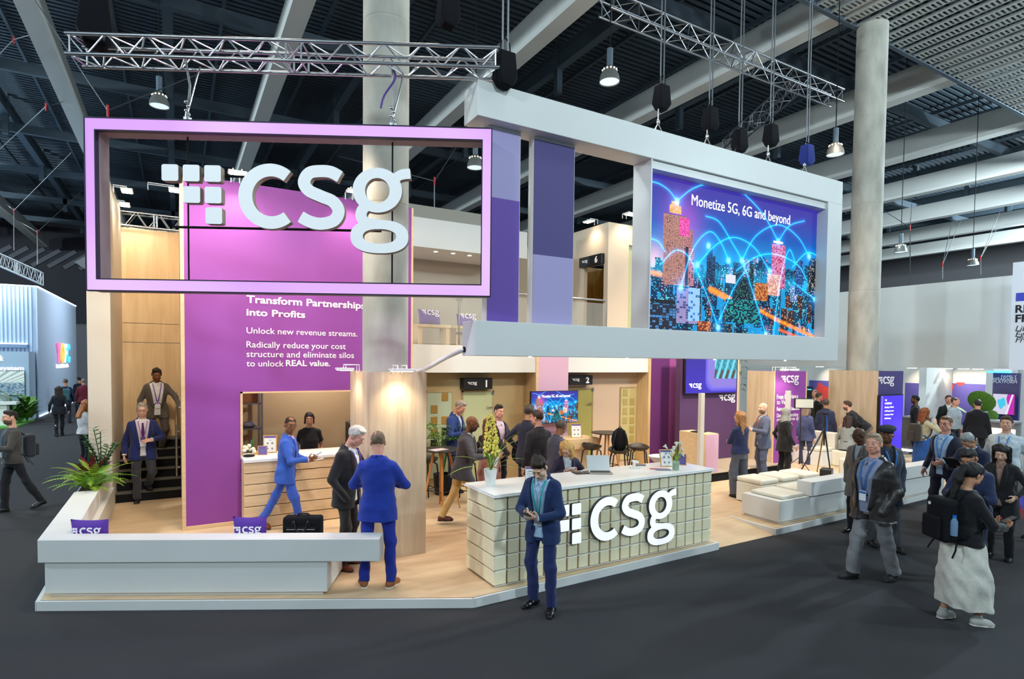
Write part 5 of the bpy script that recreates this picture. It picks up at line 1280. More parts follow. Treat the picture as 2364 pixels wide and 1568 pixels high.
for k, (s, h) in enumerate((('csg', .05), ('SCHEDULE', .05), ('Monday, 2 March', .045), ('11:00 Requirements', .04), ('for Business Order', .04), ('15:00 Meeting', .04))):
    text('lettering', s, frame((p.x+.24, 8.296, p.z-.16-.1*k), (1, 0, 0)), m_lit, t, height=h, bold=.01, thick=.002, lift=0)
b = MB(); b.box(p.x+.1, q.x, 8.28, 8.38, .1, .25); b.build('foot', m_black, t)
# ------------------------------------------------------------------ neighbouring stands
m_bluew = mat('pale_blue_panel', (176, 196, 220), .5); m_led = mat('led_strip', (232, 240, 255), .4, emit=2.2)
t = thing('exhibition_booth', 'tall pale blue ribbed booth with coloured YOFC letters down the left aisle', 'booth', (-10, 36, 0))
XL, YF, YE, ZT = -5.3, 31.9, 42.9, 5.72
b = MB(); b.box(-20, XL-.05, YF+.05, YE, 0, ZT-.05); b.build('body', m_bluew, t)
b = MB(); b.box(XL-.05, XL, YF, YE, 0, ZT); b.build('side_face', m_bluew, t)
b = MB(); b.box(-20, XL-.05, YF+.04, YF+.05, 0, ZT); x = -12.0
while x < XL-.2: b.box(x, x+.07, YF-.03, YF+.04, 0, ZT-.02); x += .14
b.build('ribbed_face', m_bluew, t)
b = MB(); b.box(-20, XL, YF-.06, YF-.02, ZT, ZT+.05); b.build('led_line', m_led, t)
b = MB(); b.box(XL, XL+.04, YF, YE, ZT, ZT+.05); b.build('led_line', m_led, t); b = MB(); b.box(XL+.01, XL+.05, YF, YE, .06, .10); b.build('led_line', m_led, t)
zl = onY(40, 795, YF-.2).z
b = MB(); b.box(-20, XL-.32, YF-.24, YF-.03, zl-.14, zl); b.build('ledge', mat('ledge_grey', (112, 132, 160), .5), t); b = MB(); b.box(-20, XL-.34, YF-.10, YF-.04, zl+.0, zl+.05); b.build('led_line', m_led, t)
q0 = onY(66, 812, 30.6); b = MB(); b.box(-12, q0.x, 30.6, YF-.03, 0, q0.z); b.build('display_wall', mat('pale_blue_display', (168, 190, 214), .5), t)
area('booth_led_wash', (-8.5, 31.2, 5.9), 6, 160, (.86, .93, 1), (-8.5, 31.6, 0), .3); area('booth_led_wash', (-1.6, 37, 6.5), 5, 380, (.86, .93, 1), (-5.3, 37, 2.6))
for s, c, y0, y1 in (('Y', (240, 120, 180), 0, .22), ('O', (250, 190, 90), .26, .50), ('F', (236, 240, 220), .54, .72), ('C', (90, 210, 250), .75, 1.0)):
    a = onX(129, 831, XL); e = onX(158, 831, XL)
    text('letter', s, frame((XL+.02, a.y+(e.y-a.y)*y0, 2.42), (0, 1, 0)), mat('letter_%s' % s, c, .5, emit=.75), t, height=.95, width=(e.y-a.y)*(y1-y0), bold=.03, thick=.08)
a = onX(129, 849, XL); e = onX(156, 849, XL); text('tagline', 'Smart Link Better Life', frame((XL+.02, a.y, 2.12), (0, 1, 0)), m_lit, t, height=.2, width=e.y-a.y, bold=.02, thick=.03)
a = onY(-60, 833, 30.58); e = onY(8, 833, 30.58); text('tagline', 'One Trip to the Link', frame((e.x, 30.58, e.z), (1, 0, 0)), m_lit, t, height=.22, width=1.6, bold=.02, align='R'); a = onY(55, 849, 30.58); text('tagline', 'Smart Manufacturing Ecosystem', frame((a.x, 30.58, a.z-.1), (1, 0, 0)), m_lit, t, height=.16, width=3.6, bold=.02, align='R')
def hall_picture(nx, ny):
    U, V = np.meshgrid(np.linspace(-1, 1, nx), np.linspace(0, 1, ny)); img = np.zeros((ny, nx, 3)); L = lambda c: np.array(lin(c)); rng = np.random.default_rng(1)
    img[:] = L((150, 180, 190)); r = np.abs(np.sin(U*14/np.maximum(.25, V))) ; up = V > .55; img[up] = (L((120, 150, 150))*(1-r[..., None])+L((206, 226, 226))*r[..., None])[up]
    lo_ = V < .5; img[lo_] = (L((96, 130, 150))+rng.uniform(-.1, .2, (ny, nx, 1)))[lo_]; return np.clip(img, 0, 1)
a = onY(57, 912, 30.5); e = onY(57, 857, 30.5); tv(frame((a.x-3.2, 30.5, a.z), (1, 0, 0)), 3.2, e.z-a.z, hall_picture(64, 24), 'television', 'screen with a factory hall picture on the pale blue booth', (a.x-1.6, 30.5, a.z))
q = at(40, 965, 0); b = MB(); b.prism([(q.x-5, 27.6), (q.x+.8, 27.6), (q.x+.9, 30.55), (q.x-5, 30.55)], 0, .06); tag(b.build('turf_patch', mat('turf_green', (96, 160, 72), .9, var=.4, vscale=60)), 'bright green turf patch at the foot of the pale blue booth', 'turf')
R = random.Random(3)
def bush(c, n, L, w, m, label, nm='leafy_plant'):
    t = thing(nm, label, 'plant', c); c = Vector(c)
    for k in range(n):
        a = k*2.4; hh = L*R.uniform(.5, 1.0); b = MB(); d = Vector((math.cos(a), math.sin(a), 0)); base = c+d*.15*L+Vector((0, 0, 0)); b.tube([c, base+Vector((0, 0, hh*.6))], .02, 5)
        for q_ in range(4): leaf(b, base+Vector((0, 0, hh*(.2+.25*q_))), d+Vector((R.uniform(-.6, .6), R.uniform(-.6, .6), 0)), L*.55, w, .5, .6, 5)
        b.build('stem_with_leaves', m, t, smooth=60)
bush(tuple(at(62, 972, .06)), 12, .95, .075, m_leaf, 'tall leafy plant at the corner of the pale blue booth'); bush(tuple(at(28, 976, .06)), 10, 1.1, .07, m_leafd, 'tall leafy plant before the screen of the pale blue booth'); bush(tuple(at(45, 975, .06)), 16, .5, .08, m_leaf, 'low fern bed at the foot of the pale blue booth')
q = at(4, 985, 0); t = thing('display_table', 'white display table on the turf at the left edge', 'table', q); b = MB(); b.box(q.x-2, q.x+.5, q.y-.3, q.y+.3, .85, .95); b.build('tabletop', m_gloss, t); b = MB(); b.box(q.x-.2, q.x+.2, q.y-.2, q.y+.2, 0, .85); b.build('pedestal', m_gloss, t); b = MB(); b.box(q.x-1.5, q.x+.2, q.y-.2, q.y+.2, .95, 1.3); b.build('glass_case', m_glass, t)

# right: long white fascia and the stands below it
XF = 20.5
ya, yb = onX(1700, 850, XF).y, onX(2330, 850, XF).y
b = MB(); b.box(XF, XF+.4, yb, ya+1, 2.64, 5.28); tag(b.build('fascia', m_white), 'long white hanging fascia over the stands at the right', 'fascia')
XP = 19.9; y0 = onX(2329, 850, XP).y
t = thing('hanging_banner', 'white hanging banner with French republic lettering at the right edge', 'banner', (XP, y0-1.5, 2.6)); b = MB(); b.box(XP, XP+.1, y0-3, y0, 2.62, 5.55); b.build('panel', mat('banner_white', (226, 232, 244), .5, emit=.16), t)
m_ink = mat('ink_black', (30, 30, 40), .6)
for s, px, py, h, it in (('RÉPUBLIQUE', 2344, 722, .20, 0), ('FRANÇAISE', 2344, 744, .20, 0), ('Liberté', 2344, 765, .15, 1), ('Égalité', 2344, 778, .15, 1), ('Fraternité', 2344, 791, .15, 1)):
    p = onX(px, py, XP); M = frame((XP, p.y, p.z), (0, -1, 0))
    if it: M = M @ Matrix(((1, .25, 0, 0), (0, 1, 0, 0), (0, 0, 1, 0), (0, 0, 0, 1)))
    text('lettering', s, M, m_ink, t, height=h, bold=.03 if not it else .0)
p = onX(2345, 696, XP); e = onX(2345, 677, XP)
for k, c in enumerate(((74, 84, 210), (240, 240, 244), (220, 60, 60))): b = MB(); b.box(XP-.006, XP, p.y-.34*(k+1), p.y-.34*k, p.z, e.z); b.build('tricolour_band', mat('tricolour_%d' % k, c, .6), t)
XW = 25.5
b = MB(); b.box(XW, XW+.2, 4.5, 24, 0, 3.2); struct('wall_stands_right', b, m_whitep)
b = MB(); b.box(17.9, 27, 4.5, 22, 0, .012); tag(b.build('stand_carpet', mat('stand_carpet_grey', (120, 114, 112), .9)), 'grey carpet of the stands below the white fascia', 'carpet', kind='structure')
def mural(px0, py0, px1, py1, label, red):
    a = onX(px0, py0, XW-.03); e = onX(px1, py1, XW-.03); t = thing('mural', label, 'mural', (XW, (a.y+e.y)/2, e.z))
    b = MB(); b.box(XW-.04, XW, e.y, a.y, max(.2, e.z), a.z); b.build('board', mat('mural_violet', (96, 88, 170), .5), t)
    for k, pts in enumerate(red):
        q = [onX(x, y, XW-.045) for x, y in pts]; b = MB(); n = len(q); b.add([tuple(p) for p in q]+[(XW-.04, p.y, p.z) for p in q], [list(range(n))]+[(i, (i+1) % n, n+(i+1) % n, n+i) for i in range(n)]); b.build('red_brushstroke', mat('mural_red', (222, 70, 66), .6), t)
mural(1868, 878, 1914, 985, 'violet mural with a big red wedge behind the gap left of the right oak block', [[(1872, 930), (1890, 882), (1900, 890), (1914, 896), (1914, 920), (1900, 930), (1880, 940)]])
mural(2090, 884, 2121, 985, 'plain violet mural right beside the indigo column block', [])
mural(2141, 883, 2273, 985, 'wide violet mural with red brush strokes in the far right stand', [[(2151, 885), (2158, 900), (2160, 914), (2155, 912), (2149, 892)], [(2172, 907), (2186, 900), (2196, 890), (2204, 886), (2200, 898), (2190, 912), (2178, 918), (2173, 915)], [(2206, 883), (2228, 883), (2222, 891), (2212, 890)], [(2141, 906), (2147, 911), (2141, 914)]])
for px0, px1, lab in ((2121, 2138, 'white fin wall between the two violet murals'), (2275, 2292, 'white fin wall left of the wearable platform panel')):
    a = onX(px0, 900, 23.5); e = onX(px1, 900, 23.5); b = MB(); b.box(23.5, XW-.05, e.y, a.y, .012, 2.9); tag(b.build('fin_wall', m_whitep), lab, 'wall panel')
for px, c in ((1892, WARM), (2152, WARM), (2187, WARM), (2224, WARM), (2257, (.9, 1, .5)), (2105, WARM)):
    p = onX(px, 858, XW-.9); flood((XW-.9, p.y, 2.60), (-1, 0), 'flood lamp over the far right stand wall, '+{1892: 'behind the purple banner', 2152: 'first over the wide mural', 2187: 'second over the wide mural', 2224: 'third over the wide mural', 2257: 'greenish one at the end', 2105: 'over the plain mural'}[px], (XW, p.y, 1.9), 75, 80, .3, reach=.88)
t = thing('info_panel', 'dark violet panel naming the family wearable platform', 'panel', (22.6, 7.5, .012))
a = onX(2293, 858, 22.5); e = onX(2355, 858, 22.5); b = MB(); b.box(22.5, 22.6, e.y, a.y, .012, 2.5); b.build('panel', mat('panel_dusk', (84, 72, 112), .6), t); b = MB(); b.box(22.49, 22.5, e.y, a.y, .1, 1.75); b.build('navy_field', mat('panel_navy', (44, 52, 120), .6), t)
for k, s in enumerate(('FAMILY', 'WEARABLE', 'PLATFORM')): p = onX(2352, 873+6.5*k, 22.49); text('lettering', s, frame((22.5, p.y+.05, p.z), (0, -1, 0)), m_txt, t, height=.085, align='R')
b = MB(); b.box(22.3, 22.5, e.y+.2, a.y+.1, 2.5, 2.56); b.build('led_line', mat('led_blue', (80, 180, 255), .4, emit=2), t)
def blob(nx, ny):
    U, V = np.meshgrid(np.linspace(0, 1.8, nx), np.linspace(0, 1, ny)); L = lambda c: np.array(lin(c)); img = np.zeros((ny, nx, 3)); img[:] = L((200, 196, 220)); img[(np.hypot((U-.75), (V-.55)*1.2)+.08*np.sin(U*12)*np.cos(V*9)) < .33] = L((70, 190, 220)); img[(U > 1.25+.1*np.sin(V*6))] = L((186, 40, 170)); img[np.abs(U-1.4-.5*(V-.5)) < .08] = L((220, 220, 236)); return img
a = onX(2291, 955, 22.3); e = onX(2341, 955, 22.3); z1 = onX(2291, 909, 22.3).z; tv(frame((22.3, a.y, a.z), (0, -1, 0)), a.y-e.y, z1-a.z, blob(60, 34), 'television', 'screen with turquoise and magenta shapes under the wearable platform panel', (22.35, (a.y+e.y)/2, a.z))
for px0, px1, py, xx, lab in ((2084, 2128, 958, 19.6, 'grey counter behind the indigo column block'), (2262, 2338, 968, 20.6, 'grey counter with lit squares below the wearable platform panel')):
    a = onX(px0, py, xx); e = onX(px1, py, xx); t = thing('stand_counter', lab, 'counter', (xx+.3, (a.y+e.y)/2, .012)); b = MB(); b.box(xx, xx+.6, e.y, a.y, .012, 1.08); b.build('body', mat('counter_grey', (132, 126, 124), .5), t); b = MB(); b.box(xx-.03, xx+.63, e.y-.02, a.y+.02, 1.08, 1.13); b.build('worktop', mat('counter_top_grey', (170, 168, 168), .4), t)
    if px0 > 2200:
        for px in (2300, 2328): p = onX(px, 995, xx); b = MB(); b.box(xx-.01, xx, p.y-.16, p.y+.16, .55, .92); b.build('lit_square', mat('lit_cream', (255, 236, 200), .4, emit=2), t)
    else: b = MB(); b.box(xx-.03, xx, e.y, a.y, .05, .12); b.build('led_line', m_led, t)
c = onX(2272, 950, 21.2); t = thing('potted_plant', 'big round-leaved green plant in front of the wide mural', 'plant', (21.2, c.y, 1.13))
for k, (dx, dz, s) in enumerate(((0, .42, .36), (-.15, .16, .12), (.2, .05, .16))):
    b = MB(); b.tube([(21.2, c.y, 1.13), (21.2+.1*k-.2, c.y-dx, 1.13+dz)], .012, 5); b.ellipsoid((21.2+.1*k-.2, c.y-dx, 1.13+dz+s*.3), s*.18, s, s, Matrix.Rotation(.3*k-.5, 3, 'Y'), 14, 8); b.build('leaf', m_leafy if k % 2 else m_leaf, t, smooth=60)
c = onX(2210, 934, 21.5); t = thing('low_plant', 'single long leaf sticking out of a pot behind the man in the grey shirt', 'plant', (21.5, c.y, 1.1)); b = MB(); leaf(b, (21.5, c.y-.35, 1.15), (0, 1, 0), .8, .10, .15, .45, 7); b.build('leaf', m_leafy, t, smooth=60); b = MB(); b.lathe([(.1, 0), (.12, 1.08), (.1, 1.1)], (21.5, c.y-.35, .012), 14); b.build('pot', m_pot, t, smooth=40)
a = onX(1862, 920, 22.5); e = onX(1874, 920, 22.5); z1 = onX(1862, 892, 22.5).z; b = MB(); b.box(22.5, 22.6, e.y, a.y, a.z, z1); t = thing('wall_screen', 'small dark wall screen right of the purple banner', 'screen', (22.55, a.y, a.z)); b.build('casing', m_black, t); b = MB(); b.box(22.49, 22.5, e.y+.02, a.y-.02, a.z+.35, z1-.1); b.build('display', mat('screen_cyan', (90, 190, 220), .3, emit=.8), t)
# tall grey panel and hanging greenery behind the aubergine wall
b = MB(); b.box(13.2, 13.35, 10.4, 11.1, .1, 2.7); tag(b.build('partition', mat('greige_wall', (168, 160, 148), .65)), 'narrow grey partition between the aubergine wall and the oak block', 'wall panel')
c = Vector((13.45, 10.6, 2.9)); t = thing('hanging_plant', 'dark green trailing plant beside the top right of the violet screen', 'plant', (13.45, 10.6, 2.2))
for k in range(16): b = MB(); a = k*2.4; leaf(b, c+Vector((.12*math.cos(a), .12*math.sin(a), -.06*k)), (math.cos(a), math.sin(a), 0), .22, .05, 1.1, .3, 5); b.build('leaf', m_leafd, t, smooth=60)
b = MB(); b.lathe([(.08, 0), (.12, .14), (.1, .14)], c+Vector((0, 0, -.08)), 14); b.build('pot', m_black, t, smooth=40)
# hall end on the right
b = MB(); b.box(12, 70, 66, 66.3, 0, 15.1); b.box(69.7, 70, -22, 66, 0, 15.1); struct('wall_right', b, mat('hall_wall_grey', (126, 124, 128), .8))
# ------------------------------------------------------------------ people: implicit bodies and clothes turned into single surfaces
f32 = np.float32
class Field:
    def __init__(s, lo, hi, h):
        s.h = h; s.lo = np.array(lo, float); n = np.ceil((np.array(hi)-s.lo)/h).astype(int)+1
        s.n = n; s.D = np.full(n, 1.0, f32)
        s.ax = [(s.lo[k]+h*np.arange(n[k])).astype(f32) for k in range(3)]
    def sub(s, lo, hi):
        i0 = np.clip(np.floor((np.array(lo)-s.lo)/s.h).astype(int), 0, s.n); i1 = np.clip(np.ceil((np.array(hi)-s.lo)/s.h).astype(int)+1, 0, s.n)
        if (i1 <= i0).any(): return None
        sl = tuple(slice(a, b) for a, b in zip(i0, i1))
        return sl, s.ax[0][sl[0]][:, None, None], s.ax[1][sl[1]][None, :, None], s.ax[2][sl[2]][None, None, :]
    def put(s, d, sl, k, op):
        D = s.D[sl]
        if op == 'cut':
            s.D[sl] = np.maximum(D, -d); return
        if k > 0:
            hh = np.clip(.5+.5*(d-D)/k, 0, 1); s.D[sl] = d*(1-hh)+D*hh-k*hh*(1-hh)
        else: s.D[sl] = np.minimum(D, d)
    def cone(s, a, b, ra, rb, k=.02, op='add', clip=None, flat=None):
        """tapered round limb; clip = list of (point, normal) kept on the normal's back side"""
        a = np.array(a, float); b = np.array(b, float); m = max(ra, rb)+k+2*s.h
        q = s.sub(np.minimum(a, b)-m, np.maximum(a, b)+m)
        if q is None: return
        sl, X, Y, Z = q; d = b-a; L = max((d*d).sum(), 1e-9)
        t = np.clip(((X-a[0])*d[0]+(Y-a[1])*d[1]+(Z-a[2])*d[2])/L, 0, 1).astype(f32)
        e = np.sqrt((X-a[0]-t*d[0])**2+(Y-a[1]-t*d[1])**2+(Z-a[2]-t*d[2])**2)-(ra+(rb-ra)*t)
        for (p, n) in (clip or ()): e = np.maximum(e, (X-p[0])*n[0]+(Y-p[1])*n[1]+(Z-p[2])*n[2])
        s.put(e.astype(f32), sl, k, op)
    def ell(s, c, r, R=None, k=.02, op='add', clip=None):
        c = np.array(c, float); r = np.array(r, float); m = r.max()+k+2*s.h
        q = s.sub(c-m, c+m)
        if q is None: return
        sl, X, Y, Z = q; x, y, z = X-c[0], Y-c[1], Z-c[2]
        if R is not None:
            R = np.array(R); x, y, z = (R[0, 0]*x+R[1, 0]*y+R[2, 0]*z, R[0, 1]*x+R[1, 1]*y+R[2, 1]*z, R[0, 2]*x+R[1, 2]*y+R[2, 2]*z)
        k0 = np.sqrt((x/r[0])**2+(y/r[1])**2+(z/r[2])**2); k1 = np.sqrt((x/r[0]**2)**2+(y/r[1]**2)**2+(z/r[2]**2)**2)
        e = k0*(k0-1)/np.maximum(k1, 1e-6)
        for (p, n) in (clip or ()): e = np.maximum(e, (X-p[0])*n[0]+(Y-p[1])*n[1]+(Z-p[2])*n[2])
        s.put(e.astype(f32), sl, k, op)
    def loft(s, M, prof, k=.02, grow=0.0, zlo=None, zhi=None, cut=None, power=2.3):
        """stack of rounded sections (z, half width, half depth, centre y) in the frame M"""
        A = np.array(M); P = np.array(prof); m = P[:, 1:3].max()+abs(P[:, 3]).max()+grow+k+3*s.h
        z0 = P[0, 0] if zlo is None else zlo; z1 = P[-1, 0] if zhi is None else zhi
        cs = np.array([[x, y, z] for x in (-m, m) for y in (-m, m) for z in (z0-k-s.h*3, z1+k+s.h*3)]) @ A[:3, :3].T+A[:3, 3]
        q = s.sub(cs.min(0), cs.max(0))
        if q is None: return
        sl, X, Y, Z = q; x, y, z = X-A[0, 3], Y-A[1, 3], Z-A[2, 3]
        x, y, z = (A[0, 0]*x+A[1, 0]*y+A[2, 0]*z, A[0, 1]*x+A[1, 1]*y+A[2, 1]*z, A[0, 2]*x+A[1, 2]*y+A[2, 2]*z)
        aa = np.interp(z, P[:, 0], P[:, 1]).astype(f32)+grow; bb = np.interp(z, P[:, 0], P[:, 2]).astype(f32)+grow; yc = np.interp(z, P[:, 0], P[:, 3]).astype(f32)
        rr = ((np.abs(x)/aa)**power+(np.abs(y-yc)/bb)**power)**(1/power)
        e = np.maximum((rr-1)*np.minimum(aa, bb)*1.05, np.maximum(z0-z, z-z1))
        if cut is not None: e = np.maximum(e, cut(x, y, z))
        s.put(e.astype(f32), sl, k, 'add')
    def mesh(s):
        D = s.D; S = D < 0
        a = np.zeros(tuple(n-1 for n in S.shape), np.int8)
        for i in (0, 1):
            for j in (0, 1):
                for k in (0, 1): a += S[i:S.shape[0]-1+i, j:S.shape[1]-1+j, k:S.shape[2]-1+k]
        act = np.argwhere((a > 0) & (a < 8))
        if len(act) == 0: return np.zeros((0, 3)), np.zeros((0, 4), int)
        idx = np.full(a.shape, -1, np.int32); idx[tuple(act.T)] = np.arange(len(act))
        C = [(i, j, k) for i in (0, 1) for j in (0, 1) for k in (0, 1)]
        vals = {c: D[act[:, 0]+c[0], act[:, 1]+c[1], act[:, 2]+c[2]] for c in C}
        P = np.zeros((len(act), 3)); W_ = np.zeros(len(act))
        for c in C:
            for ax in range(3):
                if c[ax] == 0:
                    d = list(c); d[ax] = 1; va, vb = vals[c], vals[tuple(d)]
                    m = (va < 0) != (vb < 0); t = np.where(m, va/np.where(m, va-vb, 1), 0)
                    q = np.array(c, float)[None].repeat(len(act), 0); q[:, ax] = t; P[m] += q[m]; W_ += m
        V = (act+P/W_[:, None])*s.h+s.lo
        Q = []
        for ax in range(3):
            sl0 = [slice(None)]*3; sl1 = [slice(None)]*3; sl0[ax] = slice(0, -1); sl1[ax] = slice(1, None)
            m = S[tuple(sl0)] != S[tuple(sl1)]
            e = np.argwhere(m); u, v = (ax+1) % 3, (ax+2) % 3
            ok = (e[:, u] > 0) & (e[:, v] > 0) & (e[:, u] < S.shape[u]-1) & (e[:, v] < S.shape[v]-1); e = e[ok]
            ins = S[tuple(e.T)]
            def cell(du, dv):
                w = e.copy(); w[:, u] -= du; w[:, v] -= dv; return idx[tuple(w.T)]
            q = np.stack([cell(1, 1), cell(0, 1), cell(0, 0), cell(1, 0)], 1); q[~ins] = q[~ins][:, ::-1]; Q.append(q)
        return V, np.concatenate(Q)
def vnormals(V, F):
    n = np.cross(V[F[:, 2]]-V[F[:, 0]], V[F[:, 3]]-V[F[:, 1]]); N = np.zeros_like(V)
    for k in range(4): np.add.at(N, F[:, k], n)
    return N/np.maximum(np.linalg.norm(N, axis=1), 1e-9)[:, None]
def folds(V, F, amp, seed=0, fz=1.0, f0=16, f1=60):
    """soft cloth folds along the normals"""
    if amp <= 0: return V
    rs = np.random.default_rng(seed); N = vnormals(V, F); w = np.zeros(len(V))
    for k in range(7):
        d = rs.normal(size=3); d[2] *= fz; d /= np.linalg.norm(d); f = rs.uniform(f0, f1)
        w += np.sin(V @ d*f+rs.uniform(0, 6)+1.6*np.sin(V @ rs.normal(size=3)*rs.uniform(6, 13)))*(1.5*f0/f)
    w = np.sign(w)*np.abs(w)**.9
    return V+N*(w*amp*.6)[:, None]
def smoothmesh(V, F, it=1):
    for _ in range(it):
        A = np.zeros_like(V); c = np.zeros(len(V))
        for k in range(4):
            np.add.at(A, F[:, k], V[F[:, (k+1) % 4]]); np.add.at(A, F[:, k], V[F[:, (k+3) % 4]]); np.add.at(c, F[:, k], 2)
        V = V*.4+.6*A/np.maximum(c, 1)[:, None]
    return V
def ik(a, c, l1, l2, pole):
    a = np.array(a, float); c = np.array(c, float); d = c-a; L = np.linalg.norm(d)
    mx = (l1+l2)*.998
    if L > mx: c = a+d/L*mx; d = c-a; L = mx
    u = d/L; x = (L*L+l1*l1-l2*l2)/(2*L); hgt = math.sqrt(max(l1*l1-x*x, 0))
    p = np.array(pole, float); p = p-u*(p @ u); p /= max(np.linalg.norm(p), 1e-9)
    return a+u*x+p*hgt, c
NP = lambda v: np.array(v, float)
SK = {'fair': (224, 172, 148), 'pink': (222, 160, 138), 'tan': (190, 138, 108), 'brown': (136, 90, 62), 'dark': (84, 54, 40), 'light': (228, 184, 156), 'olive': (196, 148, 116)}
def cloth(rgb, rough=.85, b=.22): return mat('cloth_%d_%d_%d_%d' % (*rgb, int(rough*100)), rgb, rough, spec=.25, var=.10, vscale=30, bump=b, bscale=320, sheen=.15)
def leatherm(rgb): return mat('leather_%d_%d_%d' % rgb, rgb, .34, spec=.5, var=.25, vscale=16, bump=.3, bscale=50)
def skinm(k): return mat('skin_'+k, SK[k], .5, spec=.35, var=.06, vscale=30)
SEED = [0]
def lk_(legs): return (legs or {}).get('kind', 'trousers')
def person(label, pos, face, H=1.75, h=.008, skin='fair', lean=0.0, twist=0.0, side=0.0, head=(0, 0), hip=.945, feet=None, arms=None, top=None, legs=None, shoes=None, hair=None, female=False, bulk=1.0,
           glasses=False, beard=None, lanyard=None, badge=True, tie=None, extra=None, group=None, toes=None, hands=True, world_face=None, seat=False):
    """pose is given for a figure 1.75 m tall: x to its right, y forward, z up from the ground"""
    SEED[0] += 1
    pos = Vector(pos); c = Vector((-pos.x, -pos.y, 0)).normalized(); rt = Vector((-c.y, c.x, 0))
    fa = math.radians(face); fv = c*math.cos(fa)+rt*math.sin(fa)
    rz = math.atan2(fv.y, fv.x)-PI/2; S = H/1.735
    root = thing('person', label, 'person', pos, rz, group)
    MW = Matrix.Translation(pos) @ Matrix.Rotation(rz, 4, 'Z') @ Matrix.Scale(S, 4)
    A = np.array(MW)
    h = h/S
    def emit(name, fld, m, parent=root, amp=0.0, fz=1.0, mi=None, sm=1, seed=0, label=None, f0=16, f1=60):
        V, F = fld.mesh() if isinstance(fld, Field) else fld
        if len(V) == 0: return None
        if sm: V = smoothmesh(V, F, sm)
        V = folds(V, F, amp, SEED[0]*13+seed, fz, f0, f1)
        mm = mi(V, F) if mi else None
        return mesh_obj(name, V @ A[:3, :3].T+A[:3, 3], F, m, parent, 180, 0, label, mm)
    def pmb(mb, name, m, parent=root, smooth=60, label=None):
        mb.v = [tuple(MW @ Vector(p)) for p in mb.v]
        return mb.build(name, m, parent, smooth=smooth, label=label)
    sw = (.142 if female else .157)*bulk**.6          # half shoulder width
    # frames
    TM = Matrix.Translation((0, 0, hip)) @ Matrix.Rotation(math.radians(-twist), 4, 'Z') @ Matrix.Rotation(math.radians(-lean), 4, 'X') @ Matrix.Rotation(math.radians(side), 4, 'Y')
    tp = lambda x, y, z: NP(TM @ Vector((x, y, z)))
    hy, hp = head
    HM = TM @ Matrix.Translation((0, .005, .505)) @ Matrix.Rotation(math.radians(-hy), 4, 'Z') @ Matrix.Rotation(math.radians(lean*.55), 4, 'X') @ Matrix.Rotation(math.radians(-hp), 4, 'X') @ Matrix.Translation((0, .022, .168))
    hpnt = lambda x, y, z: NP(HM @ Vector((x, y, z)))
    HR = np.array(HM.to_3x3()); TR = np.array(TM.to_3x3())
    # limbs
    feet = feet or ((.11, 0, 0), (-.11, 0, 0))           # right, left (x, y, lift)
    toes = toes or (10, -10)
    leg = []
    for i, sx in ((0, 1), (1, -1)):
        hj = tp(.088*sx, 0, -.01); an = NP(feet[i])+NP((0, -.03, .085))
        kn, an = ik(hj, an, .435, .425, (sx*.12+math.sin(math.radians(toes[i]))*.5, 1, 0)); leg.append((hj, kn, an))
    arms = arms or ({}, {})
    arm = []
    for i, sx in ((0, 1), (1, -1)):
        a = arms[i]; sh = tp(sw*sx, -.008, .408); w = a.get('w')
        w = NP(w) if w is not None else sh+NP((sx*.10, .03, -.53))
        el, w = ik(sh, w, .285, .262, a.get('pole', (sx*.45, -1, -.2)))
        fd = NP(a.get('f', (w-el))); fd /= np.linalg.norm(fd); pn = NP(a.get('p', (-sx, 0, 0))); pn = pn-fd*(pn @ fd); pn /= max(np.linalg.norm(pn), 1e-6)
        arm.append((sh, el, w, fd, pn, a))
    top = top or {}; legs = legs or {}; shoes = shoes or {}
    kind = top.get('kind', 'suit')
    fw = .90 if female else 1.0
    prof0 = [(-.20, .185, .128, 0), (-.05, .178*(1.03 if female else 1), .125, 0), (.12, .152*fw, .112, .006), (.28, .172*fw, .122, .012), (.38, .172*fw, .112, .006), (.44, .15, .092, -.002), (.49, .098, .072, -.008), (.525, .062, .058, -.006)]
    bw = bulk
    prof = [(z, (a*bw if z < .4 else a*bw**.5)*(.965 if z > -.1 else 1.0)+(.008 if z < -.04 and kind != 'tee' else 0), b*(bw**1.3 if z < .3 else bw), y+(.03*(bw-1)*4 if .0 < z < .3 else 0)) for z, a, b, y in prof0]
    g = top.get('grow', .016 if kind in ('suit', 'coat', 'leather') else .008)
    # ---------------- body: head, neck, torso core, arms, hands, legs in one surface
    pts = [tp(0, 0, -.2), tp(0, 0, .5), hpnt(0, 0, .14), hpnt(.1, .14, -.1), hpnt(-.1, -.12, 0)]+[q for l in leg for q in l]+[q for a in arm for q in (a[0], a[1], a[2], a[2]+a[3]*.19)]
    lo = np.min(pts, 0)-.13; hi = np.max(pts, 0)+.10; lo[2] = max(lo[2], -.01)
    B = Field(lo, hi, h)
    k = .018
    B.ell(hpnt(0, -.012, .030), (.074, .094, .086), HR, .0)
    B.ell(hpnt(0, .016, -.034), (.060, .074, .084), HR, k)
    B.ell(hpnt(0, .050, -.086), (.034, .032, .026) if not female else (.026, .028, .024), HR, k)
    for sx in (-1, 1):
        B.ell(hpnt(.036*sx, .062, -.022), (.022, .02, .024), HR, .015); B.ell(hpnt(.055*sx, .02, -.065), (.014, .03, .026), HR, .02)
        B.ell(hpnt(.077*sx, -.008, -.008), (.011, .021, .033), HR @ np.array(Matrix.Rotation(.35*sx, 3, 'Z')), .006)
    B.cone(hpnt(-.032, .080, .028), hpnt(.032, .080, .028), .012, .012, .012)
    for sx in (-1, 1): B.ell(hpnt(.031*sx, .103, .006), (.018, .016, .012), HR, 0, 'cut')
    if h < .0085:
        for sx in (-1, 1): B.ell(hpnt(.031*sx, .080, .006), (.0135, .0125, .011), HR, .003)
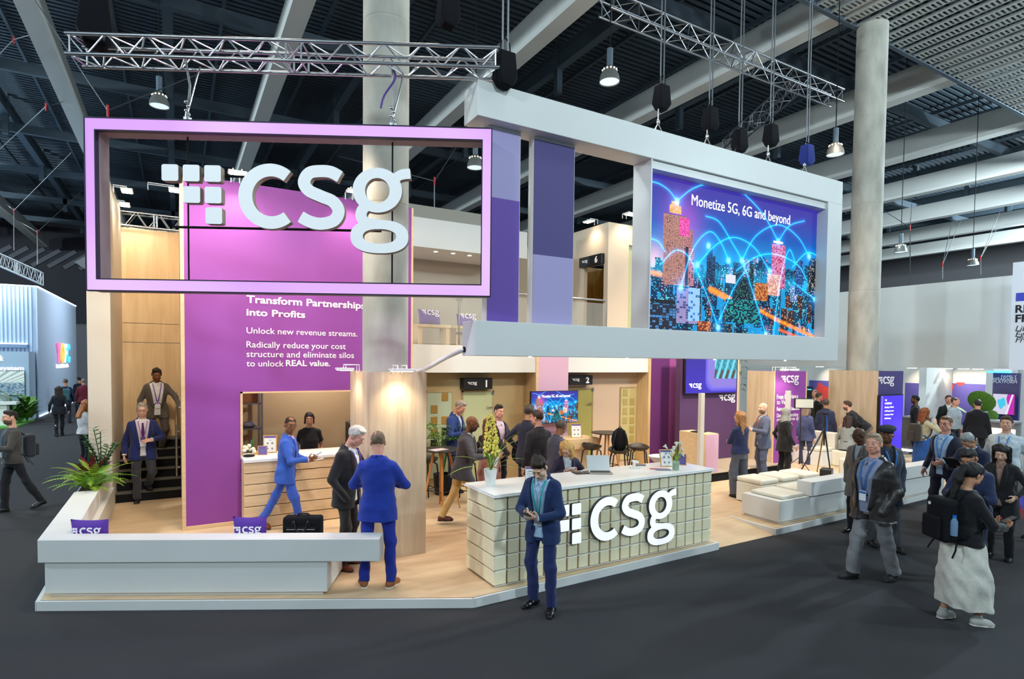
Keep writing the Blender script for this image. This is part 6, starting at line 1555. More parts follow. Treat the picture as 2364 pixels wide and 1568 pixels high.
    B.cone(hpnt(0, .090, .010), hpnt(0, .110, -.024), .008, .0125, .008)
    for sx in (-1, 1): B.ell(hpnt(.012*sx, .098, -.031), (.009, .010, .008), HR, .006)
    B.cone(hpnt(-.016, .086, -.056), hpnt(.016, .086, -.056), .009, .009, .006); B.cone(hpnt(-.013, .083, -.068), hpnt(.013, .083, -.068), .010, .010, .006)
    B.cone(hpnt(0, -.022, -.045), tp(0, -.002, .46), (.046 if female else .055), (.05 if female else .062), .025)
    B.loft(TM, prof, .02, -.024, zlo=-.08)
    for sh, el, w, fd, pn, a in arm:
        sc_ = .84 if female else 1
        B.cone(sh, el, .045*sc_, .036*sc_, .02); B.cone(el, w if not a.get('hide') else el*.6+w*.4, .036*sc_, .027*sc_, .015)
        if not hands or a.get('hide'): continue
        sd = np.cross(fd, pn)                      # across the palm
        ths = a.get('th', 1); cu = a.get('curl', .55); hs = .92 if female else 1.0
        pc = w+fd*.05*hs; R3 = np.stack([sd, pn, fd], 1)
        B.ell(pc, (.040*hs, .016*hs, .052*hs), R3, .012)
        for q, (off, ln) in enumerate(((-.030, .066), (-.010, .076), (.010, .070), (.029, .056))):
            b0 = w+fd*.088*hs+sd*off*hs; c1 = cu*(.75+.12*q); d1 = fd*math.cos(c1)+pn*math.sin(c1); d2 = fd*math.cos(c1*2.1)+pn*math.sin(c1*2.1)
            b1 = b0+d1*ln*.52*hs; b2 = b1+d2*ln*.55*hs
            B.cone(b0, b1, .0092*hs, .0085*hs, .005); B.cone(b1, b2, .0085*hs, .0070*hs, .003)
        t0 = w+fd*.028*hs+sd*(-.034*ths)*hs; td = fd*.62-sd*.62*ths+pn*.45; td /= np.linalg.norm(td); t1 = t0+td*.042*hs; td2 = fd*.85-sd*.15*ths+pn*.5; td2 /= np.linalg.norm(td2)
        B.cone(t0, t1, .0125*hs, .0105*hs, .008); B.cone(t1, t1+td2*.034*hs, .0105*hs, .0080*hs, .004)
    for hj, kn, an in leg:
        B.cone(hj, kn, .056, .040, .01); B.cone(kn, kn*.55+an*.45+NP((0, -.012, 0)), .040, .042, .01); B.cone(kn*.55+an*.45+NP((0, -.012, 0)), an, .042, .030, .01)
    skm = skinm(skin); hc = (hair or {}).get('c', (50, 38, 30))
    HI = np.array((MW @ HM).inverted()); A_ = A
    def facemi(V, F):
        c = V[F].mean(1); c = c @ A_[:3, :3].T+A_[:3, 3]; q = c @ HI[:3, :3].T+HI[:3, 3]; x, y, z = np.abs(q[:, 0]), q[:, 1], q[:, 2]
        m = np.zeros(len(F), int)
        m[(y > .07) & ((x/.023)**2+((z+.062)/.0095)**2 < 1)] = 1
        m[(y > .055) & (x > .013) & (x < .046) & (z > .027-.10*np.abs(x-.026)) & (z < .0355-.16*np.abs(x-.026))] = 2
        e = (y > .05) & (((x-.031)/.0125)**2+((z-.004)/.0047)**2 < 1); m[e] = 3
        m[(y > .05) & (((x-.031)/.0058)**2+((z-.0045)/.0050)**2 < 1)] = 4
        if beard:
            m[(y > -.01) & (z < -.034-.25*np.maximum(.05-y, 0)) & (z > -.13) & ~((x < .02) & (z > -.074) & (z < -.050)) & (q[:, 1] < .2) & (x < .09) & (np.abs(q[:, 1]) < .2)] = 5
        far = np.linalg.norm(q, axis=1) > .17; m[far] = 0
        return m
    rs = SK[skin]
    lip = mat('lip_'+skin, (int(rs[0]*.93), int(rs[1]*.80), int(rs[2]*.78)), .4)
    emit('body', B, [skm, lip, mat('brow_%d_%d_%d_' % hc+skin, tuple(int(v*.55+q*.38) for v, q in zip(hc, rs)), .8), mat('eye_white', (226, 222, 216), .25), mat('iris_dark', (42, 32, 28), .2), mat('beard_%d_%d_%d' % (beard or (0, 0, 0)), tuple(int(v*.7+.3*s_) for v, s_ in zip(beard or (0, 0, 0), rs)), .8)], mi=facemi, sm=1)
    # ---------------- upper garments
    def arm_pts(): return [q for a in arm for q in (a[0], a[1], a[2])]
    pr = [(z, a+.0, b, y) for z, a, b, y in prof]
    hem = top.get('hem', -.19 if kind in ('suit', 'leather') else -.36 if kind == 'coat' else -.10)
    if hem < -.2: pr = [(hem, pr[0][1]*1.10, pr[0][2]*1.14, -.005)]+pr
    box = [tp(x, y, z) for x in (-.26, .26) for y in (-.22, .24) for z in (hem-.02, .57)]
    bl = np.min(box+arm_pts(), 0)-.10; bh = np.max(box+arm_pts(), 0)+.10
    inner = kind in ('suit', 'coat', 'leather')
    col_s = top.get('shirt', (232, 232, 234))
    if inner:
        Fd = Field(np.min(box, 0)-.02, np.max(box, 0)+.02, h)
        Fd.loft(TM, pr, 0, .0, zlo=-.13, zhi=.50)
        Fd.cone(tp(0, -.012, .475), tp(0, -.004, .535), .072, .062, .01, clip=[(tp(0, 0, .538-.01), TR @ NP((0, -.35, 1)))])
        for sh, el, w, fd, pn, a in arm:
            if not a.get('hide'): pass
        sh_o = emit('shirt', Fd, cloth(col_s), amp=.002, seed=1)
        cf = MB()
        for sh, el, w, fd, pn, a in arm:
            if a.get('hide'): continue
            ax = (w-el)/np.linalg.norm(w-el)
            cf = MB(); cf.tube([w-ax*.05, w+ax*.010], .0355 if not female else .031, 14); pmb(cf, 'shirt_cuff', cloth(col_s))
    else: sh_o = None
    J = Field(bl, bh, h)
    open_ = top.get('open', .055); bp = top.get('button', .10)      # half width of the opening at the chest / height where it closes
    if inner:
        wide = top.get('wide', 0.0)                                # opening that stays apart down to the hem
        def cut(x, y, z):
            w = np.where(z > bp, (z-bp)/(.46-bp)*open_+wide, wide+np.maximum(0, (bp-.06-z))*.22)
            return np.where(y > .0, np.minimum(w-np.abs(x), .05), -1)
        J.loft(TM, pr, 0, g, zlo=hem, zhi=.515, cut=cut)
    else: J.loft(TM, pr, 0, g, zlo=hem, zhi=top.get('neck', .50))
    if lk_(legs) == 'trousers':                        # the skirt of the jacket goes with a lifted thigh
        hp_ = tp(0, 0, hem); hn = TR @ NP((0, 0, -1))
        for hj, kn, an in leg: J.cone(hj, hj*.25+kn*.75, .100*bw, .092*bw, .03, clip=[(hp_, hn)])
    slw = top.get('sleeve', 1.0); short = top.get('short', False)
    for i, (sh, el, w, fd, pn, a) in enumerate(arm):
        sc_ = (.86 if female else 1)*slw
        if short:
            m_ = sh+(el-sh)*.62; ax = (el-sh)/np.linalg.norm(el-sh); J.cone(sh, m_+ax*.03, .068*sc_, .062*sc_, .04, clip=[(m_, ax)]); continue
        J.cone(sh, el, .060*sc_, .050*sc_, .05)
        ax = (w-el)/np.linalg.norm(w-el); e2 = w-ax*(.012 if inner else .0)
        J.cone(el, e2+ax*.03, .050*sc_, .040*sc_, .02, clip=None if a.get('hide') else [(e2, ax)])
    jm = leatherm(top['c']) if kind == 'leather' else cloth(top.get('c', (40, 46, 70)))
    jname = {'suit': 'jacket', 'coat': 'coat', 'leather': 'leather_jacket', 'tee': 't_shirt', 'shirt': 'shirt', 'sweater': 'sweater', 'blouse': 'blouse'}[kind]
    jo = emit(jname, J, jm, amp=top.get('fold', .0036 if inner else .0045), seed=2)
    def by(z, x=0.0):                                   # front surface of the chest at height z
        P = np.array(pr); b = np.interp(z, P[:, 0], P[:, 2]); y = np.interp(z, P[:, 0], P[:, 3]); a = np.interp(z, P[:, 0], P[:, 1])
        return y+b*max(0, 1-(abs(x)/a)**2.3)**(1/2.3)
    if inner:
        for sx in (-1, 1):
            b_ = MB(); vs = []; n = 8
            for i in range(n+1):
                t = i/n; z = bp+.01+(.475-bp)*t; x0 = (z-bp)/(.46-bp)*open_+wide; x1 = x0+.062*math.sin(PI*min(1, .12+t*.78))**.8*(1 if t < .8 else .75)
                for x in (x0-.006, x1):
                    vs.append(tp(sx*x, by(min(z, .47), x)+g+.004+(.003 if x == x1 else .006), z-.006*t))
            fs = [(2*i, 2*i+1, 2*i+3, 2*i+2) for i in range(n)]
            b_.add(vs, fs if sx > 0 else [f[::-1] for f in fs]); o_ = pmb(b_, 'lapel', jm, smooth=60)
            sd_ = o_.modifiers.new('thick', 'SOLIDIFY'); sd_.thickness = .006
            cl_ = MB(); cl_.tube([tp(0, -.075, .525), tp(.055*sx, -.05, .52), tp(.075*sx, .01, .495), tp(.062*sx, .06, .455)], [.018, .02, .02, .012], 8)
            pmb(cl_, 'collar', jm)
        for sx in (-1, 1):
            c_ = MB(); c_.add([tp(.004*sx, by(.43)+.004, .452), tp(.052*sx, .048, .512), tp(.058*sx, .03, .488), tp(.030*sx, by(.40)+.006, .412)], [(0, 1, 2, 3) if sx < 0 else (3, 2, 1, 0)])
            o_ = pmb(c_, 'shirt_collar', cloth(col_s), smooth=None); sd_ = o_.modifiers.new('thick', 'SOLIDIFY'); sd_.thickness = .005
        if kind == 'suit' and h < .0085/S:
            for sx in (-1, 1):
                c_ = MB(); c_.add([tp(sx*x, by(z, x)+g+.004, z) for x, z in ((.075, -.005), (.145, .0), (.145, -.045), (.075, -.050))], [(0, 1, 2, 3) if sx < 0 else (3, 2, 1, 0)]); o_ = pmb(c_, 'pocket_flap', jm, smooth=None); sd_ = o_.modifiers.new('thick', 'SOLIDIFY'); sd_.thickness = .007
            if top.get('wide', 0) == 0:
                for z in (bp-.02, bp-.11): c_ = MB(); c_.ellipsoid(tp(0.004, by(z)+g+.002, z), .010, .006, .010, n=10, m=6); pmb(c_, 'button', m_black)
    elif kind in ('shirt',):
        for sx in (-1, 1):
            c_ = MB(); c_.add([tp(.004*sx, by(.43)+.012, .452), tp(.052*sx, .055, .520), tp(.062*sx, .04, .488), tp(.036*sx, by(.40)+.014, .412)], [(0, 1, 2, 3) if sx < 0 else (3, 2, 1, 0)])
            o_ = pmb(c_, 'collar', jm, smooth=None); sd_ = o_.modifiers.new('thick', 'SOLIDIFY'); sd_.thickness = .006
    if tie:
        b_ = MB(); vs = []; zz = [.44, .425, .36, .25, .15, .09, .06]; ww = [.016, .013, .020, .028, .036, .038, .0]
        for z, w in zip(zz, ww):
            for x in (-w, w): vs.append(tp(x, by(z)+.012, z))
        b_.add(vs, [(2*i, 2*i+1, 2*i+3, 2*i+2) for i in range(len(zz)-1)]); o_ = pmb(b_, 'tie', cloth(tie), smooth=60); sd_ = o_.modifiers.new('thick', 'SOLIDIFY'); sd_.thickness = .008
    if lanyard:
        zb = top.get('badge_z', .10); off = (g if not inner else .006)+.010
        for sx in (-1, 1):
            b_ = MB(); vs = []; P_ = [(.062, -.02, .505)]+[(.066*(z-zb)/(.46-zb)+.004, None, z) for z in (.45, .38, .30, .22, (zb+.03))]
            for x, y, z in P_:
                yy = y if y is not None else by(min(z, .47), x)+off+(g*.8 if x > open_*max(0, (z-bp))/(.46-bp) and inner else 0)
                for e in (-.0085, .0085): vs.append(tp(sx*(x+e), yy+.004, z+(.012 if y is not None else 0)))
            fs = [(2*i, 2*i+1, 2*i+3, 2*i+2) for i in range(len(P_)-1)]
            b_.add(vs, fs); o_ = pmb(b_, 'lanyard_strap', mat('lanyard_%d_%d_%d' % lanyard, lanyard, .6), smooth=60); sd_ = o_.modifiers.new('thick', 'SOLIDIFY'); sd_.thickness = .004
        if badge:
            b_ = MB(); R_ = TM.to_3x3(); b_.cbox(tp(0, by(zb-.05)+off+.014, zb-.035), .085, .004, .115, R_); bo = pmb(b_, 'badge', mat('badge_card', (226, 230, 238), .4), smooth=None)
            b_ = MB(); b_.cbox(tp(0, by(zb-.05)+off+.0165, zb+.003), .085, .002, .025, R_); pmb(b_, 'badge_header', mat('lanyard_%d_%d_%d' % lanyard, lanyard, .6), bo, smooth=None)
    # ---------------- trousers / skirt
    lk = legs.get('kind', 'trousers'); lc = cloth(legs.get('c', (40, 42, 50)))
    if lk == 'skirt':
        hz = legs.get('hem', .25); zc = [l[2] for l in leg]
        fx = (feet[0][0]+feet[1][0])/2; fy = (feet[0][1]+feet[1][1])/2
        w1 = legs.get('w', .25)
        prs = [(-(hip-hz), w1, w1*.86, fy*.8), (-(hip-hz)*.55, w1*.97, w1*.86, fy*.4), (-.16, .205, .165, 0), (.0, .175, .13, 0), (.12, .145, .112, 0)]
        K = Field((-.36, -.36+min(fy, 0), hz-.03), (.36, .36+max(fy, 0), hip+.16), h); K.loft(Matrix.Translation((0, 0, hip)), prs, 0, .004)
        emit('skirt', K, lc, amp=legs.get('fold', .010), fz=.15, seed=3)
    if lk == 'trousers':
        wd = legs.get('wide', 1.0)
        pts = [q for l in leg for q in l]+[tp(.2, .17, .12), tp(-.2, -.17, -.1)]
        K = Field(np.min(pts, 0)-.14, np.max(pts, 0)+.12, h)
        K.loft(TM, [(-.16, .145*bw, .112*bw, 0), (-.06, .160*bw, .112*bw, -.006), (.10, .146*bw*fw, .104*bw, .004)], 0, .002)
        for hj, kn, an in leg:
            ax = (an-kn)/np.linalg.norm(an-kn); e = an+ax*.02
            K.cone(hj, kn, .084*bw, .064*wd, .02); K.cone(kn, e+ax*.05, .064*wd, .056*wd*legs.get('hemw', 1), .025, clip=[(e, ax)])
        emit('trousers', K, lc, amp=legs.get('fold', .006), fz=.5, seed=3)
        if legs.get('belt') or kind == 'shirt' or (inner and top.get('wide', 0) > .03):
            b_ = MB(); n = 28; a0, a1 = (0, 2*PI) if not inner else (PI*.2, PI*.8); pp = [tp(.150*bw*math.cos(a0+(a1-a0)*i/n), .118*bw*math.sin(a0+(a1-a0)*i/n)+.004, .075) for i in range(n if not inner else n+1)]; b_.tube([tuple(p) for p in pp], .016, 6, closed=not inner); bo = pmb(b_, 'belt', m_black)
            b_ = MB(); b_.cbox(tp(0, .126*bw+.012, .075), .04, .012, .032, TM.to_3x3()); pmb(b_, 'belt_buckle', m_steel, bo, smooth=None)
    # ---------------- shoes
    for i, (hj, kn, an) in enumerate(leg):
        a_ = math.radians(toes[i]); ft = NP((math.sin(a_), math.cos(a_), 0)); pit = shoes.get('pitch', (0, 0))[i]
        up = NP((0, 0, 1)); pr_ = math.radians(pit); f2 = ft*math.cos(pr_)-up*math.sin(pr_); u2 = ft*math.sin(pr_)+up*math.cos(pr_)
        base = an-u2*.085; heel = base-f2*.055; toe = base+f2*.165
        fs_ = .9 if female else 1.0; toe = base+f2*.165*fs_
        K = Field(np.min([heel, toe, an], 0)-.10, np.max([heel, toe, an], 0)+.10, min(h, .007)); cl = [(base+u2*.012, -u2)]
        K.cone(heel+u2*.04+f2*.02, base+u2*.05, .038, .043, 0, clip=cl); K.cone(base+u2*.05, an+u2*.015, .043, .038, .02, clip=cl+[(an+u2*.03, u2)]); K.cone(base+u2*.042, toe-f2*.05+u2*.026, .045, .040, .02, clip=cl); K.cone(toe-f2*.06+u2*.022, toe-f2*.012+u2*.014, .040, .026, .02, clip=cl)
        so = emit('shoe', K, mat('shoe_%d_%d_%d' % shoes.get('c', (24, 24, 26)), shoes.get('c', (24, 24, 26)), shoes.get('rough', .35)), seed=5)
        K2 = Field(np.min([heel, toe], 0)-.10, np.max([heel, toe], 0)+.10, min(h, .006)); cl = [(base+u2*.014, u2), (base, -u2)]
        K2.cone(heel+f2*.018, base+f2*.06, .040, .043, 0, clip=cl); K2.cone(base+f2*.06, toe-f2*.035, .047, .038, .01, clip=cl); K2.cone(toe-f2*.035, toe-f2*.02, .038, .028, .01, clip=cl)
        emit('shoe_sole', K2, mat('sole_%d_%d_%d' % shoes.get('sole', (18, 18, 18)), shoes.get('sole', (18, 18, 18)), .6), so, sm=0)
    # ---------------- hair and headwear
    if hair:
        st_ = hair.get('s', 'short'); hm = mat('hair_%d_%d_%d' % hc, hc, .5 if st_ not in ('hijab', 'beret') else .9, spec=.4, var=.45, vscale=60, bump=.5, bscale=120, stretch=(3, 3, .6))
        pts = [hpnt(x, y, z) for x in (-.17, .17) for y in (-.2, .14) for z in (-.46 if st_ in ('long', 'ponytail', 'hijab') else -.16, .17)]
        K = Field(np.min(pts, 0), np.max(pts, 0), min(h, .008))
        hl = hair.get('line', .064 if st_ in ('long', 'bun', 'ponytail', 'hijab', 'beret') else .080); vol = hair.get('v', .010); sv = .7 if st_ in ('long', 'bun', 'ponytail', 'hijab') else .25
        n_ = HR @ NP((0, .72, -1)); n_ /= np.linalg.norm(n_)
        c0 = hpnt(0, .088, hl)
        side_cl = [(c0, n_)]
        K.ell(hpnt(0, -.014, .030), (.0775+vol*sv, .0965+vol*(.5+sv*.7), .088+vol*1.15), HR, 0, clip=side_cl)
        if st_ in ('short', 'curly'):
            K.ell(hpnt(0, .030, .098+vol*.4), (.056, .050, .016+vol*.6), HR, .02)
            for sx in (-1, 1): K.cone(hpnt(.073*sx, .014, .03), hpnt(.074*sx, .014, .004), .008, .004, .01)
        if st_ == 'curly':
            rr = random.Random(SEED[0])
            for q in range(26):
                t = rr.uniform(-1, 1); u_ = rr.uniform(-.8, 1); K.ell(hpnt(.07*t, -.02+.08*u_*math.sqrt(1-t*t*.7), .105+rr.uniform(-.01, .02)-.04*abs(t)), (.026, .026, .022), HR, .008)
        if st_ == 'balding': K.ell(hpnt(0, .03, .13), (.055, .085, .05), HR, 0, 'cut')
        if st_ in ('long', 'ponytail', 'bun'):
            L_ = hair.get('L', .30)
            if st_ == 'long':
                bk = hair.get('bk', -.085)
                for x in (-.07, -.035, 0, .035, .07): K.cone(hpnt(x*1.05, -.055-.03*(1-abs(x)/.07), .03), hpnt(x*1.15, bk-.02, -L_+.03*abs(x)/.07), .042, .026, .03)
                for sx in (-1, 1): K.cone(hpnt(.070*sx, .02, .055), hpnt(.082*sx, .0, -.10), .024, .026, .025); K.cone(hpnt(.082*sx, .0, -.10), hpnt(.088*sx, hair.get('fr', .01), -L_*.85), .026, .018, .02)
            elif st_ == 'ponytail':
                K.ell(hpnt(0, -.108, .055), (.03, .03, .03), HR, .02); K.cone(hpnt(0, -.125, .045), hpnt(0, -.145, -.10), .036, .042, .02); K.cone(hpnt(0, -.145, -.10), hpnt(0, -.13, -L_), .042, .018, .03)
            else: K.ell(hpnt(0, -.115, .0), (.045, .04, .042), HR, .015); K.cone(hpnt(.07, .02, .03), hpnt(.078, .0, -.08), .018, .012, .02); K.cone(hpnt(-.07, .02, .03), hpnt(-.078, .0, -.08), .018, .012, .02)
        if st_ == 'hijab':
            K.ell(hpnt(0, -.016, .020), (.090, .112, .112), HR, 0, clip=[(hpnt(0, .075, 0), HR @ NP((0, 1, .15)))]); K.cone(hpnt(0, -.02, -.06), hpnt(0, -.03, -.20), .085, .115, .04, clip=[(hpnt(0, .09, -.1), HR @ NP((0, 1, 0)))])
            K.ell(hpnt(0, .10, -.012), (.054, .05, .088), HR, 0, 'cut')
        if st_ == 'beret':
            K.D[:] = 1; K.ell(hpnt(0, -.005, .085), (.112, .128, .042), HR @ np.array(Matrix.Rotation(-.12, 3, 'X')), 0); K.cone(hpnt(-.06, .075, .066), hpnt(.06, .075, .066), .02, .02, .03); K.ell(hpnt(0, .10, .062), (.07, .045, .012), HR, .02)
        emit({'hijab': 'headscarf', 'beret': 'flat_cap'}.get(st_, 'hair'), K, hm, amp=hair.get('amp', .0042 if st_ not in ('hijab', 'beret') else .002), fz=.3, seed=4, f0=45 if st_ not in ('hijab', 'beret') else 16, f1=150 if st_ not in ('hijab', 'beret') else 60)
        if st_ == 'beret':
            K = Field(np.min(pts, 0), np.max(pts, 0), min(h, .008)); K.ell(hpnt(0, -.016, .028), (.082, .102, .092), HR, 0, clip=[(hpnt(0, -.0, .0), n_), (hpnt(0, 0, .06), HR @ NP((0, 0, 1)))]); emit('hair', K, mat('hair_40_34_30', (40, 34, 30), .6), seed=6)
    if glasses:
        for sx in (-1, 1):
            b_ = MB(); pp = [hpnt(.032*sx+.023*math.cos(2*PI*i/16), .106, .004+.017*math.sin(2*PI*i/16)) for i in range(16)]; b_.tube([tuple(p) for p in pp], .0024, 5, closed=True)
            b_.tube([hpnt(.054*sx, .104, .008), hpnt(.078*sx, .05, .01), hpnt(.08*sx, -.005, .006)], .0022, 5); 
            if sx > 0: b_.tube([hpnt(-.010, .107, .006), hpnt(.010, .107, .006)], .0022, 5)
            pmb(b_, 'glasses', mat('spectacle_frame', (40, 34, 32), .3))
    return root, MW, TM, HM, arm
def held(name, label, cat, MW, c, size, R3, m, group=None, bev=.002):
    b = MB(); b.cbox((0, 0, 0), size[0], size[1], size[2], None); S = MW.to_scale().x
    M = MW @ Matrix.Translation(c) @ R3.to_4x4()
    b.v = [tuple(M @ Vector(p)) for p in b.v]; o = b.build(name, m, bevel=bev); return tag(o, label, cat, group)
def backpack(MW, TM, label, c, scale=1.0, bottle=False, logo=False):
    M = MW @ TM @ Matrix.Translation((0, -.155, .16)) @ Matrix.Scale(scale, 4)
    t = thing('backpack', label, 'backpack', M @ Vector((0, -.08, -.2)))
    def go(b, n, m, bevel=0, smooth=None): b.v = [tuple(M @ Vector(p)) for p in b.v]; return b.build(n, m, t, smooth=smooth, bevel=bevel)
    b = MB(); b.box(-.15, .15, -.17, .0, -.22, .25); go(b, 'pack', c, .05)
    b = MB(); b.box(-.12, .12, -.225, -.17, -.19, .06); go(b, 'front_pocket', c, .03)
    for sx in (-1, 1):
        b = MB(); b.tube([tuple(p) for p in _cat([(.08*sx, .01, .24), (.105*sx, .12, .325), (.11*sx, .27, .25), (.13*sx, .285, .10), (.16*sx, .20, -.06), (.15*sx, .02, -.16)], 6)], .017, 6); go(b, 'shoulder_strap', c, 0, 60)
        b = MB(); b.tube([(.13*sx, -.02, -.2), (.17*sx, -.06, -.28), (.18*sx, -.1, -.36)], .009, 5); go(b, 'webbing_tail', c)
    if logo: b = MB(); b.lathe([(.018, 0), (.018, .006)], (-.07, -.172, .17), 16, Matrix.Rotation(PI/2, 3, 'X')); go(b, 'round_badge', m_paper)
    if bottle:
        b = MB(); b.lathe([(.032, -.12), (.034, -.1), (.034, .03), (.018, .06), (.016, .075)], (.165, -.08, 0), 16); go(b, 'water_bottle', mat('bottle_clear', (150, 190, 230), .1, alpha=.5), 0, 40)
        b = MB(); b.lathe([(.019, .07), (.019, .095)], (.165, -.08, 0), 14); go(b, 'bottle_cap', m_skyblue)
    return t
def by_head(px, py, H, z0=0.0): q = at(px, py, z0+H); return Vector((q.x, q.y, z0))
NV = (38, 44, 74); BLK = (26, 26, 30)
both = lambda z=1.08, y=.30, x=.065: ({'w': (x, y, z), 'f': (-.45, .8, .25), 'p': (-.6, .0, .8), 'pole': (1, -.6, -.7), 'curl': .75, 'th': -1}, {'w': (-x, y, z), 'f': (.45, .8, .25), 'p': (.6, 0, .8), 'pole': (-1, -.6, -.7), 'curl': .75, 'th': 1})
# 1 front man with the phone
P1 = at(1251, 1408, 0)
r, MW, TM, HM, arm = person('man in navy suit with teal lanyard looking down at his phone before the counter', P1, -24, 1.77, .0055, 'light', bulk=.93, lean=4, head=(-8, 38), feet=((.12, -.03, 0), (-.12, .05, 0)), toes=(22, -16),
    arms=both(1.06, .27, .055), top=dict(kind='suit', c=(33, 50, 92), shirt=(168, 196, 226), open=.062, button=.02, wide=.045), legs=dict(c=(36, 46, 94)), shoes=dict(c=(18, 18, 22), rough=.2), hair=dict(s='curly', c=(48, 36, 28), v=.012, line=.072), lanyard=(0, 158, 158))
held('phone', 'dark phone in the hands of the man in navy suit before the counter', 'phone', MW, (0, .405, 1.125), (.072, .145, .009), Matrix.Rotation(math.radians(28), 3, 'X'), m_black)
# 2 royal blue suit seen from behind
person('man in royal blue suit seen from behind beside the oak column box', at(872, 1352, .1), 168, 1.79, .0055, 'pink', head=(-14, 12), feet=((.15, 0, 0), (-.15, 0, 0)), toes=(24, -24), bulk=1.06,
    arms=({'w': (.12, .28, 1.10), 'pole': (1, -.7, -.3), 'f': (-.7, .6, .2), 'p': (-.3, -.3, 1)}, {'w': (-.12, .28, 1.10), 'pole': (-1, -.7, -.3), 'f': (.7, .6, .2), 'p': (.3, -.3, 1)}),
    top=dict(kind='suit', c=(34, 58, 156), shirt=(232, 236, 240), fold=.0035), legs=dict(c=(32, 50, 150), belt=True), shoes=dict(c=(150, 92, 52), sole=(232, 228, 220), rough=.5), hair=dict(s='short', c=(120, 98, 80), v=.003))
# 3 dark suit, silver hair
person('silver-haired man in dark suit with violet lanyard facing the man in royal blue', at(800, 1309, .1), 62, 1.83, .006, 'pink', lean=3, head=(8, 30), feet=((.1, .02, 0), (-.12, -.02, 0)), toes=(14, -14),
    arms=({'w': (.19, .09, .88), 'f': (-.1, .4, -.9), 'pole': (.6, -1, 0), 'hide': True}, {'w': (-.15, .30, 1.10), 'pole': (-1, -.6, -.4), 'f': (.6, .7, .1), 'p': (.2, 0, 1)}),
    top=dict(kind='suit', c=(44, 40, 42), shirt=(236, 236, 238), open=.07, button=.06, wide=.02), legs=dict(c=(50, 44, 42)), shoes=dict(c=(112, 56, 36)), hair=dict(s='short', c=(206, 200, 192), v=.008), lanyard=(104, 66, 170), badge=False)
# 4 walking man in bright blue suit
r, MW, TM, HM, arm = person('man in bright blue suit walking past the hatch counter with a phone', at(660, 1226, .1), 78, 1.74, .0065, 'brown', lean=5, head=(62, 4), feet=((.08, .26, .02), (-.08, -.34, .05)), toes=(4, -4),
    arms=({'w': (.12, .34, 1.10), 'pole': (1, -1, -.5), 'f': (-.2, .9, .25), 'p': (-.8, 0, .6), 'curl': .8, 'th': -1}, {'w': (-.10, .33, 1.05), 'pole': (-1, -1, -.5), 'f': (.2, .9, .2), 'p': (.5, 0, .8), 'curl': .6}),
    top=dict(kind='suit', c=(54, 92, 186), shirt=(232, 200, 224)), legs=dict(c=(54, 88, 184)), shoes=dict(c=(120, 66, 38), pitch=(0, 26)), hair=dict(s='balding', c=(40, 32, 28), v=.008), glasses=True)
held('phone', 'grey phone held by the man in bright blue suit at the hatch', 'phone', MW, (.08, .47, 1.17), (.07, .14, .009), Matrix.Rotation(.5, 3, 'X'), mat('phone_grey', (110, 112, 116), .3))
held('notepad', 'small white pad held by the man in bright blue suit at the hatch', 'notepad', MW, (-.06, .47, 1.075), (.075, .14, .006), Matrix.Rotation(.15, 3, 'X'), m_paper)
# 5 hostess behind the hatch
q = onY(714, 955, 10.65); person('dark-haired woman in black t-shirt standing behind the hatch counter', (q.x, 10.65, .1), 0, 1.66, .007, 'olive', female=True, head=(-2, 4), arms=({'w': (.22, .06, .86), 'f': (0, .2, -1)}, {'w': (-.22, .06, .86), 'f': (0, .2, -1)}),
    top=dict(kind='tee', c=(24, 24, 26), short=True, sleeve=1.15, grow=.02, hem=-.12), legs=dict(c=(30, 30, 34)), hair=dict(s='bun', c=(30, 24, 22), v=.008))
q = FR['person.004'] if 'person.004' in FR else None
# 6 man coming down the stairs
person('grey-haired man in navy blazer and purple tie at the foot of the stairs', at(330, 1160, .1)+Vector((0, .12, 0)), 2, 1.80, .0065, 'fair', head=(6, 10), feet=((.09, .10, .0), (-.09, -.17, .17)), toes=(8, -8),
    arms=({'w': (.27, .02, .84)}, {'w': (-.12, .24, 1.10), 'pole': (-1, -.6, -.6), 'f': (.85, .4, -.1), 'p': (0, -.6, -.8), 'curl': .5}), bulk=1.06,
    top=dict(kind='suit', c=(36, 46, 104), shirt=(226, 216, 218), open=.07, button=-.02, wide=.04, badge_z=.13), legs=dict(c=(62, 62, 70), wide=1.05), shoes=dict(c=(34, 32, 34), pitch=(14, 0)), hair=dict(s='short', c=(170, 160, 148), v=.006), glasses=True, tie=(84, 44, 96), lanyard=(170, 120, 190))
# 7 man above him on the stairs
person('man in brown-grey suit higher on the stairs holding the rail', (-.37, 13.40, .724), 6, 1.80, .007, 'brown', head=(4, 22), feet=((.09, .06, 0), (-.09, -.1, .10)),
    arms=({'w': (.30, .06, .86), 'f': (0, .3, -1)}, {'w': (-.36, .28, .95), 'pole': (-1, -.5, 0), 'f': (-.2, .9, -.2), 'p': (.2, 0, -1)}),
    top=dict(kind='suit', c=(92, 84, 78), shirt=(228, 228, 232), open=.075, button=.0, wide=.05), legs=dict(c=(84, 76, 72)), hair=dict(s='short', c=(28, 24, 24), v=.009), lanyard=(120, 80, 170))
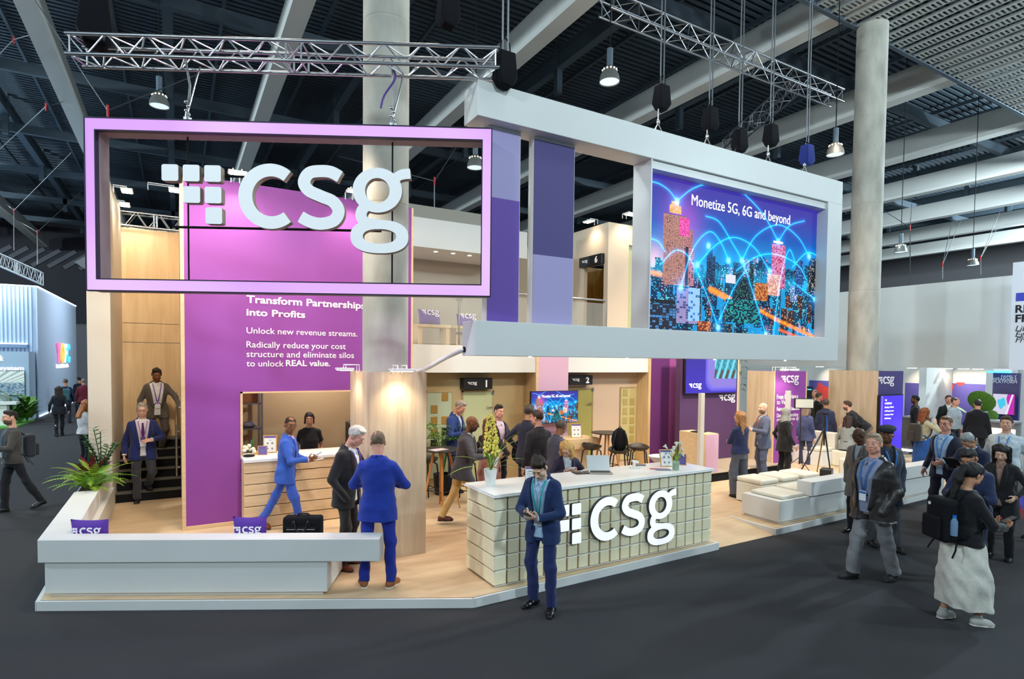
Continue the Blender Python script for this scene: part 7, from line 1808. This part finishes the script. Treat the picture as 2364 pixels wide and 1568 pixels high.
# 8 man at the left edge
r, MW, TM, HM, arm = person('bearded man in charcoal sweater with a paper cup at the left edge', at(32, 1182, 0), -80, 1.77, .007, 'fair', head=(-6, 2), feet=((.08, .14, 0), (-.08, -.34, .02)),
    arms=({'w': (.24, .02, .90)}, {'w': (-.13, .30, 1.12), 'pole': (-1, -.6, -.6), 'f': (.25, .9, .1), 'p': (.9, 0, .2), 'curl': .9}),
    top=dict(kind='sweater', c=(70, 68, 66), hem=-.10), legs=dict(c=(30, 32, 38)), shoes=dict(pitch=(0, 16)), hair=dict(s='short', c=(44, 34, 30), v=.012), beard=(60, 44, 36), lanyard=(70, 110, 150))
b = MB(); b.lathe([(.028, 0), (.036, .10), (.034, .10)], MW @ Vector((-.06, .40, 1.09)), 18); tag(b.build('paper_cup', m_paper, smooth=40), 'white paper cup held by the bearded man at the left edge', 'cup')
backpack(MW, TM, 'dark grey backpack worn by the bearded man at the left edge', cloth((48, 50, 58)), .85)
# 9-13 people in the left aisle
person('woman in black trouser suit seen from behind in the left aisle', at(137, 1007, 0), 178, 1.70, .011, 'light', female=True, head=(-14, 4), feet=((.07, .1, 0), (-.07, -.1, 0)), arms=({'w': (.27, .02, .86)}, {'w': (-.27, .06, .86)}),
    top=dict(kind='suit', c=(34, 34, 42)), legs=dict(c=(30, 30, 36), wide=.9), hair=dict(s='long', c=(52, 36, 30), L=.30))
r, MW, TM, HM, arm = person('man in navy jacket with teal backpack far down the left aisle', at(152, 977, 0), 180, 1.80, .012, 'tan', top=dict(kind='sweater', c=(38, 44, 76), hem=-.16), legs=dict(c=(34, 38, 58)), hair=dict(s='short', c=(70, 60, 54), v=.002))
backpack(MW, TM, 'teal backpack worn by the man far down the left aisle', cloth((58, 98, 104)), 1.0)
person('man in maroon jacket seen from behind next to the white pillar', at(194, 972, 0), 184, 1.78, .012, 'tan', top=dict(kind='suit', c=(104, 32, 48)), legs=dict(c=(42, 50, 84)), hair=dict(s='short', c=(120, 108, 104), v=.004), bulk=1.08)
person('man in dark jacket farthest down the left aisle', at(184, 957, 0), 190, 1.76, .014, 'tan', top=dict(kind='sweater', c=(32, 32, 40), hem=-.16), legs=dict(c=(30, 30, 36)), hair=dict(s='short', c=(30, 26, 26)))
person('red-haired woman in white blouse half hidden by the white pillar', at(196, 1087, 0), 112, 1.70, .008, 'fair', female=True, head=(0, 14), arms=({'w': (.14, .27, .92), 'f': (-.5, .6, -.4), 'pole': (1, -1, 0)}, {'w': (-.12, .28, .92), 'f': (.5, .6, -.4), 'pole': (-1, -1, 0)}),
    top=dict(kind='blouse', c=(226, 222, 226), hem=-.04, sleeve=1.15, grow=.016, fold=.008), legs=dict(c=(28, 28, 34), wide=1.1), hair=dict(s='long', c=(190, 112, 56), L=.34, bk=-.10))
# 14-21 group in the middle
person('grey-haired man in blue blazer reading beside the high table', at(1046, 1140, .1), 58, 1.88, .008, 'pink', lean=4, head=(2, 30), arms=both(1.12, .28), top=dict(kind='suit', c=(44, 66, 128), shirt=(238, 234, 230), open=.05, button=.05, wide=.01), legs=dict(c=(40, 48, 76)), hair=dict(s='short', c=(160, 146, 138), v=.006))
r, MW, TM, HM, arm = person('bald man in charcoal jacket and tan trousers striding to the counter', at(1066, 1214, .1), 84, 1.76, .0065, 'brown', lean=10, head=(0, 8), feet=((.07, .38, 0), (-.07, -.30, .02)), toes=(4, -4), arms=({'w': (.14, .42, 1.13), 'pole': (1, -1, -.6), 'f': (0, .95, .2), 'p': (-1, 0, 0), 'curl': .8}, {'w': (-.14, .36, 1.16), 'pole': (-1, -1, -.6), 'f': (.3, .9, .2), 'p': (.9, 0, 0), 'curl': .8}),
    top=dict(kind='suit', c=(76, 72, 78), shirt=(218, 222, 230)), legs=dict(c=(206, 168, 106)), shoes=dict(c=(88, 46, 36)), bulk=1.08, glasses=True, beard=(60, 50, 46))
held('booklet', 'white booklet carried by the bald man striding to the counter', 'booklet', MW, (.06, .50, 1.06), (.014, .13, .20), Matrix.Rotation(-.3, 3, 'X'), m_paper)
person('woman with auburn hair in black top and rose skirt behind the potted orchid', by_head(1131, 962, 1.70, .1), 158, 1.70, .008, 'fair', female=True, arms=({'w': (.16, .26, 1.06), 'pole': (1, -1, 0)}, {'w': (-.14, .26, 1.08), 'pole': (-1, -1, 0)}), top=dict(kind='sweater', c=(46, 40, 40), hem=-.14), legs=dict(kind='skirt', c=(186, 128, 116), hem=.42, w=.19), hair=dict(s='long', c=(124, 66, 42), L=.30))
person('dark-haired man in navy jacket and pink shirt facing the auburn woman', by_head(1143, 938, 1.80, .1)+Vector((.22, .3, 0)), 38, 1.80, .008, 'pink', head=(0, 6), top=dict(kind='suit', c=(38, 38, 62), shirt=(230, 208, 226), open=.075, wide=.03), legs=dict(c=(34, 36, 52)), hair=dict(s='short', c=(44, 34, 30), line=.085), arms=both(1.1, .26))
r, MW, TM, HM, arm = person('man in dark navy suit seen from behind with a coat over his arm', by_head(1219, 935, 1.84, .1), 152, 1.84, .008, 'tan', head=(4, 8), top=dict(kind='suit', c=(46, 46, 64), shirt=(236, 236, 236)), legs=dict(c=(42, 42, 56)), hair=dict(s='short', c=(70, 62, 56), v=.008), arms=({'w': (.14, .26, 1.1), 'pole': (1, -1, 0)}, {'w': (-.25, .10, .98), 'pole': (-1, -.8, 0), 'f': (.2, .8, -.4)}))
b = MB(); c_ = MW @ Vector((-.28, .16, .92)); b.ellipsoid(c_, .09, .13, .2, Matrix.Rotation(.3, 3, 'Y')); b.ellipsoid(c_+Vector((.03, .02, -.12)), .06, .1, .14)
tag(b.build('folded_coat', m_blackf, smooth=80), 'black coat draped over the arm of the man in dark navy suit', 'coat')
person('man in dark suit almost hidden behind the man with the coat', by_head(1244, 948, 1.80, .1), -150, 1.80, .009, 'pink', head=(-40, 4), top=dict(kind='suit', c=(38, 36, 40)), legs=dict(c=(36, 36, 42)), hair=dict(s='short', c=(60, 44, 36), v=.008))
person('man with cropped hair in slate jacket seen from behind below the television', by_head(1283, 968, 1.70, .1), 128, 1.70, .0075, 'brown', lean=6, head=(-12, 14), top=dict(kind='suit', c=(72, 72, 88), shirt=(228, 232, 236)), legs=dict(c=(50, 50, 62)), hair=dict(s='short', c=(84, 74, 66), v=.002), arms=both(1.1, .28))
r, MW, TM, HM, arm = person('blonde woman with glasses and navy jacket typing on a phone behind the counter', (4.98, 6.90, .1), 14, 1.67, .006, 'fair', female=True, hip=.80, lean=14, head=(26, 30), feet=((.12, .25, .28), (-.12, .25, .28)),
    arms=({'w': (.075, .34, 1.085), 'f': (-.5, .8, .25), 'p': (-.6, .0, .8), 'pole': (1, -.6, -.4), 'curl': .7, 'th': -1}, {'w': (-.075, .34, 1.085), 'f': (.5, .8, .25), 'p': (.6, 0, .8), 'pole': (-1, -.6, -.4), 'curl': .7}), top=dict(kind='suit', c=(46, 42, 64), shirt=(206, 216, 224), open=.05, wide=.02), legs=dict(c=(38, 38, 50)), hair=dict(s='long', c=(216, 172, 104), L=.36, bk=-.05, fr=.02, v=.009, amp=.005), glasses=True)
held('phone', 'white phone in the hands of the blonde woman behind the counter', 'phone', MW, (0, .46, 1.15), (.07, .14, .010), Matrix.Rotation(.5, 3, 'X'), m_paper)
b = MB(); b.lathe([(.17, .55), (.18, .58), (.17, .60)], (5.02, 6.98, .1), 24); t = thing('bar_stool', 'stool under the blonde woman behind the counter', 'stool', (5.02, 6.98, .1)); b.build('seat', m_shell, t, smooth=40)
for k in range(4): a = PI/4+k*PI/2; b = MB(); b.tube([(5.02+.12*math.cos(a), 6.98+.12*math.sin(a), .66), (5.02+.2*math.cos(a), 6.98+.2*math.sin(a), .1)], .013, 8); b.build('leg', m_black, t)
# 22-26 right side of the stand
crossed = ({'w': (-.06, .20, 1.10), 'pole': (1, -.2, -.6), 'f': (-1, .1, .1), 'p': (0, -1, 0)}, {'w': (.06, .23, 1.13), 'pole': (-1, -.2, -.6), 'f': (1, .1, .1), 'p': (0, -1, 0)})
person('woman with long fair hair, navy sweater and wide grey trousers with folded arms', at(1706, 1147, .1), -138, 1.68, .007, 'fair', female=True, head=(-24, 0), arms=crossed, top=dict(kind='sweater', c=(40, 46, 82), hem=-.05, grow=.016), legs=dict(c=(84, 86, 98), wide=1.45, hemw=1.35), hair=dict(s='long', c=(178, 126, 76), L=.36))
person('bald bearded man in blue-grey suit with orange lanyard', at(1759, 1112, .1), -62, 1.75, .007, 'fair', head=(-14, 0), arms=({'w': (.14, .26, 1.14), 'pole': (1, -.8, -.4), 'f': (-.5, .8, 0)}, {'w': (-.1, .30, 1.16), 'pole': (-1, -.8, -.4), 'f': (.6, .8, 0)}), top=dict(kind='suit', c=(84, 92, 116), shirt=(226, 230, 236)), legs=dict(c=(80, 88, 112)), beard=(90, 78, 70), tie=(40, 44, 64), lanyard=(232, 104, 52), badge=False)
person('woman in grey headscarf and black trouser suit', at(1808, 1108, .1), 128, 1.63, .007, 'tan', female=True, head=(-8, 4), arms=({'w': (.30, .06, .86)}, {'w': (-.26, .06, .88)}), top=dict(kind='suit', c=(30, 30, 32), hem=-.24), legs=dict(c=(28, 28, 30), wide=1.15), hair=dict(s='hijab', c=(150, 150, 144)))
person('bearded man in black shirt bending over the seated woman', (15.80, 8.42, .1), -92, 1.80, .008, 'fair', lean=46, head=(0, -16), arms=({'w': (.16, .50, .96), 'f': (0, .4, -.9)}, {'w': (-.15, .26, .86), 'f': (0, .5, -.8), 'pole': (-1, -1, 0)}), top=dict(kind='shirt', c=(32, 32, 36), hem=-.08), legs=dict(c=(104, 98, 94)), hair=dict(s='short', c=(74, 54, 40), v=.012), beard=(84, 52, 36))
qs = Vector((14.95, 8.40, .1)); person('seated woman in plaid shirt seen from behind near the round table', qs, 168, 1.66, .009, 'tan', female=True, hip=.58, lean=8, feet=((.12, .36, 0), (-.12, .36, 0)), top=dict(kind='shirt', c=(142, 146, 142), hem=-.14, grow=.014), legs=dict(c=(52, 44, 44)), hair=dict(s='long', c=(56, 38, 32), L=.24), head=(10, 10), arms=both(.72, .30))
b = MB(); b.box(qs.x-.26, qs.x+.26, qs.y-.24, qs.y+.24, .1, .50); tag(b.build('ottoman', m_cush, bevel=.04, seg=3), 'cream cube seat under the woman in the plaid shirt', 'ottoman', 'ottoman cubes')
# 27- people between banner and column
person('man in black suit talking between the purple banner and the right column', by_head(1889, 907, 1.80), 120, 1.80, .011, 'pink', top=dict(kind='suit', c=(32, 32, 36)), legs=dict(c=(30, 30, 34)), hair=dict(s='short', c=(90, 80, 72), v=.004))
person('older man facing the camera between the purple banner and the right column', by_head(1899, 902, 1.86)+Vector((.4, .5, 0)), -20, 1.86, .011, 'pink', top=dict(kind='suit', c=(54, 48, 50), shirt=(226, 206, 206)), legs=dict(c=(40, 38, 42)), hair=dict(s='balding', c=(130, 112, 100)))
person('man in navy suit seen from behind at the left edge of the right oak block', by_head(1907, 922, 1.74), 176, 1.74, .010, 'tan', top=dict(kind='suit', c=(52, 56, 84)), legs=dict(c=(46, 48, 70)), hair=dict(s='short', c=(80, 70, 62)))
person('woman in dusty blue jacket right behind the purple banner edge', by_head(1862, 934, 1.66), 150, 1.66, .011, 'fair', female=True, top=dict(kind='suit', c=(74, 82, 118), hem=-.2), legs=dict(c=(60, 64, 92)), hair=dict(s='long', c=(140, 120, 104), L=.2))
# 28- walkers in the right aisle
pocket = lambda s: {'w': (.185*s, .075, .86), 'pole': (.9*s, -1, 0), 'f': (-.1*s, .5, -.8), 'hide': True}
person('man in brown-black leather jacket walking with hands in pockets in the right aisle', at(2010, 1338, 0), -38, 1.86, .0055, 'pink', bulk=1.10, head=(-18, 2), feet=((.10, .20, 0), (-.10, -.20, .02)), toes=(12, -10), arms=(pocket(1), pocket(-1)), top=dict(kind='leather', c=(48, 44, 44), shirt=(134, 144, 172), open=.075, button=-.1, wide=.07, hem=-.22, sleeve=1.14, grow=.026, fold=.007), legs=dict(c=(128, 128, 132), wide=1.15, hemw=1.2, fold=.006), shoes=dict(c=(38, 38, 40), rough=.6, pitch=(0, 10)), hair=dict(s='short', c=(166, 142, 116), v=.004, line=.075), lanyard=(36, 104, 176))
person('man in flat cap, glasses and dark blue coat behind the leather jacket man', at(2062, 1277, 0)+Vector((.12, .2, 0)), 30, 1.82, .007, 'brown', head=(34, 4), feet=((.09, -.1, 0), (-.09, .16, .0)), arms=(pocket(1), pocket(-1)), top=dict(kind='coat', c=(46, 54, 68), shirt=(60, 64, 76), hem=-.30, button=.2, sleeve=1.1, grow=.024), legs=dict(c=(84, 90, 96)), hair=dict(s='beret', c=(34, 40, 46)), glasses=True, beard=(80, 60, 48), lanyard=(40, 112, 190), badge=False)
person('man in long grey coat half hidden behind the leather jacket man', at(1992, 1236, 0)+Vector((.1, .12, 0)), -30, 1.70, .007, 'dark', head=(20, 10), feet=((.08, .12, 0), (-.08, -.12, 0)), arms=(pocket(1), pocket(-1)), top=dict(kind='coat', c=(112, 108, 104), shirt=(206, 222, 230), hem=-.34, button=.12, sleeve=1.1, grow=.024), legs=dict(c=(34, 32, 42)), shoes=dict(c=(20, 20, 20), rough=.15), glasses=True)
r, MW, TM, HM, arm = person('woman in cream long skirt and black jacket with ponytail in the right aisle', at(2218, 1434, 0), 128, 1.70, .0055, 'tan', female=True, head=(-6, 18), feet=((.10, .13, 0), (-.08, -.10, 0)), toes=(10, -14),
    arms=({'w': (.12, .32, 1.06), 'pole': (1, -.8, -.5), 'f': (-.3, .9, .25), 'p': (-.4, 0, .9), 'curl': .7, 'th': -1}, {'w': (-.10, .32, 1.06), 'pole': (-1, -.8, -.5), 'f': (.3, .9, .25), 'p': (.4, 0, .9), 'curl': .7}), top=dict(kind='sweater', c=(26, 26, 30), hem=-.08, sleeve=1.2, grow=.022), legs=dict(kind='skirt', c=(206, 204, 194), hem=.19, w=.255, fold=.012), shoes=dict(c=(176, 176, 170), sole=(206, 200, 190), rough=.8), hair=dict(s='ponytail', c=(26, 24, 26), L=.30, v=.014, amp=.005))
held('phone', 'dark phone held by the woman in the cream skirt', 'phone', MW, (0, .47, 1.12), (.075, .15, .009), Matrix.Rotation(.45, 3, 'X'), m_black)
backpack(MW, TM, 'black backpack with a water bottle worn by the woman in the cream skirt', m_blackf, 1.0, True, True)
person('man in navy suit with bowed head right behind the woman in the cream skirt', by_head(2252, 1026, 1.74), -26, 1.74, .007, 'tan', lean=4, head=(-6, 34), top=dict(kind='suit', c=(36, 46, 78), shirt=(206, 212, 224)), legs=dict(c=(34, 40, 66)), hair=dict(s='short', c=(34, 28, 28), v=.008), glasses=True, arms=both(1.08, .3))
r, MW, TM, HM, arm = person('silver-haired man in navy suit reading a black tablet in the crowd', by_head(2251, 990, 1.74), -24, 1.74, .0075, 'tan', lean=6, head=(4, 40), top=dict(kind='suit', c=(34, 40, 66), shirt=(170, 196, 226)), legs=dict(c=(32, 36, 54)), hair=dict(s='short', c=(150, 154, 154), v=.012), lanyard=(50, 130, 200), badge=False, arms=both(1.16, .34))
held('tablet', 'black tablet held by the silver-haired man in the crowd', 'tablet', MW, (.06, .46, 1.22), (.20, .26, .010), Matrix.Rotation(.7, 3, 'X'), m_black)
person('tall man with glasses, open navy blazer and blue lanyard in the crowd', by_head(2186, 961, 1.86), -34, 1.86, .007, 'pink', head=(-12, 2), feet=((.1, .14, 0), (-.1, -.16, .02)), arms=({'w': (.29, .04, .86)}, {'w': (-.18, .3, 1.05), 'pole': (-1, -1, 0)}), top=dict(kind='suit', c=(40, 42, 60), shirt=(166, 196, 226), open=.08, button=-.06, wide=.06), legs=dict(c=(40, 38, 54)), hair=dict(s='short', c=(112, 86, 64), v=.006), glasses=True, lanyard=(52, 134, 220))
person('man in pale blue shirt with blue lanyard standing at the right of the crowd', by_head(2325, 961, 1.84), -14, 1.84, .007, 'fair', bulk=1.12, head=(-6, 0), top=dict(kind='shirt', c=(196, 208, 216), hem=-.08, sleeve=1.1, grow=.014), legs=dict(c=(32, 32, 38)), hair=dict(s='short', c=(84, 64, 50), v=.010), lanyard=(60, 130, 210), badge=False, arms=({'w': (.28, .04, .88)}, {'w': (-.28, .04, .88)}))
r, MW, TM, HM, arm = person('woman with long black hair in black jacket looking down at the right edge', by_head(2316, 1020, 1.66), -10, 1.66, .0065, 'light', female=True, lean=4, head=(-4, 24), top=dict(kind='suit', c=(28, 28, 32), shirt=(150, 118, 104), hem=-.3), legs=dict(c=(26, 26, 30)), hair=dict(s='long', c=(28, 24, 26), L=.34, v=.012, fr=.03), arms=({'w': (.2, .24, .98), 'pole': (1, -1, 0)}, {'w': (-.2, .24, .98), 'pole': (-1, -1, 0)}))
pe = at(2395, 1250, 0); person('person in light sleeve at the right edge carrying the printed bag', pe, -60, 1.74, .008, 'tan', top=dict(kind='shirt', c=(196, 204, 206), hem=-.1, grow=.014), legs=dict(c=(40, 42, 54)), hair=dict(s='short', c=(40, 34, 30)), arms=({'w': (.22, .20, .98), 'f': (0, .3, -1)}, {'w': (-.25, .05, .9)}))
# printed carrier bag
q = at(2342, 1228, .0); g1 = onP(2298, 1143, Vector((pe.x-.35, pe.y-.1, 0)), _f); bgd = Vector((_r.x, _r.y, 0)).normalized()
t = thing('carrier_bag', 'violet and red printed carrier bag held at the right edge', 'bag', (g1.x+.25*bgd.x, g1.y+.25*bgd.y, .62))
M = frame((g1.x-.04*bgd.x, g1.y-.04*bgd.y, g1.z-.36), bgd)
b = MB(); b.T = M; b.box(0, .46, 0, .14, -.12, 0); b.build('lower_panel', mat('bag_red', (206, 58, 40), .5), t)
b = MB(); b.T = M; b.box(0, .46, .14, .36, -.12, 0); b.build('upper_panel', mat('bag_violet', (104, 92, 214), .5), t)
for z in (0, -.12): b = MB(); b.T = M; b.tube([tuple(p) for p in _cat([(.08, .35, z), (.12, .5, z), (.2, .58, z), (.28, .5, z), (.32, .35, z)], 5)], .010, 6); b.build('handle', mat('bag_red', (206, 58, 40), .5), t, smooth=60)
text('lettering', 'Alibaba Cloud', M @ Matrix.Translation((.04, .155, .001)), mat('bag_red', (206, 58, 40), .5), t, height=.06, width=.40, bold=.01)
text('lettering', 'Powering', M @ Matrix.Translation((.04, .085, .001)), m_txt, t, height=.028); text('lettering', 'Future of Innovation', M @ Matrix.Translation((.04, .03, .001)), m_txt, t, height=.028, width=.36)
# far right booth visitors
r, MW, TM, HM, arm = person('woman with auburn hair, beige sweater and blue skirt on the phone', by_head(2134, 942, 1.68), 128, 1.68, .009, 'fair', female=True, arms=({'w': (.14, .18, 1.36), 'pole': (1, -.4, -.8), 'f': (-.2, .2, 1)}, {'w': (-.2, .2, 1.0)}), top=dict(kind='sweater', c=(176, 168, 140), hem=-.06, sleeve=1.1), legs=dict(kind='skirt', c=(36, 78, 142), hem=.3, w=.22), hair=dict(s='long', c=(136, 76, 40), L=.3))
backpack(MW, TM, 'dark backpack worn by the auburn woman in beige sweater', cloth((58, 54, 50)), .95)
person('dark-haired man in black vest walking left in the far right booth', by_head(2115, 914, 1.78), -88, 1.78, .010, 'brown', top=dict(kind='shirt', c=(36, 36, 44), hem=-.1), legs=dict(c=(34, 34, 42)), hair=dict(s='short', c=(26, 24, 24), v=.014), beard=(40, 34, 32))
person('man in dark green suit in front of the violet and red mural', by_head(2190, 913, 1.82), 10, 1.82, .010, 'pink', top=dict(kind='suit', c=(28, 40, 38)), legs=dict(c=(28, 34, 34)), hair=dict(s='short', c=(80, 60, 46)))
person('balding man in pale grey shirt talking before the mural', by_head(2204, 918, 1.78), 62, 1.78, .010, 'pink', bulk=1.1, top=dict(kind='shirt', c=(168, 176, 184), hem=-.1), legs=dict(c=(40, 42, 50)), hair=dict(s='balding', c=(70, 62, 58)))
person('heavy man in black suit seen from behind at the grey counter', by_head(2257, 921, 1.80)+Vector((-.5, -.2, 0)), 170, 1.80, .010, 'pink', bulk=1.15, top=dict(kind='suit', c=(26, 26, 30)), legs=dict(c=(26, 26, 30)), hair=dict(s='short', c=(50, 42, 38)), head=(-20, 0))
